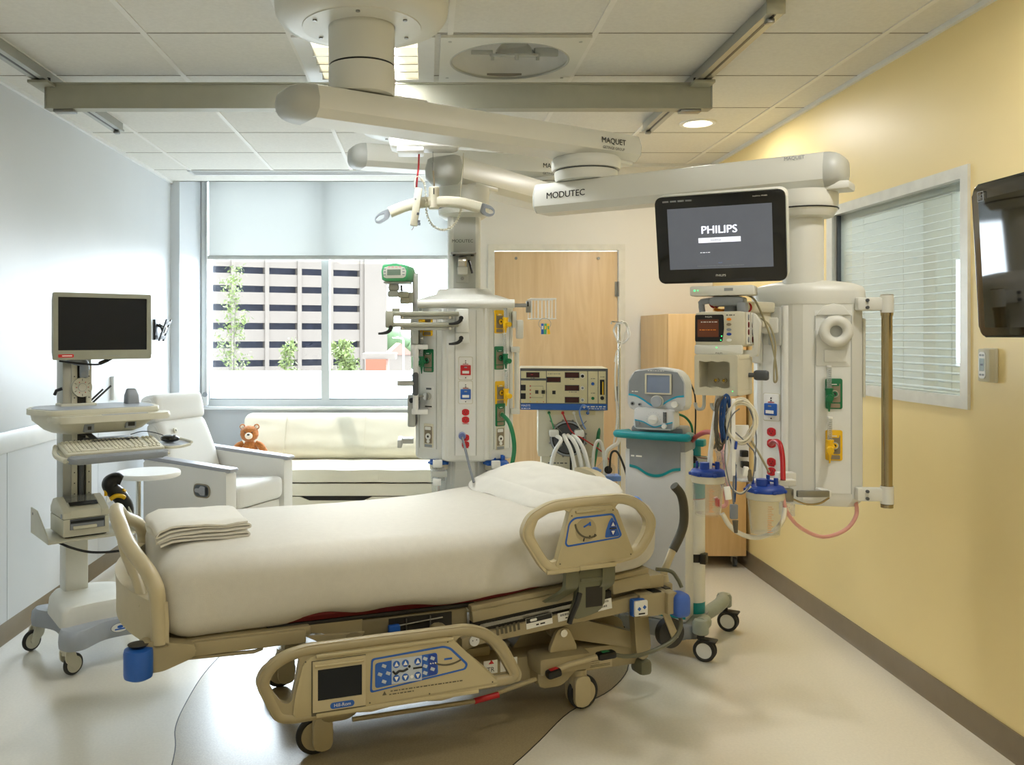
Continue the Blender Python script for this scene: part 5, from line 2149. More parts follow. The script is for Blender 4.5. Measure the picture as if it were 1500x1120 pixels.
mb.b2((x6(598), Yo - .02, z6(444)), (x6(606), Yo + .03, z6(428)), .004)
mb.build('mount_block', None, po, world=True)
mb = MB()
mb.use('grey_dark').tube([(x6(588), Yo - .04, z6(418)), (x6(589), Yo - .045, z6(427))], .006, 8)
mb.build('lever', None, po, world=True)
mb = MB()
mb.use('boom_grey').box((x6(583), Yo, z6(414.5)), (.125, .13, .007), .002, rot=-4)
mb.build('shelf_plate', None, po, world=True)
px_ = thing('pulse_oximeter', 'green pulse oximeter with grey display on its tilting mount', 'medical monitor', (x6(584), Yo, z6(413)), -12)
oc = [(x, z) for x, z in [(-.064, .008), (-.05, 0), (.05, 0), (.064, .012), (.068, .05), (.058, .075), (.035, .083), (0, .086), (-.035, .085), (-.06, .078), (-.068, .05)]]
mb = MB()
mb.prism(oc, .16, Matrix.Translation((0, .08, 0)) @ FRONT, .008)
mb.build('case', 'green_light', px_)
mb = MB()
mb.use('boom').prism([(x * .84, .042 + (z - .042) * .66) for x, z in oc], .003, Matrix.Translation((0, -.079, 0)) @ FRONT, .001)
mb.use('lcd_green').b2((-.036, -.0835, .028), (.03, -.082, .056))
mb.use('pink')
for k in range(4):
    mb.box((-.027 + k * .018, -.083, .068), (.011, .002, .006))
mb.use('grey_mid')
for z in (.03, .044, .058):
    mb.box((.044, -.083, z), (.011, .002, .005))
    mb.box((-.048, -.083, z), (.010, .002, .005))
mb.build('front_panel', None, px_)
# wire basket on the boom rail, with tags
wb = thing('wire_basket', 'small white wire basket on the end of the boom rail in front of the door', 'basket', tuple(P(797, 466, 4.27)))
mb = MB()
Yb = 4.27
X7 = lambda px: P(px, 0, Yb).x
Z7 = lambda py: zf(py, Yb)
for dy in (0, .12):
    for px in (778, 783.5, 788, 793.5, 799, 805, 808.5, 814):
        mb.tube([(X7(px), Yb + dy, Z7(437.5)), (X7(px), Yb + dy, Z7(466.5))], .0022, 6)
    for py in (437.5, 466.5):
        mb.tube([(X7(777), Yb + dy, Z7(py)), (X7(815), Yb + dy, Z7(py))], .0026 if py > 440 else .0038, 6)
for px in (778, 788, 799, 808.5, 814):
    for py in ((437.5, 466.5) if px in (778, 814) else (466.5,)):
        mb.tube([(X7(px), Yb, Z7(py)), (X7(px), Yb + .12, Z7(py))], .0022, 6)
mb.build('wire_cage', 'white', wb, world=True)
mb = MB()
mb.use('steel').b2((X7(771), Yb - .015, Z7(457.5)), (X7(777), Yb + .02, Z7(440.5)), .002)
mb.use('black').b2((X7(771.5), Yb - .022, Z7(449)), (X7(774), Yb - .012, Z7(442)), .002)
mb.build('clamp', None, wb, world=True)
tg = thing('tag_ring', 'ring of blue, green and yellow tags hanging from the wire basket', 'tags', tuple(P(799, 475, Yb - .006)))
mb = MB()
mb.tube([P(798 + 9 * math.cos(a * PI / 12), 474 + 8 * math.sin(a * PI / 12), Yb - .008) for a in range(24)], .0013, 6, closed=True)
mb.build('ring', 'steel', tg, world=True)
for px, c_, cb_, rt in ((794.5, 'blue', 'sticker', 0), (798.8, 'green_light', 'yellow', 3), (803.2, 'yellow', 'green_light', -6)):
    mb = MB()
    q = P(px, 481.5, Yb - .012)
    mb.use(c_).box(q, (.013, .003, .052), .001, rot=(0, rt, 0))
    mb.use(cb_).box(q + Vector((0, -.002, .006)), (.007, .001, .016), rot=(0, rt, 0))
    mb.build('tag', None, tg, world=True)
# suction canisters
def canister(label, c, h, r, group=None, lidc='blue_dark', marks='orange', red=False):
    """c = top centre of the lid rim"""
    t = thing('suction_canister', label, 'suction canister', (c[0], c[1], c[2] - h), 0, group)
    mb = MB()
    mb.lathe([(r * .74, 0), (r * .78, .004), (r * .97, h - .035), (r * 1.0, h - .03), (r * 1.0, h - .012), (r * .97, h - .012), (r * .94, h - .035), (r * .75, .007), (.001, .007)], (0, 0, 0), 36, cap=False)
    mb.build('jar', 'clear_plastic', t)
    mb = MB()
    mb.lathe([(r * 1.0, h - .038), (r * 1.03, h - .034), (r * 1.03, h - .012), (r, h - .012)], (0, 0, 0), 36, cap=False)
    mb.build('rim', 'cream', t)
    mb = MB()
    mb.lathe([(r * 1.02, h - .014), (r * 1.08, h - .012), (r * 1.08, h - .003), (r * .98, h + .006), (r * .8, h + .010)], (0, 0, 0), 36)
    for k in range(7):
        a = 2 * PI * k / 7 + .3
        mb.box((r * 1.06 * math.cos(a), r * 1.06 * math.sin(a), h - .008), (.014, .014, .011), .003, rot=math.degrees(a))
    mb.cyl((-r * .32, -r * .3, h + .008), (-r * .32, -r * .3, h + .034), r * .30, n=20)
    for x, y, hh_, rr_ in ((-.6, .3, .034, .005), (.25, .25, .042, .0065), (.5, -.25, .036, .0075), (.68, .1, .030, .006)):
        mb.cyl((r * x, r * y, h + .006), (r * x, r * y, h + hh_), rr_, n=12)
    mb.tube([(r * .5, -r * .25, h + .024), (r * .25, r * .25, h + .024)], .0045, 8)
    mb.build('lid', lidc, t)
    mb = MB()
    mb.use(marks)
    for k in range(14):
        z = .02 + k * (h - .07) / 14
        rr = r * (.80 + .17 * z / h)
        L_ = .016 if k % 3 == 0 else .010
        for j in range(3):
            a = R(-100 + j * 7 * L_ / .016)
            mb.box((rr * math.cos(a), rr * math.sin(a), z), (.0012, L_ / 2.6, .0012), rot=math.degrees(a))
    if red:
        mb.use('red')
        for k in range(5):
            a = R(-78 + k * 5)
            mb.box((r * .9 * math.cos(a), r * .9 * math.sin(a), .055 - k * .001), (.0012, .0018, .024 + .004 * (k % 3)), rot=math.degrees(a))
    mb.build('scale_marks', None, t)
    return t


gq = 'suction canisters on the booms'
canister('suction canister with blue lid and red markings, nearest the ventilator', P(1037, 690, 3.12), .155, .056, gq, red=True)
canister('suction canister with blue lid right under the boom head by the yellow wall', P(1121, 714, 3.08), .165, .062, gq)
canister('suction canister with blue lid left of the rear boom column, above the sofa', P(643, 675, 4.38), .18, .045, gq, 'blue')
canister('suction canister with blue lid behind the pillow, right of the rear column', P(727, 676, 4.38), .15, .055, gq, 'blue')
mb = MB()
cb = thing('canister_bracket', 'clear and white canister bracket with meters below the rear boom head', 'bracket', tuple(P(640, 690, 4.3)))
mb.use('white').b2((P(634, 0, 4.3).x, 4.30, zf(685, 4.3)), (P(648, 0, 4.3).x, 4.335, zf(674, 4.3)), .004)
mb.use('acrylic').b2((P(633, 0, 4.3).x, 4.30, zf(704, 4.3)), (P(652, 0, 4.3).x, 4.335, zf(685, 4.3)), .004)
mb.use('boom_grey').b2((P(632, 0, 4.3).x, 4.285, zf(698, 4.3)), (P(655, 0, 4.3).x, 4.32, zf(690, 4.3)), .003)
mb.use('white').b2((P(634, 0, 4.3).x, 4.28, zf(710, 4.3)), (P(646, 0, 4.3).x, 4.32, zf(700, 4.3)), .004)
mb.build('holder', None, cb, world=True)
mb = MB()
mb.use('white').b2((P(720, 0, 4.3).x, 4.29, zf(686, 4.3)), (P(733, 0, 4.3).x, 4.325, zf(675, 4.3)), .004)
mb.use('boom_grey').b2((P(720, 0, 4.3).x, 4.30, zf(697, 4.3)), (P(733, 0, 4.3).x, 4.32, zf(686, 4.3)), .003)
mb.build('holder', None, cb, world=True)
# =================================================================== overhead patient lift
cl = thing('ceiling_lift', 'overhead patient lift: two aluminium ceiling rails and a traverse beam', 'patient lift', (-.24, 4.25, ZC))
for x, ya, yb in ((-1.845, 3.2, 5.27), (1.32, 3.33, 5.27)):
    mb = MB()
    mb.prism([(-.034, -.012), (.034, -.012), (.034, -.0), (.026, -.0), (.026, .042), (-.026, .042), (-.026, 0), (-.034, 0)], yb - ya, Matrix(((1, 0, 0, x), (0, 0, 1, ya), (0, 1, 0, ZC - .044), (0, 0, 0, 1))))
    rl_ = mb.build('ceiling_rail', 'alu', cl, world=True)
    MB().b2((x - .006, ya + .01, ZC - .0575), (x + .006, yb - .01, ZC - .0555)).build('rail_slot', 'black', rl_, world=True)
    mb = MB()
    mb.b2((x - .036, ya - .008, ZC - .058), (x + .036, ya, ZC - .002), .002)
    mb.build('end_stop', 'alu_matte', rl_, world=True)
    for q in (ya + .06, yb - .03):
        MB().box((x, q, ZC - .066), (.03, .036, .016), .003).build('stop_bolt', 'steel', rl_, world=True)
    mb = MB()
    mb.b2((x - .05, 4.17, ZC - .075), (x + .05, 4.40, ZC - .06), .003)
    for k in (-.03, .03):
        mb.use('black').cyl((x + k, 4.22, ZC - .06), (x + k, 4.22, ZC - .04), .011, n=12)
    mb.build('trolley', 'alu_matte', cl, world=True)
mb = MB()
mb.prism([(-.034, 0), (.034, 0), (.034, .008), (.028, .008), (.028, .118), (.034, .118), (.034, .126), (-.034, .126), (-.034, .118), (-.028, .118), (-.028, .008), (-.034, .008)], 3.225, Matrix(((0, 0, 1, -1.846), (1, 0, 0, 4.285), (0, 1, 0, zf(158.5, 4.25)), (0, 0, 0, 1))))
tb_ = mb.build('traverse_beam', 'alu_matte', cl, world=True)
for x in (-1.845, 1.379):
    MB().b2((x - .003, 4.252, zf(158.5, 4.25)), (x + .003, 4.318, zf(158.5, 4.25) + .126), .001).build('beam_cap', 'alu', tb_, world=True)
for x in (-1.76, 1.28):
    MB().b2((x - .05, 4.26, zf(158.5, 4.25) - .014), (x + .05, 4.31, zf(158.5, 4.25)), .002).build('beam_stop', 'steel', tb_, world=True)
mt_ = thing('lift_motor', 'white lift motor box hanging under the traverse beam behind the front boom arm', 'patient lift', (-.02, 4.285, 2.62))
mb = MB()
mb.rbox((-.01, 4.285, 2.515), (.34, .16, .16), .03, (10, 6, 6))
mb.b2((-.142, 4.20, 2.415), (-.014, 4.34, 2.44), .006)
mb.build('motor_case', 'white', mt_, world=True)
mb = MB()
mb.b2((-.1, 4.265, 2.59), (.08, 4.305, 2.633), .004)
mb.use('steel').cyl((P(657, 160, 4.25).x, 4.25, 2.628), (P(648, 160, 4.25).x, 4.25, 2.628), .012, n=12)
mb.build('trolley', 'alu_matte', mt_, world=True)
sb = thing('spreader_bar', 'curved cream lift spreader bar with two grey loop hooks hanging from a wire', 'spreader bar', tuple(P(636, 290, 4.28)))
Yk = 4.28
bar = catmull([P(571, 311, Yk), P(594, 302, Yk), P(617, 297, Yk), P(636, 296, Yk), P(658, 295.5, Yk), P(681, 298, Yk), P(704, 304.5, Yk)], 5)
mb = MB()
rg = []
for i, p in enumerate(bar):
    d = (bar[min(i + 1, len(bar) - 1)] - bar[max(i - 1, 0)]).normalized()
    u = Vector((-d.z, 0, d.x))
    u = u if u.z > 0 else -u
    sec = rrect(.044, .052, .014, 3)
    rg.append([p + Vector((0, x, 0)) + u * z for x, z in sec])
mb.loft(rg)
mb.f = [f for f in mb.f]
mb.build('bar', 'cream', sb, world=True, ang=50)
mb = MB()
mb.lathe([(.022, -.055), (.026, -.05), (.026, .05), (.022, .054)], P(635.5, 290, Yk), 24)
mb.use('black').box(P(635.5, 280, Yk - .026), (.005, .004, .03))
mb.build('hub', 'cream', sb, world=True)
for pts_ in ([(571, 305), (571, 319), (556, 328), (549.5, 326), (549, 319), (556, 312)], [(703, 297), (703, 312), (716, 317.5), (724, 315), (725, 308), (718, 301)]):
    o = capsule_loop([((p[0] - CX) * Yk / F, -(p[1] - CY) * Yk / F) for p in pts_], .02)
    cx_ = sum(p[0] for p in o) / len(o)
    cz_ = sum(p[1] for p in o) / len(o)
    sgn = -1 if pts_[0][0] < 600 else 1
    hl = [(cx_ + .008 * sgn + (p[0] - cx_) * .56, cz_ - .003 + (p[1] - cz_) * .50) for p in o]
    mb = MB()
    mb.holed(o, [hl], .026, Matrix.Translation((0, Yk + .013, EH)) @ FRONT)
    mb.build('loop_hook', 'grey_mid', sb, world=True)
mb = MB()
mb.tube([P(634, 222, Yk), P(634.5, 240, Yk)], .0018, 6)
mb.use('steel').tube([P(634.5, 238, Yk), P(634.5, 250, Yk)], .006, 8)
mb.use('gas_plate').tube([P(634.5, 250, Yk), P(635, 258, Yk), P(636, 265, Yk), P(635.5, 283, Yk)], .0045, 8)
mb.build('hanging_wire', 'steel', sb, world=True)
hc = thing('hand_control', 'cream hand control tucked over the left half of the spreader bar', 'remote control', tuple(P(612, 300, Yk - .045)))
mb = MB()
q = [P(606.5, 286, Yk - .045), P(613, 320, Yk - .045)]
mb.box((q[0] + q[1]) / 2 + Vector((0, 0, .0)), (.036, .022, .185), .006, rot=(0, 8, 0))
mb.build('case', 'cream', hc, world=True)
mb = MB()
for py in (313, 324, 328):
    mb.box(P(612.3 + (py - 313) * .12, py, Yk - .058), (.012, .004, .012), .001, rot=(0, 8, 0))
mb.use('grey_mid').cyl(P(608.6, 291.5, Yk - .056), P(608.6, 291.5, Yk - .058), .005, n=12)
mb.build('button', 'grey_dark', hc, world=True)
ct = thing('control_cord', 'cream coiled control cord looping below the spreader bar', 'cord', tuple(P(650, 330, Yk)))
mb = MB()
hel = catmull([P(617, 262, Yk - .03), P(622, 270, Yk - .03), P(624, 290, Yk - .035), P(625, 312, Yk - .03), P(632, 328, Yk), P(645, 336, Yk), P(657, 335, Yk), P(668, 325, Yk), P(674, 312, Yk), P(676, 302, Yk + .02)], 26)
cp_ = []
for i, p in enumerate(hel):
    d = (hel[min(i + 1, len(hel) - 1)] - hel[max(0, i - 1)]).normalized()
    u = d.cross(Vector((0, 1, 0))).normalized()
    v = d.cross(u)
    a = i * 1.1
    cp_.append(p + (u * math.cos(a) + v * math.sin(a)) * .0048)
mb.tube(cp_, .0026, 6)
mb.tube([P(617, 263, Yk - .03), P(613, 258, Yk - .03), P(608, 262, Yk - .04), P(607, 275, Yk - .045)], .0022, 6, 4)
mb.tube([P(675, 300, Yk + .02), P(674, 285, Yk + .02), P(678, 250, Yk + .02), P(679, 224, Yk + .02)], .0024, 6, 4)
mb.build('coil', 'cream', ct, world=True)
rc = thing('emergency_strap', 'red pull strap hanging from the lift motor to the hand control', 'strap', tuple(P(612, 222, Yk - .02)))
mb = MB()
mb.tube([P(614, 222, Yk - .01), P(613, 245, Yk - .02), P(611, 262, Yk - .03), P(610, 276, Yk - .03)], .0045, 8, 3)
mb.build('strap', 'red', rc, world=True)
MB().tube([P(607, 322, Yk - .035), P(606, 332, Yk - .035), P(603, 337, Yk - .035)], .0014, 6, 3).build('strap_tail', 'maroon', rc, world=True)
# =================================================================== computer cart (frame: x right, y away, z up)
CO, CA = (-1.73, 4.36, 0), 37
ct_ = thing('computer_cart', 'grey and cream rolling workstation cart with tall column at the left wall', 'computer cart', CO, CA)


def poly_ring(o, z, k=1., c=(.07, -.16)):
    return [Vector((c[0] + (x - c[0]) * k, c[1] + (y - c[1]) * k, z)) for x, y in o]


bo = capsule_loop([(-.165, -.44), (-.10, -.45), (.02, -.36), (.16, -.36), (.26, -.45), (.33, -.44), (.33, -.36), (.26, -.24), (.26, -.08), (.33, .05), (.32, .12), (.24, .12), (.15, .03), (-.02, .03), (-.11, .12), (-.19, .12), (-.205, .05), (-.13, -.08), (-.13, -.24), (-.19, -.36)], .05, 4)
mb = MB()
mb.loft([poly_ring(bo, .125, .99), poly_ring(bo, .15, 1.), poly_ring(bo, .185, .985), poly_ring(bo, .205, .93)])
cbase = mb.build('cart_base', 'cart_grey', ct_, ang=50)
mb = MB()
wo = capsule_loop([(-.165, -.34), (-.02, -.31), (.16, -.31), (.27, -.34), (.24, -.2), (.2, .03), (.1, .09), (-.1, .09), (-.15, -.02)], .04, 4)
mb.loft([poly_ring(wo, .2, 1.), poly_ring(wo, .265, .97), poly_ring(wo, .285, .9), poly_ring(wo, .292, .6)])
mb.build('base_cover', 'cart_white', ct_, ang=50)
mb = MB()
mb.use('sticker').prism(ngon(.042, 28, 1, .5), .002, Matrix.Translation((.09, -.372, .172)) @ FRONT)
mb.use('blue').prism(ngon(.014, 16, 1, .5), .001, Matrix.Translation((.09, -.374, .176)) @ FRONT)
mb.use('blue').box((.09, -.3745, .165), (.05, .001, .006))
mb.use('grey_mid').holed(ngon(.044, 28, 1, .52), [ngon(.041, 28, 1, .5)], .003, Matrix.Translation((.09, -.3715, .172)) @ FRONT)
mb.build('badge', None, cbase)
for x, y, a in ((-.152, -.385, 20), (-.168, .075, 200), (.30, -.385, 150), (.29, .08, 80)):
    X = Matrix.Translation((x, y, 0)) @ Matrix.Rotation(R(a), 4, 'Z')
    mb = MB(X)
    mb.cyl((0, 0, .10), (0, 0, .145), .022, n=18)
    for sy in (-1, 1):
        mb.prism(capsule_loop([(-.02, .075), (.03, .03), (.05, .05), (.022, .125), (-.024, .125)], .015), .008, Matrix.Translation((0, sy * .021 + .004, 0)) @ FRONT, .002)
    mb.box((0, 0, .118), (.046, .05, .014), .005)
    c_ = mb.build('caster', 'cart_cream', ct_)
    mb = MB(X)
    mb.use('rubber').torus((.032, 0, .05), .039, .011, 32, 10, axis='y')
    mb.use('cart_cream').cyl((.032, -.012, .05), (.032, .012, .05), .037, n=28)
    mb.use('grey_mid').cyl((.032, -.018, .05), (.032, .018, .05), .012, n=16)
    mb.build('wheel', None, c_)
mb = MB()
mb.use('cart_white').b2((-.072, -.05, .28), (.040, .055, .62), .012)
mb.use('alu').b2((-.085, -.055, .60), (.052, .055, 1.46), .006)
mb.use('cart_cream').b2((-.045, -.064, .62), (-.018, -.054, 1.40), .002)
mb.b2((.024, -.064, .62), (.050, -.054, 1.40), .002)
mb.use('bed_gap').b2((-.017, -.0555, .62), (.023, -.0545, 1.40))
mb.use('grey_dark').tube([(.003, -.058, .65), (.0, -.060, .8), (.006, -.058, 1.0)], .012, 8)
mb.use('black')
for k in range(14):
    z = .66 + k * .052
    for x in (-.032, .037):
        mb.cyl((x, -.0635, z), (x, -.0648, z), .003, n=8)
mb.build('column', None, ct_)
mb = MB()
mb.use('cart_cream').cyl((.0, -.066, 1.283), (.0, -.084, 1.283), .047, n=48)
mb.use('grey_mid').cyl((.0, -.0842, 1.283), (.0, -.0855, 1.283), .020, n=32)
mb.use('cart_cream').cyl((.0, -.0852, 1.283), (.0, -.0865, 1.283), .0185, n=32)
for k in range(6):
    a = R(60 * k + 30)
    mb.use('black').box((.037 * math.cos(a), -.0848, 1.283 + .037 * math.sin(a)), (.010, .001, .0022), rot=(0, -(60 * k + 30), 0))
    a = R(60 * k)
    mb.use('red').box((.028 * math.cos(a), -.0848, 1.283 + .028 * math.sin(a)), (.006, .001, .003), rot=(0, -(60 * k), 0))
mb.build('dial', None, ct_)
mb = MB()
mb.tube([(-.07, -.10, 1.43), (-.04, -.11, 1.415), (.0, -.10, 1.405), (.012, -.085, 1.37)], .022, 12, 5)
mb.box((.01, -.075, 1.36), (.04, .03, .06), .008)
mb.build('monitor_arm', 'grey_mid', ct_)
# work surface
to = capsule_loop([(-.265, -.10), (-.20, -.30), (.31, -.30), (.34, -.12), (.32, .02), (.24, .06), (-.2, .06)], .05, 5)
mb = MB()
mb.prism(to, .026, Matrix.Translation((0, 0, 1.165)), .008)
ws = mb.build('work_surface', 'cart_cream', ct_)
mb = MB()
mb.prism([(.035 + (x - .035) * .93, -.12 + (y + .12) * .9) for x, y in to], .003, Matrix.Translation((0, 0, 1.1902)))
mb.b2((.02, -.352, 1.1645), (.23, -.305, 1.1665))
mb.build('surface_mat', 'cart_grey', ws)
lo_ = capsule_loop([(-.205, -.20), (-.195, -.33), (-.14, -.365), (.30, -.365), (.355, -.33), (.35, -.2)], .05, 5)
mb = MB()
mb.prism(lo_, .03, Matrix.Translation((0, 0, 1.135)), .012)
mb.build('front_lip', 'cart_cream', ws)
mb = MB()
b0 = capsule_loop([(-.25, -.09), (-.18, -.32), (.29, -.32), (.33, -.10), (.22, .05), (-.18, .05)], .05, 4)
mb.loft([poly_ring(b0, 1.075, .66, (.03, -.12)), poly_ring(b0, 1.09, .78, (.03, -.12)), poly_ring(b0, 1.135, .97, (.03, -.12)), poly_ring(b0, 1.168, 1., (.03, -.12))])
mb.use('grey_mid').box((-.03, -.290, 1.105), (.045, .03, .04), .003)
mb.box((.165, -.290, 1.115), (.05, .03, .042), .003)
mb.use('black').box((-.03, -.306, 1.105), (.016, .004, .016))
mb.box((.165, -.306, 1.113), (.032, .004, .018))
mb.build('housing', 'cart_cream', ct_)
mb = MB()
mb.b2((-.10, -.085, 1.186), (.07, .02, 1.205), .005)
mb.build('column_collar', 'cart_cream', ct_)
# keyboard tray with mouse platform
mb = MB()
X = Matrix.Translation((.06, -.36, 1.0)) @ Matrix.Rotation(R(11), 4, 'X')
mb.box((.0, .0, -.002), (.47, .22, .008), .003, M=X)
mb.use('grey_mid').prism(capsule_loop([(-.235, -.085), (-.215, -.135), (.215, -.125), (.235, -.085)], .03, 5), .028, X @ Matrix.Translation((0, 0, -.012)), .008)
mb.use('cart_cream').tube([(-.23, .10, .006), (-.25, .02, -.01), (-.235, -.09, -.004)], .011, 8, 4, M=X)
mb.build('keyboard_tray', 'cart_cream', ct_)
mb = MB()
mo = capsule_loop([(.285, -.20), (.29, -.44), (.36, -.44), (.45, -.36), (.43, -.24), (.40, -.20)], .03, 4)
mb.use('cart_cream').prism(mo, .012, Matrix.Translation((0, 0, .996)), .003)
mb.use('cart_grey').prism([(.365 + (x - .365) * .88, -.32 + (y + .32) * .88) for x, y in mo], .002, Matrix.Translation((0, 0, 1.0075)))
mb.use('cart_cream').tube([(.44, -.37, 1.012), (.432, -.25, 1.018), (.40, -.205, 1.018)], .007, 8, 4)
mb.build('mouse_platform', None, ct_)
mb = MB()
mb.b2((-.02, -.30, 1.02), (.20, -.16, 1.045), .004)
mb.tube([(.03, -.25, 1.03), (.02, -.1, 1.06), (.0, -.06, 1.06)], .012, 8)
mb.build('tray_slide', 'black', ct_)
# printer shelf
mb = MB()
mb.b2((-.20, -.27, .578), (.22, .06, .586), .002)
mb.build('shelf', 'cart_cream', ct_)
for x in (-.20, .22):
    mb = MB()
    mb.prism([(-.06, .578), (.27, .578), (.27, .60), (.05, .70), (-.06, .70)], .006, Matrix(((0, 0, 1, x - .003), (-1, 0, 0, 0), (0, 1, 0, 0), (0, 0, 0, 1))))
    mb.use('black').cyl((x - .004, .02, .675), (x + .004, .02, .675), .007, n=12)
    mb.build('shelf_side', 'cart_cream', ct_)
mb = MB()
mb.tube([(-.15, -.2, .575), (-.10, -.26, .55), (-.02, -.30, .525), (.08, -.33, .52), (.16, -.34, .53), (.2, -.2, .56), (.2, -.02, .57)], .006, 8, 5)
mb.build('cable', 'black', ct_)
MB().tube([(-.09, -.07, 1.28), (-.115, -.06, 1.27), (-.12, -.05, 1.25)], .008, 8).build('power_plug', 'black', ct_)
mb = MB()
mb.tube([(-.12, -.13, 1.415), (-.02, -.13, 1.40), (.06, -.135, 1.395), (.10, -.14, 1.41), (.13, -.14, 1.425)], .0045, 8, 5)
mb.box((.085, -.14, 1.408), (.05, .02, .018), .006, rot=(0, -22, 0))
mb.build('monitor_cable', 'black', ct_)
# things on the cart
CM = FM[ct_.name]
mo_ = thing('computer_monitor', 'switched-off flat computer monitor with silver bezel and red sticker above the cart', 'monitor', tuple(CM @ Vector((.07, -.15, 1.42))), CA)
mb = MB()
mb.holed(rrect(.462, .318, .008), [[(x, y + .012) for x, y in rrect(.420, .252, .002)]], .022, Matrix.Translation((0, -.02, .16)) @ FRONT)
mb.build('bezel', mat('bezel', (146, 147, 132), .4, .15), mo_)
mb = MB()
mb.b2((-.212, -.036, .044), (.212, -.024, .300))
mb.build('screen', 'screen_off', mo_)
mb = MB()
mb.rbox((0, .0, .16), (.455, .04, .312), .015, (10, 4, 10))
mb.rbox((0, .035, .15), (.28, .05, .2), .02, (8, 4, 8))
mb.build('back_shell', 'bezel', mo_)
mb = MB()
mb.use('red').prism(rrect(.07, .015, .002), .001, Matrix.Translation((-.175, -.042, .020)) @ FRONT)
mb.use('sticker').box((-.17, -.0432, .020), (.045, .0005, .004))
mb.use('grey_mid')
for k in range(7):
    mb.box((.0 + k * .012, -.0425, .018), (.006, .001, .003))
mb.build('sticker', None, mo_)
kb = thing('keyboard', 'cream computer keyboard on the cart tray', 'keyboard', tuple(CM @ Vector((.06, -.345, 1.008))), CA)
K = Matrix.Rotation(R(13), 4, 'X')
mb = MB(K)
mb.prism(rrect(.45, .165, .012), .018, None, .005)
mb.build('case', 'cart_cream', kb)
mb = MB(K)
rnd = random.Random(2)
for r_ in range(6):
    y = .062 - r_ * .0235 + (.004 if r_ == 0 else 0)
    x = -.214
    k = 0
    while x < .205:
        w_ = .0175
        if r_ == 5 and 3 <= k <= 4:
            w_ = .075
        if .072 < x < .084 or .140 < x < .150:
            x += .012
            continue
        mb.box((x + w_ / 2, y, .020), (w_ - .002, .0195, .009), .0025, seg=1)
        x += w_ + .001
        k += 1
mb.build('keys', mat('key_cream', (214, 210, 190), .5), kb)
ms = thing('computer_mouse', 'black computer mouse on the round-cornered platform beside the keyboard', 'mouse', tuple(CM @ Vector((.355, -.30, 1.0105))), CA + 25)
mb = MB()
mb.rbox((0, 0, .018), (.062, .108, .036), (.028, .045, .017), (10, 14, 6), lambda p: Vector((p.x * (1 - .15 * p.y / .054), p.y, p.z * (1 - .22 * max(0, -p.y) / .054) - (.0 if p.z > 0 else 0))))
mb.build('shell', 'black_gloss', ms)
mb = MB()
mb.use('grey_mid').cyl((-.004, -.032, .0335), (.004, -.032, .0335), .006, n=14)
mb.build('wheel', None, ms)
mc = thing('mouse_cable', 'thin black mouse cable looping behind the mouse', 'cable', tuple(CM @ Vector((.33, -.24, 1.01))), CA)
mb = MB()
mb.tube([CM @ Vector(p) for p in ((.37, -.245, 1.02), (.36, -.20, 1.035), (.32, -.17, 1.05), (.26, -.18, 1.06), (.20, -.19, 1.05))], .0022, 6, 5)
mb.build('wire', 'black', mc, world=True)
bs = thing('base_station', 'small grey wedge-shaped radio base on the cart work surface', 'radio base', tuple(CM @ Vector((.245, -.07, 1.1935))), CA)
mb = MB()
mb.loft([[Vector((x * .034, y * .03, 0)) for x, y in rrect(2, 2, .4)], [Vector((x * .031, y * .03 + .002, .04)) for x, y in rrect(2, 2, .4)], [Vector((x * .022, y * .016 + .008, .07)) for x, y in rrect(2, 2, .4)], [Vector((x * .017, y * .01 + .008, .075)) for x, y in rrect(2, 2, .4)]])
mb.build('shell', 'grey_mid', bs, ang=50)
MB().prism(rrect(.064, .056, .012), .006, Matrix.Translation((0, 0, .0))).build('foot', 'black', bs)
for dx, lab in ((0, 'shorter dark pen sticking out behind the cart column'), (.04, 'longer dark pen sticking out behind the cart column')):
    l = .08 + dx * .75
    sp_ = thing('pen', lab, 'pen', tuple(CM @ Vector((.08, .02, 1.2))), CA)
    MB().tube([(-.02 + dx * .5, 0, .0), (.05 + dx, .0, .02 + l * .55)], .005, 8).build('barrel', 'grey_dark', sp_)
pr = thing('label_printer', 'cream desktop label printer with clear domed lid on the cart shelf', 'printer', tuple(CM @ Vector((-.025, -.125, .592))), CA)
mb = MB()
prof_ = [(-.115, 0), (.115, 0), (.115, .10), (.108, .115), (.06, .165), (.0, .182), (-.06, .165), (-.10, .12), (-.115, .105)]
X = Matrix(((0, 0, 1, -.105), (1, 0, 0, 0), (0, 1, 0, 0), (0, 0, 0, 1)))
mb.use('cart_cream').prism([(-.115, .004), (.115, .004), (.115, .085), (-.115, .085)], .21, X, .004)
for x0, x1 in ((-.105, -.07), (.07, .105)):
    mb.prism([(-.115, .088), (.115, .088), (.112, .12), (.07, .16), (.02, .172), (-.03, .155), (-.105, .125), (-.115, .115)], x1 - x0, Matrix(((0, 0, 1, x0), (1, 0, 0, 0), (0, 1, 0, 0), (0, 0, 0, 1))), .003)
mb.prism([(-.115, .088), (-.07, .088), (-.03, .15), (-.105, .123)], .14, Matrix(((0, 0, 1, -.07), (1, 0, 0, 0), (0, 1, 0, 0), (0, 0, 0, 1))))
mb.build('case', None, pr)
mb = MB()
mb.use('clear_plastic').prism([(-.02, .15), (.02, .174), (.07, .162), (.11, .12), (.112, .09), (.108, .09), (.066, .156), (.02, .168), (-.018, .146)], .14, Matrix(((0, 0, 1, -.07), (1, 0, 0, 0), (0, 1, 0, 0), (0, 0, 0, 1))))
mb.build('lid_window', None, pr)
mb = MB()
mb.use('black').box((0, -.062, .146), (.13, .03, .004), rot=(21, 0, 0))
mb.use('grey_dark').b2((-.075, -.117, .035), (.085, -.113, .084))
mb.use('black').b2((-.072, -.1185, .066), (.08, -.1165, .076))
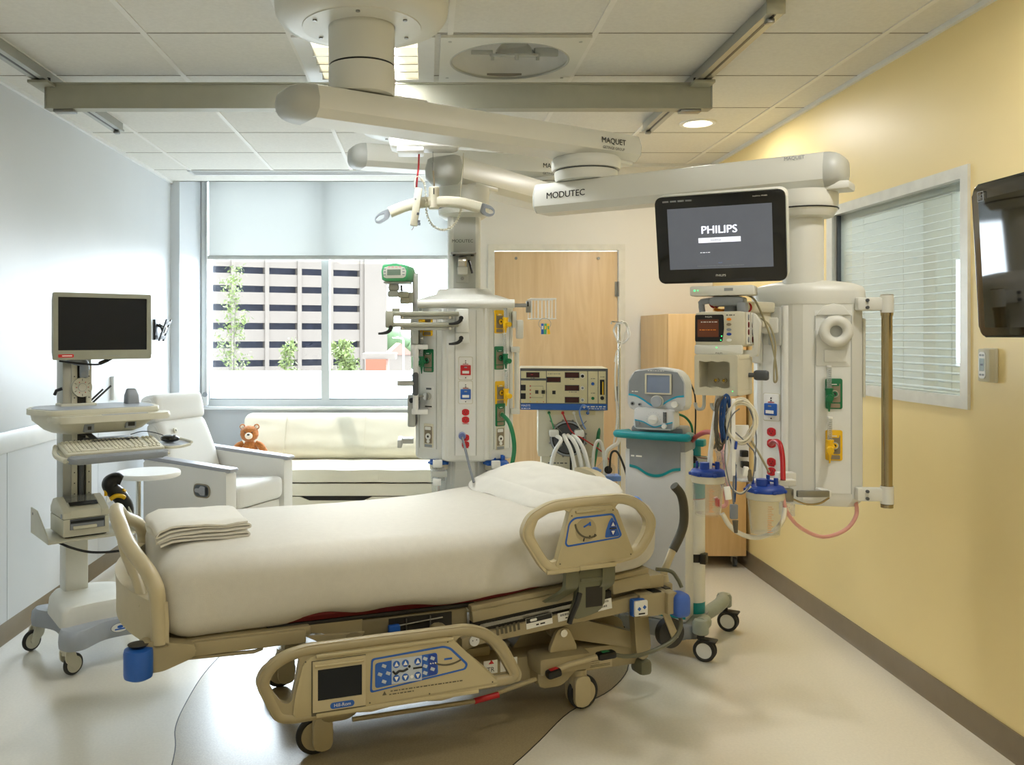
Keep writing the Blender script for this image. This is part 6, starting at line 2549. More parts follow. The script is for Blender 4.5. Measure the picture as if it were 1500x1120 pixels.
mb.use('grey_mid').b2((-.072, -.118, .036), (.08, -.1165, .062))
mb.use('cream').b2((-.062, -.13, .038), (.045, -.116, .052), .003)
mb.use('cart_grey').cyl((-.106, -.09, .098), (-.108, -.09, .098), .012, n=18)
mb.build('paper_slot', None, pr)
MB().b2((-.09, -.09, -.006), (.10, .1, .004), .002).build('foot', 'black', pr)
sc = thing('barcode_scanner', 'black and yellow handheld barcode scanner standing behind the printer', 'scanner', tuple(CM @ Vector((.165, -.06, .59))), CA)
mb = MB()
mb.tube([(.05, 0, .0), (.055, 0, .07), (.03, 0, .13), (-.02, 0, .185), (-.03, -.01, .215), (.0, -.02, .232), (.025, -.03, .222)], lambda t: .036 + .008 * math.sin(t * 3) - .012 * t, 16, 5)
mb.build('body', 'black', sc, ang=70)
mb = MB()
mb.tube([(-.035, -.036, .135), (-.01, -.045, .15), (.02, -.04, .145), (.035, -.034, .135)], .011, 10, 4)
mb.tube([(-.05, -.015, .15), (-.05, -.012, .18)], .008, 8)
mb.tube([(.03, -.028, .175), (.045, -.018, .165)], .007, 8)
mb.build('grip_trim', 'yellow', sc)
MB().b2((-.01, -.05, -.004), (.1, .05, .03), .01).build('cradle', 'grey_dark', sc)
# =================================================================== round table, recliner, sofa, bear
rt_ = thing('round_side_table', 'round white pedestal side table between the cart and the recliner', 'side table', (-1.55, 4.898, 0))
mb = MB()
mb.lathe([(.165, .752), (.175, .757), (.176, .772), (.172, .78), (.0, .78)], (0, 0, 0), 56, cap=False)
mb.lathe([(.0, .752), (.165, .752)], (0, 0, 0), 56, cap=False)
mb.build('table_top', 'white', rt_)
mb = MB()
mb.use('chrome').cyl((-.055, 0, .02), (-.055, 0, .752), .014, n=20)
mb.build('post', None, rt_)
mb = MB()
mb.lathe([(.16, 0), (.16, .012), (.05, .022), (.02, .04)], (-.02, 0, 0), 40)
mb.build('foot_plate', 'steel', rt_)
rcx = thing('recliner', 'white fabric recliner armchair with grey arm caps below the window', 'armchair', (-1.51, 6.44, 0), -24.8)
for sg in (-1, 1):
    mb = MB()
    mb.prism(capsule_loop([(-.36, .10), (.36, .10), (.36, .61), (-.36, .655)], .02), .11, Matrix.Translation((0, .345 * sg + .055, 0)) @ FRONT, .012)
    ar = mb.build('arm', 'chair_fabric', rcx)
    mb = MB()
    mb.prism(capsule_loop([(-.38, .652), (.385, .605), (.39, .632), (-.38, .682)], .02), .09, Matrix.Translation((0, .345 * sg + .045, 0)) @ FRONT, .010)
    mb.build('arm_cap', 'grey_arm', ar)
    for x in (-.32, .30):
        mb = MB()
        mb.use('steel').cyl((x, .33 * sg, .06), (x, .33 * sg, .105), .015, n=14)
        mb.use('grey_dark').cyl((x - .0, .33 * sg - .02, .03), (x, .33 * sg + .02, .03), .03, n=20)
        mb.build('caster', None, rcx)
mb = MB()
mb.use('gas_plate').prism(capsule_loop([(.09, .43), (.23, .425), (.23, .52), (.09, .525)], .045, 6), .006, Matrix.Translation((0, -.402, 0)) @ FRONT, .002)
mb.use('grey_dark').prism(capsule_loop([(.10, .438), (.22, .433), (.22, .512), (.10, .517)], .04, 6), .002, Matrix.Translation((0, -.4075, 0)) @ FRONT)
mb.use('grey_arm').prism(capsule_loop([(.105, .465), (.145, .46), (.15, .445), (.19, .445), (.19, .505), (.15, .508), (.145, .49), (.105, .49)], .01), .006, Matrix.Translation((0, -.409, 0)) @ FRONT, .002)
mb.use('black').prism(capsule_loop([(.195, .445), (.215, .45), (.215, .5), (.195, .505)], .008), .002, Matrix.Translation((0, -.4095, 0)) @ FRONT)
mb.build('recline_handle', None, rcx)
mb = MB()
mb.rbox((.07, 0, .405), (.60, .56, .15), .045, (16, 14, 6), lambda p: Vector((p.x, p.y, p.z + (.02 * p.x / .3 if p.z > 0 else 0))))
mb.build('seat', 'chair_back', rcx, ang=60)
mb = MB()
mb.rbox((.05, 0, .215), (.56, .565, .22), .015, (8, 8, 4))
mb.build('front_panel', 'chair_back', rcx)
mb = MB()
T_ = Matrix.Translation((-.20, 0, .40)) @ Matrix.Rotation(R(-20), 4, 'Y')
mb.rbox((-.04, 0, .27), (.14, .57, .56), .05, (6, 14, 14), lambda p: Vector((p.x + .02 * math.cos(p.z / .28 * 1.5), p.y * (1 - .05 * max(0, p.z) / .28), p.z)), M=T_)
mb.build('backrest', 'chair_back', rcx, ang=60)
mb = MB()
T2 = T_ @ Matrix.Translation((.0, 0, .545)) @ Matrix.Rotation(R(9), 4, 'Y')
mb.rbox((-.035, 0, .09), (.15, .565, .21), .045, (6, 14, 8), lambda p: Vector((p.x, p.y * (1 - .03 * max(0, p.z) / .1), p.z)), M=T2)
mb.build('headrest', 'chair_back', rcx, ang=60)
mb = MB(T_)
mb.box((.05, -.13, .45), (.012, .03, .035), .003)
mb.use('black').box((.057, -.13, .448), (.003, .008, .015))
mb.build('tag', 'cream', rcx)
so_ = thing('daybed_sofa', 'long cream vinyl daybed sofa under the big window', 'sofa', (-.66, 7.45, 0))
SX0, SX1 = -1.63, .30
mb = MB()
mb.rbox(((SX0 + SX1) / 2, 7.415, .40), (SX1 - SX0, .65, .112), .022, (48, 12, 4), lambda p: p + Vector((0, .003 * noise.noise(p * 6), .006 * noise.noise(p * 4))))
sc0 = mb.build('seat_cushion', 'sofa_vinyl', so_, world=True, ang=60)
for xs in (-1.06, -.39):
    MB().tube([(xs, 7.60, .4545), (xs, 7.3, .455), (xs, 7.12, .452), (xs, 7.092, .43), (xs, 7.09, .37)], .0022, 6).build('cushion_seam', mat('seam_vinyl', (200, 193, 170), .5) if 'seam_vinyl' not in MATS else 'seam_vinyl', sc0, world=True)
mb = MB()
mb.rbox(((SX0 + SX1) / 2, 7.42, .288), (SX1 - SX0, .64, .105), .014, (10, 6, 3))
mb.build('trundle_cushion', 'sofa_vinyl', so_, world=True, ang=60)
mb = MB()
xa, xb = -1.02, -.44
mb.prism([(SX0, .03), (SX1, .03), (SX1, .232), (xb, .232), (xb - .07, .195), (xa + .07, .195), (xa, .232), (SX0, .232)], .02, Matrix.Translation((0, 7.13, 0)) @ FRONT, .003)
mb.build('drawer_front', 'sofa_vinyl', so_, world=True)
mb = MB()
mb.use('bed_gap').b2((SX0 + .01, 7.14, .02), (SX1 - .01, 7.75, .23))
mb.build('base', None, so_, world=True)
mb = MB()
Lb = SX1 + .05 - SX0
hole_l = capsule_loop([(-Lb / 2, -.19), (Lb / 2, -.19), (Lb / 2, .215), (-Lb / 2, .215)], .09, 6)
X = Matrix.Translation(((SX0 + SX1 + .05) / 2, 7.80, .645)) @ Matrix.Rotation(R(-33), 4, 'X') @ FRONT


def back_fn(p):
    e = max(0, 1 - abs(p.x / (Lb / 2)) ** 10) * max(0, 1 - abs(p.y / .225) ** 4)
    q = p.copy()
    if q.z > 0:
        q.z += .03 * e + .005 * noise.noise(Vector((p.x * 5, p.y * 9, 0)))
        if q.y < -.1:
            q.z += .004 * noise.noise(Vector((p.x * 26, p.y * 5, 3)))
    return q


bk = MB()
bk.rbox((0, 0, .0), (Lb, .44, .10), (.08, .08, .045), (90, 24, 5), back_fn, M=X)
bk.build('backrest', 'sofa_vinyl', so_, world=True, ang=60)
mb = MB()
for xs in (-.60, .10):
    mb.tube([X @ Vector((xs, -.19 + k * .02, .083 if 0 < k < 19 else .06)) for k in range(20)], .0025, 6)
mb.build('seam', 'seam_vinyl', so_, world=True)
mb = MB()
mb.b2((SX0 + .02, 7.80, .05), (SX1, 8.06, .48), .01)
mb.build('back_support', 'sofa_vinyl', so_, world=True)
# teddy bear
tb = thing('teddy_bear', 'brown teddy bear sitting on the left end of the sofa', 'teddy bear', (-1.475, 7.33, .462), 4)
fur = lambda sc, am: (lambda p: p * (1 + am * noise.noise(p * sc)))
mb = MB()
mb.ball((0, 0, .10), (.068, .062, .105), 28, 18, fn=fur(6, .10))
bo_ = mb.build('body', 'bear_fur', tb, ang=80)
mb = MB()
mb.ball((0, -.008, .255), (.076, .068, .068), 30, 20, fn=fur(6, .08))
hd_ = mb.build('head', 'bear_fur', tb, ang=80)
for sx in (-1, 1):
    mb = MB()
    mb.use('bear_fur').ball((.058 * sx, .0, .312), (.025, .014, .024), 16, 10, fn=fur(5, .08))
    mb.use('bear_pale').ball((.058 * sx, -.011, .311), (.016, .006, .015), 14, 8)
    mb.build('ear', None, hd_, ang=80)
mb = MB()
mb.ball((.002, -.072, .243), (.032, .026, .028), 20, 12)
mb.use('black').ball((.002, -.096, .256), (.012, .007, .008), 12, 8)
for sx in (-1, 1):
    mb.use('black').ball((.028 * sx, -.068, .272), .0055, 10, 8)
mb.build('muzzle', 'bear_pale', hd_, ang=80)
for sx in (-1, 1):
    e = Vector((.135 * sx, -.035, .095 if sx < 0 else .085))
    mb = MB()
    mb.tube([(.05 * sx, 0, .175), (.095 * sx, -.01, .15), e], lambda t: .026 + .006 * t, 14, 5)
    mb.ball(e, (.032, .032, .034), 16, 10, fn=fur(6, .08))
    am = mb.build('arm', 'bear_fur', tb, ang=80)
    MB().ball(e + Vector((.008 * sx, -.024, -.004)), (.018, .012, .022), 12, 8).build('paw_pad', 'bear_paw' if sx > 0 else 'bear_pale', am)
    mb = MB()
    mb.tube([(.04 * sx, -.02, .035), (.06 * sx, -.09, .035), (.07 * sx, -.14, .036)], .036, 14, 4)
    mb.ball((.07 * sx, -.15, .045), (.034, .026, .044), 16, 10, fn=fur(6, .08))
    lg = mb.build('leg', 'bear_fur', tb, ang=80)
    MB().ball((.07 * sx, -.172, .047), (.024, .008, .032), 14, 8).build('paw_pad', 'bear_pale', lg)
# =================================================================== on the left wall
wb_ = thing('wall_bracket', 'black tilted display bracket on the left wall near the window', 'bracket', (XL, 6.9, 1.58))
mb = MB()
mb.b2((XL + .001, 6.82, 1.50), (XL + .018, 6.96, 1.66), .003)
mb.tube([(XL + .01, 6.86, 1.62), (XL + .05, 6.86, 1.60), (XL + .06, 6.88, 1.56)], .010, 8)
mb.tube([(XL + .01, 6.92, 1.62), (XL + .05, 6.92, 1.60), (XL + .06, 6.90, 1.56)], .010, 8)
mb.build('wall_plate', 'black', wb_, world=True)
mb = MB()
X = Matrix.Translation((XL + .072, 6.89, 1.575)) @ Matrix.Rotation(R(20), 4, 'Y')
for y in (-.055, .055):
    mb.box((0, y, 0), (.010, .03, .18), .002, M=X)
for z in (-.06, .06):
    mb.box((.001, 0, z), (.010, .14, .028), .002, M=X)
mb.use('steel').box((.004, 0, 0), (.008, .05, .05), .002, M=X)
mb.build('tilt_plate', 'black', wb_, world=True)


def wall_plate(name, label, X0, y, z, h=.115, w=.072, sg=1):
    t = thing(name, label, 'outlet', (X0, y, z))
    M = Matrix(((0, 0, sg, X0), (-sg if sg > 0 else 1, 0, 0, y), (0, 1, 0, z), (0, 0, 0, 1)))
    mb = MB(M)
    mb.prism(rrect(w, h, .004), .006, None, .0015)
    mb.build('plate', 'white', t, world=True)
    for dz in (-.02, .02):
        mb = MB(M)
        mb.use('cream').prism(rrect(.03, .026, .008), .0015, Matrix.Translation((0, dz, .006)))
        mb.use('grey_dark').box((-.006, dz + .003, .008), (.002, .008, .0006))
        mb.box((.006, dz + .003, .008), (.002, .008, .0006))
        mb.build('socket', None, t, world=True)
    return t


wall_plate('wall_outlet', 'white outlet plate on the left wall under the black bracket', XL, 6.80, 1.445)
wall_plate('wall_outlet', 'white outlet plate low on the left wall behind the scanner', XL + .007, 5.85, .50, .14, .09)
t = thing('wall_plate', 'narrow white wall channel above the chair rail behind the cart', 'wall plate', (XL, 5.96, 1.17))
MB().b2((XL + .0005, 5.90, 1.10), (XL + .022, 5.98, 1.26), .003).build('plate', 'trim_white', t, world=True)
# =================================================================== monitors on the front boom
MY = -27.6
pm = thing('patient_monitor', 'large black patient monitor lit with a maker name, on the boom by the yellow wall', 'patient monitor', (1.051, 3.15, 1.735), MY)
PT = Matrix.Translation((0, 0, .152)) @ Matrix.Rotation(R(14), 4, 'X')
PF = PT @ FRONT
mb = MB()
mb.prism(rrect(.442, .318, .022, 6), .02, PF @ Matrix.Translation((0, 0, .0)), .004)
bz = mb.build('bezel', 'black_gloss', pm)
mb = MB()
mb.prism(rrect(.446, .322, .026, 6), .072, PF @ Matrix.Translation((0, 0, -.07)), .008)
mb.rbox((0, .085, 0), (.38, .06, .26), .028, (8, 4, 8), M=PT)
mb.build('back_shell', 'boom', pm)
mb = MB()
mb.box((0, 0, .0), (.356, .222, .001), M=PF @ Matrix.Translation((0, .004, .0205)))
sc_ = mb.build('screen', 'screen_grey', pm)
L_ = lambda x, y, z=.0213: PF @ Matrix.Translation((x, y, z))
mb = MB()
mb.use('screen_white').text('PHILIPS', .039, L_(.0, .032))
# bolder strokes
mb.text('PHILIPS', .039, L_(.0011, .0326))
mb.text('PHILIPS', .039, L_(-.0011, .0314))
mb.box((0, -.004, 0), (.145, .018, .0004), M=L_(0, 0))
mb.use('grey_dark').text('IntelliVue', .0095, L_(-.012, -.004, .0217))
mb.use('screen_white')
mb.dash(0.035, .0045, L_(-.05, -.048))
mb.use('blue_pale').text('PHILIPS', .0045, L_(0, -.087))
mb.use('grey_mid').dash(0.16, .0032, L_(0, -.097))
mb.build('screen_text', None, sc_)
mb = MB()
mb.use('sticker').text('PHILIPS', .011, L_(.0, -.133))
mb.text('PHILIPS', .011, L_(.0004, -.1328))
mb.text('IntelliVue  MX800', .0065, L_(.14, .142))
mb.use('grey_mid')
for k in range(4):
    mb.box((-.182 + k * .027, .142, .0208), (.022, .006, .0006), M=PF)
mb.build('bezel_print', None, bz)
MM = FM[pm.name]
mb = MB()
mb.b2((-.105, -.01, -.055), (.115, .09, -.02), .006)
mb.use('led_green').box((-.088, -.0105, -.036), (.005, .002, .005))
mb.box((-.076, -.0105, -.036), (.003, .002, .003))
mb.use('grey_mid').box((.03, -.0105, -.034), (.03, .001, .010))
mb.build('base_unit', 'boom', pm)
mb = MB()
mb.rbox((.02, .05, -.075), (.12, .1, .035), .012, (6, 6, 4))
mb.cyl((.03, .06, -.13), (.03, .06, -.085), .026, n=20)
mb.build('swivel', 'grey_mid', pm)
mb = MB()
pA, pB = P(1068, 447, 3.22), P(1128, 452, 3.36)
d_ = (pB - pA).normalized()
mb.box((pA + pB) / 2, ((pB - pA).length, .05, .04), .008, rot=math.degrees(math.atan2(d_.y, d_.x)))
pC = P(1118, 468, 3.36)
mb.box(pC, (.09, .05, .06), .006, rot=40)
mb.use('boom').cyl(P(1068, 425, 3.22), P(1068, 470, 3.22), .016, n=18)
mb.use('red_tube').torus(P(1047, 443, 3.24), .018, .004, 20, 8, axis='y')
mb.torus(P(1094, 450, 3.25), .016, .004, 20, 8, axis='y')
mb.use('white').cyl(P(1088, 452, 3.2), P(1088, 452, 3.23), .014, n=16)
mb.use('orange').tube([P(1046, 452, 3.2), P(1056, 455, 3.2), P(1068, 454, 3.2)], .006, 8, 3)
mb.build('monitor_arm', 'cream', b1, world=True)
# transport monitor
tm = thing('transport_monitor', 'small cream bedside monitor with brown screen, handle and coloured buttons', 'patient monitor', (*P(1055, 521, 3.12),), -34)
mb = MB()
mb.rbox((.0, .07, .095), (.178, .17, .125), .014, (8, 8, 6))
mb.build('case', 'cream', tm)
mb = MB()
mb.prism(rrect(.166, .034, .006), .02, Matrix.Translation((-.004, .004, .022)) @ FRONT, .004)
mb.prism(capsule_loop([(-.09, -.004), (.11, -.004), (.118, .12), (.10, .15), (.09, .15), (.10, .02), (-.08, .02)], .01), .03, Matrix.Translation((0, .10, .0)) @ FRONT, .006)
mb.use('led_green').box((-.008, -.018, .030), (.003, .002, .003))
mb.use('black').text('PHILIPS', .0075, Matrix.Translation((.0, -.0165, .0095)) @ FRONT)
mb.build('dock', 'boom', tm)
mb = MB()
mb.tube([(-.08, .06, .152), (-.082, .055, .185), (-.07, .05, .196), (.045, .05, .20), (.06, .055, .188), (.062, .06, .150)], .011, 10, 4)
mb.box((.062, .06, .168), (.03, .05, .045), .006)
mb.build('handle', 'grey_mid', tm)
mb = MB()
TF = Matrix.Translation((0, -.0152, .098)) @ FRONT
mb.use('black').prism(capsule_loop([(-.084, -.048), (.012, -.048), (.018, .0), (.016, .048), (-.084, .048)], .006), .002, TF)
mb.use('screen_brown').box((-.038, .0, .0025), (.074, .062, .001), M=TF)
mb.use('orange')
mb.dash(0.055, .0048, TF @ Matrix.Translation((-.04, -.006, .0032)))
mb.use('sticker').text('PHILIPS', .0075, TF @ Matrix.Translation((-.036, .04, .0022)))
mb.dash(0.05, .0048, TF @ Matrix.Translation((-.038, .022, .0032)))
mb.use('led_green')
mb.box((.010, -.028, .0024), (.003, .004, .001), M=TF)
mb.box((.007, -.042, .0024), (.003, .004, .001), M=TF)
for c_, y in (('orange', .031), ('gas_plate', .013), ('grey_mid', -.005), ('blue_dark', -.021), ('white', -.042)):
    mb.use(c_).prism(ngon(.0085, 18, 1, .6), .003, TF @ Matrix.Translation((.035, y, .0)))
mb.use('black').dash(0.03, .0055, TF @ Matrix.Translation((.04, .046, .0008)))
mb.build('front_panel', None, tm)
mb = MB()
SD = Matrix.Translation((.0895, .05, .098)) @ Matrix.Rotation(R(90), 4, 'Z') @ FRONT
mb.use('boom').box((0, 0, 0), (.10, .112, .002), M=SD)
mb.use('black').box((.004, 0, .0012), (.0015, .11, .001), M=SD)
for x in (-.025, .03):
    for k, y in enumerate((.038, .012, -.014, -.04)):
        mb.use('maroon' if (k + (x > 0)) % 3 else 'grey_mid').prism(ngon(.0085, 14, .75, 1.2), .003, SD @ Matrix.Translation((x, y, .001)))
mb.build('connector_side', None, tm)
# module rack
mr_ = thing('module_rack', 'empty cream module rack with three brass sockets under the small monitor', 'module rack', (*P(1058, 578, 3.12),), -36)
mb = MB()
RF = Matrix.Translation((0, -.06, .072)) @ FRONT
mb.holed(rrect(.15, .142, .008), [[(x - .004, y) for x, y in capsule_loop([(-.055, -.045), (-.035, -.040), (-.015, -.046), (.005, -.040), (.025, -.046), (.052, -.042), (.052, .045), (.03, .05), (.01, .045), (-.01, .05), (-.03, .045), (-.055, .05)], .004)]], .012, RF)
mb.b2((-.075, -.06, .001), (.075, .10, .018), .002)
mb.b2((-.075, -.06, .126), (.075, .10, .143), .002)
mb.b2((-.075, -.06, .018), (-.062, .10, .126))
mb.b2((.055, -.06, .018), (.075, .10, .126))
mb.b2((-.062, .03, .018), (.055, .10, .126))
mb.use('led_green').box((.058, -.0735, .018), (.0025, .002, .0025))
mb.build('housing', 'cream', mr_)
for x in (-.028, .0, .028):
    mb = MB()
    mb.use('pole_bronze').cyl((x, .03, .05), (x, .018, .05), .0085, n=20)
    mb.use('gas_plate').cyl((x, .018, .05), (x, .016, .05), .0055, n=16)
    mb.use('yellow').cyl((x, .0165, .05), (x, .0155, .05), .004, n=12)
    mb.build('socket', None, mr_)
mb = MB()
mb.rbox((.118, .06, .07), (.052, .02, .036), .009, (6, 4, 5))
mb.cyl((.075, .06, .07), (.1, .06, .07), .008, n=12)
mb.build('tilt_handle', 'grey_dark', mr_)
mb = MB()
for x, y in ((-.055, -.03), (-.0, -.02), (.02, -.0)):
    mb.tube([(x, y, .003), (x, y, -.035), (x - .006, y, -.050), (x - .022, y, -.052), (x - .030, y, -.040), (x - .031, y, -.03)], .006, 10, 4)
mb.build('cable_hooks', 'boom_grey', mr_)


def coil(name, label, m, c, rx, rz, r, turns, seed, Y=3.02, tail=None, thick=.03, cat='cable'):
    rnd = random.Random(seed)
    t = thing(name, label, cat, tuple(P(c[0], c[1], Y)))
    q = []
    n = 14
    for k in range(turns * n + 3):
        a = 2 * PI * k / n + PI / 2
        w = 1 + .14 * math.sin(k * .37 + seed) + rnd.uniform(-.03, .03)
        q.append(P(c[0], c[1], Y) + Vector((rx * w * math.cos(a) + rnd.uniform(-.003, .003), thick * (k / (turns * n) - .5) + rnd.uniform(-.003, .003), rz * w * math.sin(a))))
    if tail:
        q += [P(*p) if len(p) == 3 else P(p[0], p[1], Y) for p in tail]
    mb = MB()
    mb.tube(q, r, 7, 3)
    mb.build('wire', m, t, world=True)
    return t


coil('cable_coil', 'cream cable coiled in wide loops under the module rack', 'cable_cream', (1086, 617), .047, .068, .0036, 6, 1, 2.98, [(1068, 660), (1063, 690), (1072, 715), (1086, 722), (1100, 712)])
coil('cable_coil', 'tan cable bundle hanging in narrow loops left of the cream coil', 'cable_brown', (1056, 620), .017, .082, .0032, 5, 2, 3.0, [(1050, 640), (1046, 657), (1052, 648)])
coil('cable_coil', 'blue cable bundle between the tan and cream coils', 'cable_blue', (1063, 614), .014, .075, .0032, 4, 3, 2.99, [(1072, 650), (1078, 700), (1076, 735)])
coil('cable_coil', 'grey sensor cable in one big thin loop around the coils', 'cable_grey', (1082, 655), .055, .15, .0022, 1, 4, 2.97, [(1104, 660), (1106, 690)])
cbx = thing('sensor_connector', 'grey cable connector hanging low between the two canisters', 'connector', tuple(P(1075, 750, 2.98)))
mb = MB()
mb.use('cable_grey').box(P(1075, 749, 2.98), (.026, .016, .05), .004)
mb.use('cable_brown').cyl(P(1077, 762, 2.98), P(1078, 780, 2.98), .010, .006, 10)
mb.use('cable_grey').tube([P(1075, 738, 2.98), P(1074, 725, 2.98), P(1075, 700, 2.98), P(1078, 680, 2.99)], .0035, 8, 3)
mb.use('white').box(P(1074, 640, 2.97), (.014, .008, .26), .003)
mb.build('connector', None, cbx, world=True)
for k, (px, py, c_, s_) in enumerate(((1092, 690, 'sticker', (.016, .012, .032)), (1098, 696, 'cable_brown', (.014, .012, .04)), (1078, 652, 'blue_dark', (.008, .010, .028)), (1066, 722, 'sticker', (.022, .006, .045)))):
    t = thing('cable_plug', ('white plug dangling below the cream cable coil', 'olive plug beside the white plug under the coil', 'small blue plug inside the cable loops', 'white paper tag hanging under the cable loops')[k], 'plug', tuple(P(px, py, 2.96)))
    MB().box(P(px, py, 2.96), s_, .003, rot=(0, 8 * (-1) ** k, 0)).build('plug', c_, t, world=True)
for k, (px, py) in enumerate(((1090, 664), (1091, 680))):
    t = thing('wall_socket_adapter', ('black socket block behind the cable loops, upper of two', 'black socket block behind the cable loops, lower of two')[k], 'socket', tuple(P(px, py, 3.16)))
    MB().box(P(px, py, 3.16), (.026, .02, .024), .003).build('block', 'black', t, world=True)
tp_ = thing('plastic_sleeve', 'white cable panel with torn pink-edged sleeve behind the cable loops', 'panel', tuple(P(1070, 675, 3.17)))
mb = MB()
mb.use('white').b2(P(1064, 705, 3.18), P(1096, 622, 3.19), .003)
mb.use('acrylic').tube([P(1050, 650, 3.14), P(1056, 668, 3.13), P(1054, 690, 3.14), P(1062, 712, 3.14)], lambda t: .018 - .006 * t, 8, 3)
mb.use('pink').tube([P(1062, 640, 3.14), P(1058, 660, 3.13), P(1063, 690, 3.14), P(1068, 712, 3.14)], .006, 8, 3)
mb.build('sleeve', None, tp_, world=True)


def hose(name, label, m, pts, r, cat='hose', sub=5, n=10, ends=None):
    q = [P(*p) for p in pts]
    t = thing(name, label, cat, tuple(q[0]))
    MB().tube(q, r, n, sub).build('tube', m, t, world=True)
    return t


hose('suction_hose', 'thick white hose running up from the left canister beside the cables', 'white_gloss', [(1039, 690, 3.12), (1041, 660, 3.12), (1046, 620, 3.12), (1052, 578, 3.13)], .0085)
hose('suction_hose', 'red hose from the red outlet down to the right canister', 'red_tube', [(1129, 650, 3.26), (1135, 646, 3.2), (1142, 650, 3.15), (1146, 670, 3.12), (1147, 703, 3.09)], .0095)
hose('suction_hose', 'short red hose arching over the oxygen cylinder', 'red_tube', [(1009, 650, 4.42), (1019, 640, 4.2), (1032, 633, 3.75), (1046, 634, 3.3), (1062, 642, 3.2)], lambda t: .0125 - .0035 * t)
hose('suction_hose', 'cream hose sagging below the two canisters', 'cable_cream', [(1058, 752, 3.1), (1070, 771, 3.1), (1088, 783, 3.1), (1110, 787, 3.09), (1132, 779, 3.08), (1146, 762, 3.08), (1150, 742, 3.1)], .0085)
hose('suction_hose', 'pink tube looping below the boom head in front of the yellow wall', 'pink_tube', [(1146, 720, 3.1), (1152, 748, 3.1), (1172, 772, 3.15), (1205, 786, 3.2), (1238, 776, 3.22), (1254, 755, 3.22), (1254, 734, 3.25)], .007)
hose('suction_hose', 'pink tube curling behind the left canister', 'pink_tube', [(1056, 700, 3.2), (1062, 725, 3.2), (1064, 738, 3.2), (1056, 741, 3.2), (1048, 728, 3.2)], .0075)
hose('monitor_cable', 'tan cable hanging in a twisted loop from the monitor to mid boom head', 'cable_tan', [(1090, 430, 3.2), (1106, 440, 3.18), (1122, 475, 3.18), (1130, 500, 3.18), (1136, 530, 3.18), (1138, 555, 3.18), (1134, 558, 3.18), (1134, 535, 3.18), (1136, 505, 3.18), (1128, 478, 3.2), (1115, 466, 3.25)], .0036, 'cable', 6)
hose('monitor_cable', 'straight tan cable slanting down to the right canister lid', 'cable_tan', [(1100, 644, 3.1), (1114, 668, 3.08), (1127, 692, 3.07)], .0038, 'cable')
hose('bottom_cable', 'tan cable drooping under the chrome rail of the boom head', 'pole_bronze', [(1160, 730, 3.2), (1180, 738, 3.2), (1200, 737, 3.2), (1214, 729, 3.22)], .0038, 'cable')
hose('oxygen_hose', 'green oxygen hose curving down from the rear boom head to the bed', 'green', [(737, 608, 4.33), (746, 619, 4.27), (752, 640, 4.25), (753, 662, 4.25), (748, 690, 4.27)], .0105)
t = hose('power_cord', 'grey power cord with blue plug running from the rear boom outlet to the pillow', 'cable_grey', [(677, 640, 4.26), (681, 655, 4.2), (687, 680, 4.15), (694, 706, 4.1)], .0062, 'power cord')
mb = MB()
mb.cyl(P(677, 638, 4.29), P(677, 639, 4.255), .019, .016, 20)
mb.build('plug', mat('plug_blue', (106, 120, 172), .3), t, world=True)
br_ = thing('canister_mount', 'metal canister mounting block at the lower left of the front boom head', 'bracket', tuple(P(1150, 720, 3.17)))
mb = MB()
mb.use('steel').b2(P(1143, 735, 3.19), P(1158, 714, 3.22), .003)
mb.use('boom').b2(P(1141, 712, 3.2), P(1160, 690, 3.24), .003)
mb.use('acrylic').b2(P(1147, 756, 3.16), P(1158, 735, 3.2), .002)
mb.use('boom').b2(P(1085, 706, 3.12), P(1160, 700, 3.16), .003)
mb.build('block', None, br_, world=True)
# =================================================================== ventilator with its cart and cylinder
VM = (1.109, 4.278, 0)
vc = thing('ventilator_cart', 'white ventilator column cart with teal push handle and grey wheeled base', 'ventilator cart', VM, -31)
mb = MB()
mb.b2((-.15, .0, .16), (.15, .15, .98), .012)
mb.build('column', mat('vent_white', (214, 216, 218), .4, var=.02), vc)
mb = MB()
mb.use('grey_mid').prism([(-.125, .90), (-.125, 1.03), (.125, 1.03), (.125, .90), (.08, .893), (.04, .868), (0, .86), (-.04, .868), (-.08, .893)], .004, Matrix.Translation((0, .001, 0)) @ FRONT)
mb.use('teal')
cv_ = catmull([(-.125, 0, .896), (-.085, 0, .888), (-.04, 0, .863), (0, 0, .855), (.04, 0, .863), (.085, 0, .888), (.125, 0, .896)], 4)
mb.prism([(p.x, p.z + .007) for p in cv_] + [(p.x, p.z - .007) for p in cv_[::-1]], .005, Matrix.Translation((0, .001, 0)) @ FRONT)
mb.use('white').dash(0.035, .014, Matrix.Translation((-.10, -.0035, .945)) @ FRONT)
mb.build('front_graphics', None, vc)
MB().prism([(-.148, .18), (.148, .18), (.148, .24), (.05, .30), (-.148, .36)], .004, Matrix.Translation((0, .001, 0)) @ FRONT).build('kick_panel', 'teal', vc)
mb = MB()
mb.b2((-.148, .0, .97), (.148, .2, 1.055), .015)
mb.b2((-.13, .03, 1.045), (.13, .18, 1.09), .015)
mb.build('dock', 'grey_mid', vc)
mb = MB()
mb.tube([(-.15, .06, 1.05), (-.172, -.01, 1.052), (-.165, -.03, 1.052), (0, -.035, 1.05), (.15, -.03, 1.05), (.158, -.01, 1.05), (.15, .06, 1.05)], .0195, 16, 5)
mb.build('push_handle', 'teal', vc)
mb = MB()
mb.prism(capsule_loop([(-.19, -.02), (.19, -.02), (.2, .3), (-.2, .3)], .05), .075, Matrix.Translation((0, 0, .085)), .02)
vb_ = mb.build('base', 'grey_mid', vc)
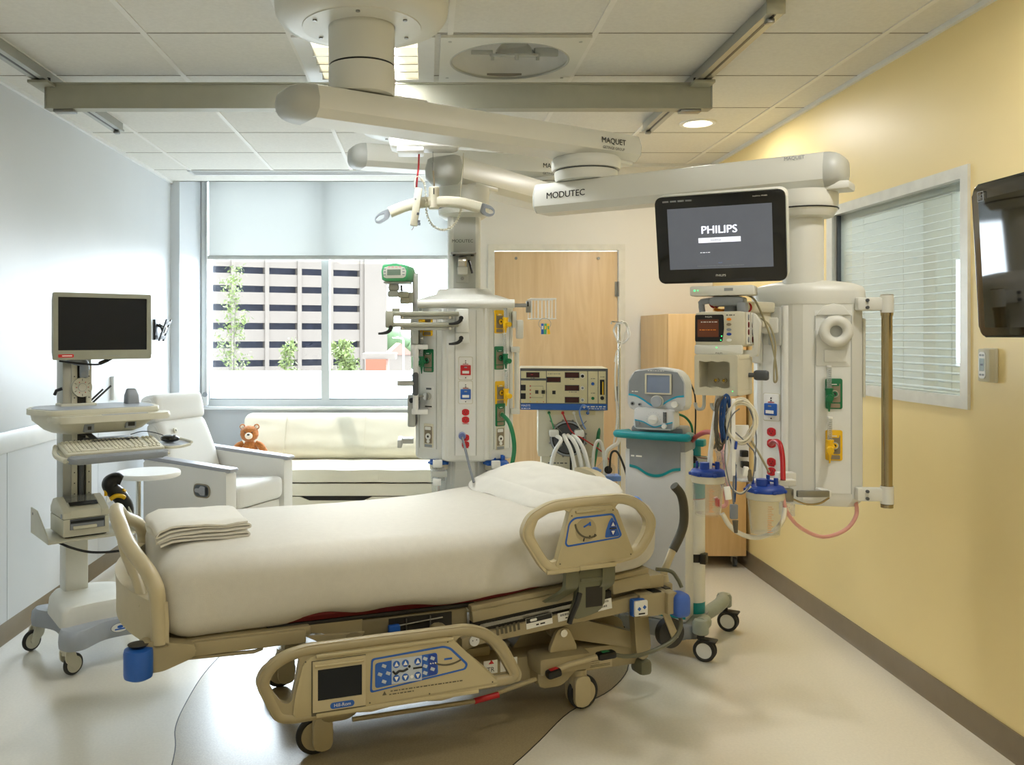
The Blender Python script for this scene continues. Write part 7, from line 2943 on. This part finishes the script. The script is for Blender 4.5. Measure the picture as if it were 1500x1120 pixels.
for x, y in ((-.218, .004), (.218, .004), (.218, .5), (-.218, .5)):
    sy = 1 if y > .1 else -1
    mb = MB()
    ys = y - .02 if sy > 0 else y
    mb.tube([(x * .75, .15 if sy < 0 else .25, .13), (x * .98, (.1 if sy < 0 else .4), .155), (x, y, .165)], .034, 12, 4)
    mb.lathe([(.034, .125), (.038, .13), (.038, .175), (.03, .19), (.01, .193)], (x, y, 0), 24)
    lg = mb.build('base_leg', mat('leg_grey', (160, 168, 158), .4) if 'leg_grey' not in MATS else 'leg_grey', vc)
    mb = MB()
    mb.use('rubber').cyl((x, y, .10), (x, y, .128), .018, n=16)
    mb.use('rubber').torus((x + .02, y - .016, .052), .043, .0095, 32, 10, axis='y')
    mb.torus((x + .02, y + .016, .052), .043, .0095, 32, 10, axis='y')
    mb.use('white').cyl((x + .02, y - .022, .052), (x + .02, y + .022, .052), .041, n=32)
    mb.use('rubber').b2((x + .0, y - .03, .094), (x + .075, y + .03, .104), .004)
    mb.build('caster', None, vc)
vn = thing('ventilator', 'grey and white ventilator with lit screen and big dial on top of its cart', 'ventilator', tuple(FM[vc.name] @ Vector((0, .05, 1.17))), -31)
mb = MB()
hs = capsule_loop([(-.142, .0), (.142, .0), (.142, .14), (.11, .195), (0, .21), (-.11, .195), (-.142, .14)], .03)
mb.prism(hs, .12, Matrix.Translation((0, .09, 0)) @ FRONT, .012)
mb.build('case', 'vent_white', vn)
VF = Matrix.Translation((0, -.0305, 0)) @ FRONT
mb = MB()
wv = catmull([(-.136, .075, 0), (-.10, .07, 0), (-.06, .05, 0), (-.03, .03, 0), (0, .022, 0), (.03, .03, 0), (.06, .05, 0), (.10, .07, 0), (.136, .075, 0)], 4)
top_ = [(.134, .14), (.105, .188), (0, .202), (-.105, .188), (-.134, .14)]
mb.use('grey_mid').prism([(p.x, p.y) for p in wv] + top_, .002, VF)
mb.use(mat('cyan_line', (30, 160, 196), .4)).prism([(p.x, p.y + .004) for p in wv] + [(p.x, p.y - .005) for p in wv[::-1]], .003, VF)
mb.use('sticker').dash(0.024, .008, VF @ Matrix.Translation((-.108, .09, .0026)))
mb.use('sticker').dash(0.08, .006, VF @ Matrix.Translation((.0, .194, .0026)))
mb.use('cream').holed(rrect(.13, .10, .004), [rrect(.114, .086, .003)], .008, VF @ Matrix.Translation((.012, .13, 0)))
mb.build('front_panel', None, vn)
mb = MB()
mb.use('screen_lcd').box((.012, .13, .003), (.116, .088, .002), M=VF)
mb.build('screen', None, vn)
mb = MB()
mb.use('boom').cyl((.008, .045, .002), (.008, .045, .010), .031, n=36, M=VF)
mb.use('cart_grey').cyl((.008, .045, .010), (.008, .045, .026), .026, n=36, M=VF)
mb.build('dial', None, vn)
mb = MB()
for x, y, r in ((-.115, .03, .010), (-.08, .027, .007)):
    mb.use('grey_mid').cyl((x, y, .0), (x, y, .008), r, n=18, M=VF)
    mb.use('black').cyl((x, y, .008), (x, y, .0085), r * .55, n=14, M=VF)
mb.use('white').cyl((.092, .034, .0), (.092, .034, .016), .015, n=22, M=VF)
mb.build('connectors', None, vn)
bl_ = thing('gas_blender', 'small white gas blender box with round knob below the ventilator screen', 'gas blender', tuple(FM[vc.name] @ Vector((0, .02, 1.092))), -31)
mb = MB()
mb.prism(capsule_loop([(-.10, .0), (.10, .0), (.095, .098), (-.095, .105)], .02), .10, Matrix.Translation((0, .06, -.012)) @ FRONT, .008)
mb.build('case', 'vent_white', bl_)
BF = Matrix.Translation((0, -.0402, -.012)) @ FRONT
mb = MB()
wv = catmull([(-.092, .044, 0), (-.05, .036, 0), (0, .014, 0), (.04, .024, 0), (.092, .04, 0)], 4)
mb.use('grey_mid').prism([(p.x, p.y) for p in wv] + [(.088, .008), (-.088, .008)], .002, BF)
mb.use('cyan_line').prism([(p.x, p.y + .003) for p in wv] + [(p.x, p.y - .003) for p in wv[::-1]], .0025, BF)
mb.use('white').cyl((.0, .05, .0), (.0, .05, .018), .022, n=28, M=BF)
mb.box((.0, .05, .02), (.03, .006, .008), .002, M=BF)
mb.cyl((.055, .02, .0), (.055, .02, .02), .011, n=18, M=BF)
mb.use('grey_dark').box((.055, .062, .002), (.016, .052, .004), M=BF)
mb.use('clear_plastic').cyl((.055, .038, .006), (.055, .088, .006), .005, n=12, M=BF)
mb.use('grey_mid').cyl((-.075, .03, .0), (-.075, .03, .012), .009, n=16, M=BF)
for k in range(11):
    a = R(200 - k * 22)
    mb.use('grey_mid').box((.034 * math.cos(a), .05 + .034 * math.sin(a), .001), (.002, .002, .001), M=BF)
mb.build('controls', None, bl_)
oc_ = thing('oxygen_cylinder', 'white oxygen cylinder with teal shoulder standing behind the ventilator column', 'oxygen cylinder', tuple(FM[vc.name] @ Vector((.132, .22, .125))), -31)
mb = MB()
mb.use('teal').lathe([(.05, -.02), (.054, -.0), (.054, .09)], (0, 0, 0), 36)
mb.use('white').lathe([(.054, .09), (.054, .60)], (0, 0, 0), 36)
mb.use('red').lathe([(.0543, .60), (.0543, .604)], (0, 0, 0), 36)
mb.use('teal').lathe([(.054, .604), (.054, .68), (.045, .72), (.025, .745), (.02, .76)], (0, 0, 0), 36)
mb.build('tank', None, oc_, ang=50)
mb = MB()
mb.use('teal').cyl((0, 0, .76), (0, 0, .87), .034, n=24)
mb.b2((-.045, -.03, .86), (.055, .03, .895), .006)
mb.use('pole_bronze').tube([(-.05, -.02, .84), (-.065, -.03, .80), (-.05, -.045, .76), (-.02, -.05, .75)], .006, 8, 4)
mb.use('chrome').cyl((.02, -.045, .80), (.085, -.05, .80), .020, n=20)
mb.use('cream').cyl((.085, -.05, .80), (.10, -.051, .80), .024, n=20)
mb.use('black').cyl((.015, -.03, .80), (.015, -.07, .80), .018, n=16)
mb.build('regulator', None, oc_)
mb = MB()
mb.lathe([(.0555, .29), (.0565, .295), (.0565, .325), (.0555, .33)], (0, 0, 0), 36)
mb.b2((.04, -.05, .285), (.07, .0, .335), .004)
mb.build('strap', 'bed_gap', oc_)
hose('ventilator_cable', 'thin black cord hanging from the back of the ventilator', 'black', [(1012, 562, 4.45), (1018, 580, 4.45), (1019, 610, 4.45), (1018, 640, 4.45)], .004, 'cable')
hose('ventilator_cable', 'green hose dropping behind the ventilator dock', 'green', [(990, 605, 4.42), (1004, 611, 4.42), (1013, 624, 4.42), (1015, 645, 4.42)], .006, 'hose')
# =================================================================== oscillator ventilator
ov = thing('oscillator_ventilator', 'cream oscillator ventilator with red displays and blue stripe in front of the door', 'ventilator', (.805, 5.17, 0), -6)
mb = MB()
mb.b2((-.256, .0, 1.098), (.256, .32, 1.345), .006)
mb.build('control_unit', 'cream', ov)
OF = Matrix.Translation((0, -.002, 1.098)) @ FRONT
mb = MB()
mb.use('grey_dark').box((0, .122, .0), (.51, .243, .003), M=OF)
mb.use(mat('panel_cream', (214, 206, 168), .5))
for x0, x1, y0, y1 in ((-.25, -.103, .185, .228), (-.25, -.103, .04, .172), (-.099, .137, .04, .228), (.141, .197, .04, .228), (.201, .243, .04, .228)):
    mb.box(((x0 + x1) / 2, (y0 + y1) / 2, .002), (x1 - x0, y1 - y0, .003), M=OF)
mb.use('blue').box((0, .018, .002), (.50, .036, .003), M=OF)
mb.use('black')
for x, y, w_, h_ in ((-.18, .205, .07, .024), (-.058, .178, .074, .024), (.048, .205, .076, .026), (.048, .13, .076, .026), (.048, .06, .076, .026)):
    mb.use('black').box((x, y, .004), (w_ + .008, h_ + .008, .002), M=OF)
    mb.use('led_red').box((x, y, .0052), (w_, h_, .001), M=OF)
mb.use('red').box((-.186, .207, .006), (.012, .003, .001), M=OF)
mb.use('black')
for x, y, w_, h_ in ((-.236, .13, .028, .034), (-.236, .08, .028, .034), (-.157, .105, .019, .021), (-.119, .105, .019, .021), (-.057, .103, .019, .021), (.222, .135, .026, .088)):
    mb.box((x, y, .005), (w_, h_, .004), M=OF)
mb.use('yellow').box((.226, .13, .0072), (.006, .075, .001), M=OF)
mb.use('red')
for y in (.14, .116, .094, .072):
    mb.cyl((-.195, y, .003), (-.195, y, .006), .004, n=10, M=OF)
mb.use('grey_dark')
for p_ in ([(-.195, .14), (-.12, .14), (-.12, .118)], [(-.195, .072), (-.12, .072), (-.12, .09)]):
    mb.tube([OF @ Vector((a_, b_, .004)) for a_, b_ in p_], .0008, 4)
for c_, x in (('yellow', -.235), ('yellow', -.195), ('yellow', -.155), ('red', -.118)):
    mb.use(c_).cyl((x, .048, .003), (x, .048, .006), .003, n=8, M=OF)
for y, r in ((.20, .014), (.13, .011), (.06, .011)):
    mb.use('white').cyl((.108, y, .003), (.108, y, .012), r, n=22, M=OF)
    mb.use('black' if y > .15 else 'grey_mid').cyl((.108, y, .012), (.108, y, .02), r * .66, n=18, M=OF)
mb.use('blue').cyl((.168, .155, .003), (.168, .155, .010), .009, n=18, M=OF)
mb.use('green').cyl((.168, .07, .003), (.168, .07, .010), .009, n=18, M=OF)
mb.use('black').cyl((.222, .072, .003), (.222, .072, .012), .011, n=18, M=OF)
mb.use('sticker').text('VIASYS', .018, OF @ Matrix.Translation((-.222, .024, .0038)))
mb.dash(0.05, .007, OF @ Matrix.Translation((-.222, .008, .0038)))
mb.dash(0.1, .0115, OF @ Matrix.Translation((.185, .021, .0038)))
mb.dash(0.08, .008, OF @ Matrix.Translation((.185, .009, .0038)))
mb.box((.118, .018, .0036), (.018, .005, .0006), M=OF)
mb.box((.118, .018, .0036), (.005, .018, .0006), M=OF)
mb.use('grey_dark')
for x, y, s_ in ((-.18, .186, 'LIMIT'), (-.06, .212, 'MEAN PRESSURE'), (.05, .181, 'POWER'), (.05, .106, '% I-TIME'), (.17, .185, 'START'), (.17, .10, 'RESET'), (.222, .195, 'BIAS')):
    mb.dash(len(s_) * .005, .006, OF @ Matrix.Translation((x, y, .0037)))
mb.build('control_panel', None, ov)
mb = MB()
mb.b2((-.15, .02, .82), (.235, .30, 1.098), .006)
mb.build('driver_case', 'cream', ov)
DF = Matrix.Translation((0, .019, 0)) @ FRONT
mb = MB()
fc = (.025, .93)
mb.use('black').cyl((fc[0], fc[1], .0), (fc[0], fc[1], .02), .105, n=44, M=DF)
mb.use('cart_grey').torus((fc[0], fc[1], .018), .098, .006, 44, 8, M=DF)
mb.use('grey_dark').cyl((fc[0], fc[1], .02), (fc[0], fc[1], .024), .085, n=44, M=DF)
mb.use('steel')
for k in range(4):
    a = R(45 + 90 * k)
    mb.tube([DF @ Vector((fc[0] + r * math.cos(a), fc[1] + r * math.sin(a), .03)) for r in (.05, .15)], .0035, 6)
for k in range(12):
    a = R(15 + 30 * k)
    mb.box((fc[0] + .108 * math.cos(a), fc[1] + .108 * math.sin(a), .01), (.012, .012, .014), .002, M=DF)
mb.use('black').tube([DF @ Vector(p) for p in ((-.04, .95, .03), (-.02, .92, .04), (.02, .915, .04), (.05, .95, .035))], .005, 8, 4)
mb.build('driver_face', None, ov)
mb = MB()
mb.use('panel_cream').b2((-.10, .017, 1.068), (.185, .02, 1.094))
mb.use('green').cyl((-.085, .017, 1.08), (-.085, .005, 1.08), .009, n=14)
mb.use('red').cyl((-.005, .017, 1.08), (-.005, .005, 1.08), .009, n=14)
mb.use('white').cyl((.06, .017, 1.08), (.06, .005, 1.08), .009, n=14)
mb.use('blue').cyl((.14, .017, 1.08), (.14, .005, 1.08), .009, n=14)
mb.build('port_strip', None, ov)
mb = MB()
mb.b2((-.13, .04, .10), (.17, .28, .82), .006)
mb.use('grey_dark').dash(0.1, .012, Matrix.Translation((-.04, .0395, .78)) @ FRONT)
mb.build('pedestal', 'cream', ov)
mb = MB()
mb.b2((-.24, -.05, .06), (.24, .34, .10), .01)
for x in (-.21, .21):
    for y in (-.02, .31):
        mb.use('rubber').cyl((x - .015, y, .03), (x + .015, y, .03), .03, n=20)
mb.build('base', 'cart_grey', ov)
mb = MB()
mb.use('white').b2((-.085, -.06, .945), (-.03, .0, .985), .008)
mb.b2((.06, -.06, .945), (.115, .0, .985), .008)
for x0, x1, xe in ((-.05, -.02, -.10), (.0, .01, .07), (.02, .05, .11), (.05, .08, .15)):
    mb.tube([(x0, -.04, .955), (x1, -.09, .93), ((x1 + xe) / 2, -.12, .86), (xe, -.16, .70)], .012, 10, 4)
mb.build('breathing_tubes', 'clear_tube' if 'clear_tube' in MATS else mat('clear_tube', (232, 232, 226), .2, var=.03) and 'clear_tube', ov)
mb = MB()
for m_, pts_ in (('green_light', [(-.085, 0, 1.078), (-.07, -.02, 1.03), (-.058, -.03, .99)]), ('red_tube', [(-.005, 0, 1.078), (.02, -.02, 1.02), (.05, -.05, .97), (.12, -.06, .93), (.22, -.06, .86), (.26, -.05, .80), (.25, -.05, .70)]), ('blue_pale', [(.14, 0, 1.08), (.14, -.03, 1.11), (.11, -.03, 1.13), (.09, -.02, 1.09), (.11, -.03, 1.02), (.125, -.03, .99)]), ('white', [(.06, 0, 1.078), (.075, -.02, 1.03), (.10, -.03, .985)])):
    mb.use(m_).tube(pts_, .004, 8, 5)
mb.build('sensor_lines', None, ov)
mb = MB()
mb.tube([(.04, -.02, .84), (.04, -.025, .66)], .006, 8)
mb.build('support_rod', 'black', ov)
hose('oxygen_hose', 'green oxygen hose hanging from the right of the oscillator', 'green', [(879, 607, 5.2), (878, 625, 5.18), (874, 655, 5.15), (868, 692, 5.1)], .011)
hose('air_tube', 'clear tube arching beside the green hose', 'clear_tube', [(868, 700, 5.05), (870, 660, 5.05), (876, 645, 5.05), (883, 655, 5.05), (886, 690, 5.05)], .009)
hose('air_tube', 'clear tube bundle bending over right of the oscillator', 'clear_tube', [(886, 700, 4.95), (888, 665, 4.95), (895, 655, 4.95), (905, 648, 4.95), (909, 630, 4.95)], .011)
hose('air_tube', 'thin white line falling from the pole to the humidifier', 'white', [(903, 520, 5.0), (901, 560, 5.0), (904, 610, 5.0), (899, 650, 5.0)], .005)
hose('monitor_cable', 'black cord arching from the humidifier to the bed head', 'bed_gap', [(893, 690, 4.85), (895, 665, 4.82), (903, 661, 4.8), (911, 675, 4.78), (919, 700, 4.75), (922, 725, 4.7)], .006, 'cable')
hm = thing('humidifier', 'clear humidifier chamber with blue base and black knob behind the bed head', 'humidifier', tuple(P(888, 700, 4.95)))
mb = MB()
mb.lathe([(.045, 0), (.05, .01), (.05, .055), (.03, .075), (.02, .09)], P(888, 697, 4.95), 28)
mb.build('chamber', 'clear_plastic', hm, world=True)
mb = MB()
mb.use('blue_pale').b2(P(880, 705, 4.93), P(905, 693, 5.02), .006)
mb.use('bed_gap').cyl(P(891, 688, 4.86), P(891, 688, 4.90), .022, n=20)
mb.use('blue_pale').tube([P(866, 690, 4.95), P(872, 686, 4.95), P(880, 690, 4.95)], .010, 10, 4)
mb.build('base', None, hm, world=True)
ip = thing('iv_pole', 'thin steel IV pole between the door and the wardrobe', 'IV pole', tuple(P(907, 0, 5.05) * 0 + Vector(((907 - CX) * 5.05 / F, 5.05, 0))))
mb = MB()
x_ = (907 - CX) * 5.05 / F
mb.cyl((x_, 5.05, .06), (x_, 5.05, 1.60), .008, n=14)
mb.tube([(x_ - .045, 5.05, 1.60), (x_ - .04, 5.05, 1.615), (x_, 5.05, 1.61), (x_ + .03, 5.05, 1.615)], .004, 8, 3)
mb.build('pole', 'chrome', ip, world=True)
mb = MB()
for k in range(5):
    a = 2 * PI * k / 5
    mb.tube([(x_, 5.05, .07), (x_ + .13 * math.cos(a), 5.05 + .13 * math.sin(a), .055)], .010, 8)
    mb.use('rubber').ball((x_ + .13 * math.cos(a), 5.05 + .13 * math.sin(a), .026), .026, 12, 8)
    mb.use('steel')
mb.build('base', 'steel', ip, world=True)
tc_ = thing('tubing_coil', 'coil of thin white tubing hung at the top of the IV pole', 'tubing', tuple(P(911, 488, 5.02)))
q = []
rnd = random.Random(5)
for k in range(46):
    a = 2 * PI * k / 11
    q.append(P(911, 487, 5.03) + Vector((.045 * math.cos(a) * (1 + rnd.uniform(-.25, .1)), .02 * math.sin(k * 1.7), .062 * math.sin(a) * (1 + rnd.uniform(-.2, .1)))))
q += [P(908, 508, 5.02), P(903, 515, 5.02), P(900, 530, 5.02)]
MB().tube(q, .0032, 6, 3).build('tubing', 'white', tc_, world=True)
# =================================================================== wardrobe, wall tv, thermostat
wd = thing('wardrobe', 'tall maple cabinet on castors in the corner by the yellow wall', 'wardrobe', (1.855, 6.17, 0))
mb = MB()
mb.b2((1.588, 5.815, .078), (2.108, 6.53, 1.678), .003)
mb.build('cabinet_body', 'maple_cab', wd, world=True)
mb = MB()
mb.b2((1.591, 5.795, .082), (2.105, 5.814, 1.674), .002)
dd = mb.build('door', 'maple_cab', wd, world=True)
mb = MB()
mb.tube([(1.64, 5.795, .95), (1.64, 5.765, .95), (1.64, 5.765, 1.1), (1.64, 5.795, 1.1)], .006, 10)
mb.build('handle', 'steel', dd, world=True)
for x in (1.64, 2.045):
    for y in (5.86, 6.47):
        mb = MB()
        mb.use('steel').b2((x - .02, y - .02, .066), (x + .02, y + .02, .078), .003)
        mb.b2((x - .018, y - .012, .03), (x - .012, y + .012, .07))
        mb.b2((x + .012, y - .012, .03), (x + .018, y + .012, .07))
        mb.use('grey_dark').cyl((x - .01, y - .01, .032), (x + .01, y - .01, .032), .031, n=24)
        mb.build('caster', None, wd, world=True)
tv = thing('wall_television', 'black glossy screen hung on the yellow wall at the right edge', 'television', (1.90, 2.69, 1.79), -90)
T_ = Matrix.Rotation(R(3), 4, 'X')
mb = MB()
mb.prism(rrect(.62, .515, .036, 6), .03, T_ @ FRONT, .006)
mb.build('body', 'black_gloss', tv)
mb = MB()
mb.prism(rrect(.56, .43, .004, 2), .001, T_ @ Matrix.Translation((.005, -.030, -.01)) @ FRONT)
mb.build('screen', mat('tv_glass', (16, 16, 14), .06, spec=.9), tv)
mb = MB()
X = T_ @ Matrix.Translation((-.262, -.0312, .215)) @ FRONT
mb.use('grey_mid').holed(rrect(.032, .034, .004), [rrect(.028, .030, .003)], .0006, X)
mb.text('HCI', .017, X)
mb.build('badge', None, tv)
mb = MB()
mb.b2((-.06, .0, -.08), (.06, .03, .08), .004)
mb.box((0, .13, 0), (.06, .2, .05), .006)
mb.b2((-.08, .205, -.1), (.08, .228, .1), .004)
mb.build('wall_mount', 'black', tv)
th_ = thing('thermostat', 'small cream thermostat with grey display under the black wall screen', 'thermostat', (XR, 3.315, 1.425), -90)
mb = MB()
mb.b2((-.034, -.034, -.062), (.036, -.001, .062), .006)
mb.b2((-.037, -.012, -.064), (.039, -.001, .064), .003)
mb.build('case', 'cart_cream', th_)
mb = MB()
HF = Matrix.Translation((0, -.0345, 0)) @ FRONT
mb.use('white').prism(rrect(.04, .10, .014), .002, HF @ Matrix.Translation((-.004, 0, 0)))
mb.use('lcd_green').box((-.004, .002, .0025), (.028, .048, .001), M=HF)
mb.use('black').dash(0.014, .013, HF @ Matrix.Translation((-.004, .002, .0031)))
mb.use('grey_mid')
for y in (.038, -.036):
    for x in (-.012, .004):
        mb.prism(rrect(.012, .007, .003), .0012, HF @ Matrix.Translation((x, y, .002)))
mb.build('face', None, th_)
# =================================================================== render look
scene.view_settings.view_transform = 'Standard'
scene.view_settings.look = 'None'
scene.view_settings.gamma = 1
scene.view_settings.use_curve_mapping = False
scene.view_settings.exposure = EXPO
cy = scene.cycles
cy.use_denoising = True
cy.max_bounces = 10
cy.diffuse_bounces = 5
cy.glossy_bounces = 4
cy.transparent_max_bounces = 16
cy.sample_clamp_indirect = 4
cy.caustics_reflective = False
cy.caustics_refractive = False
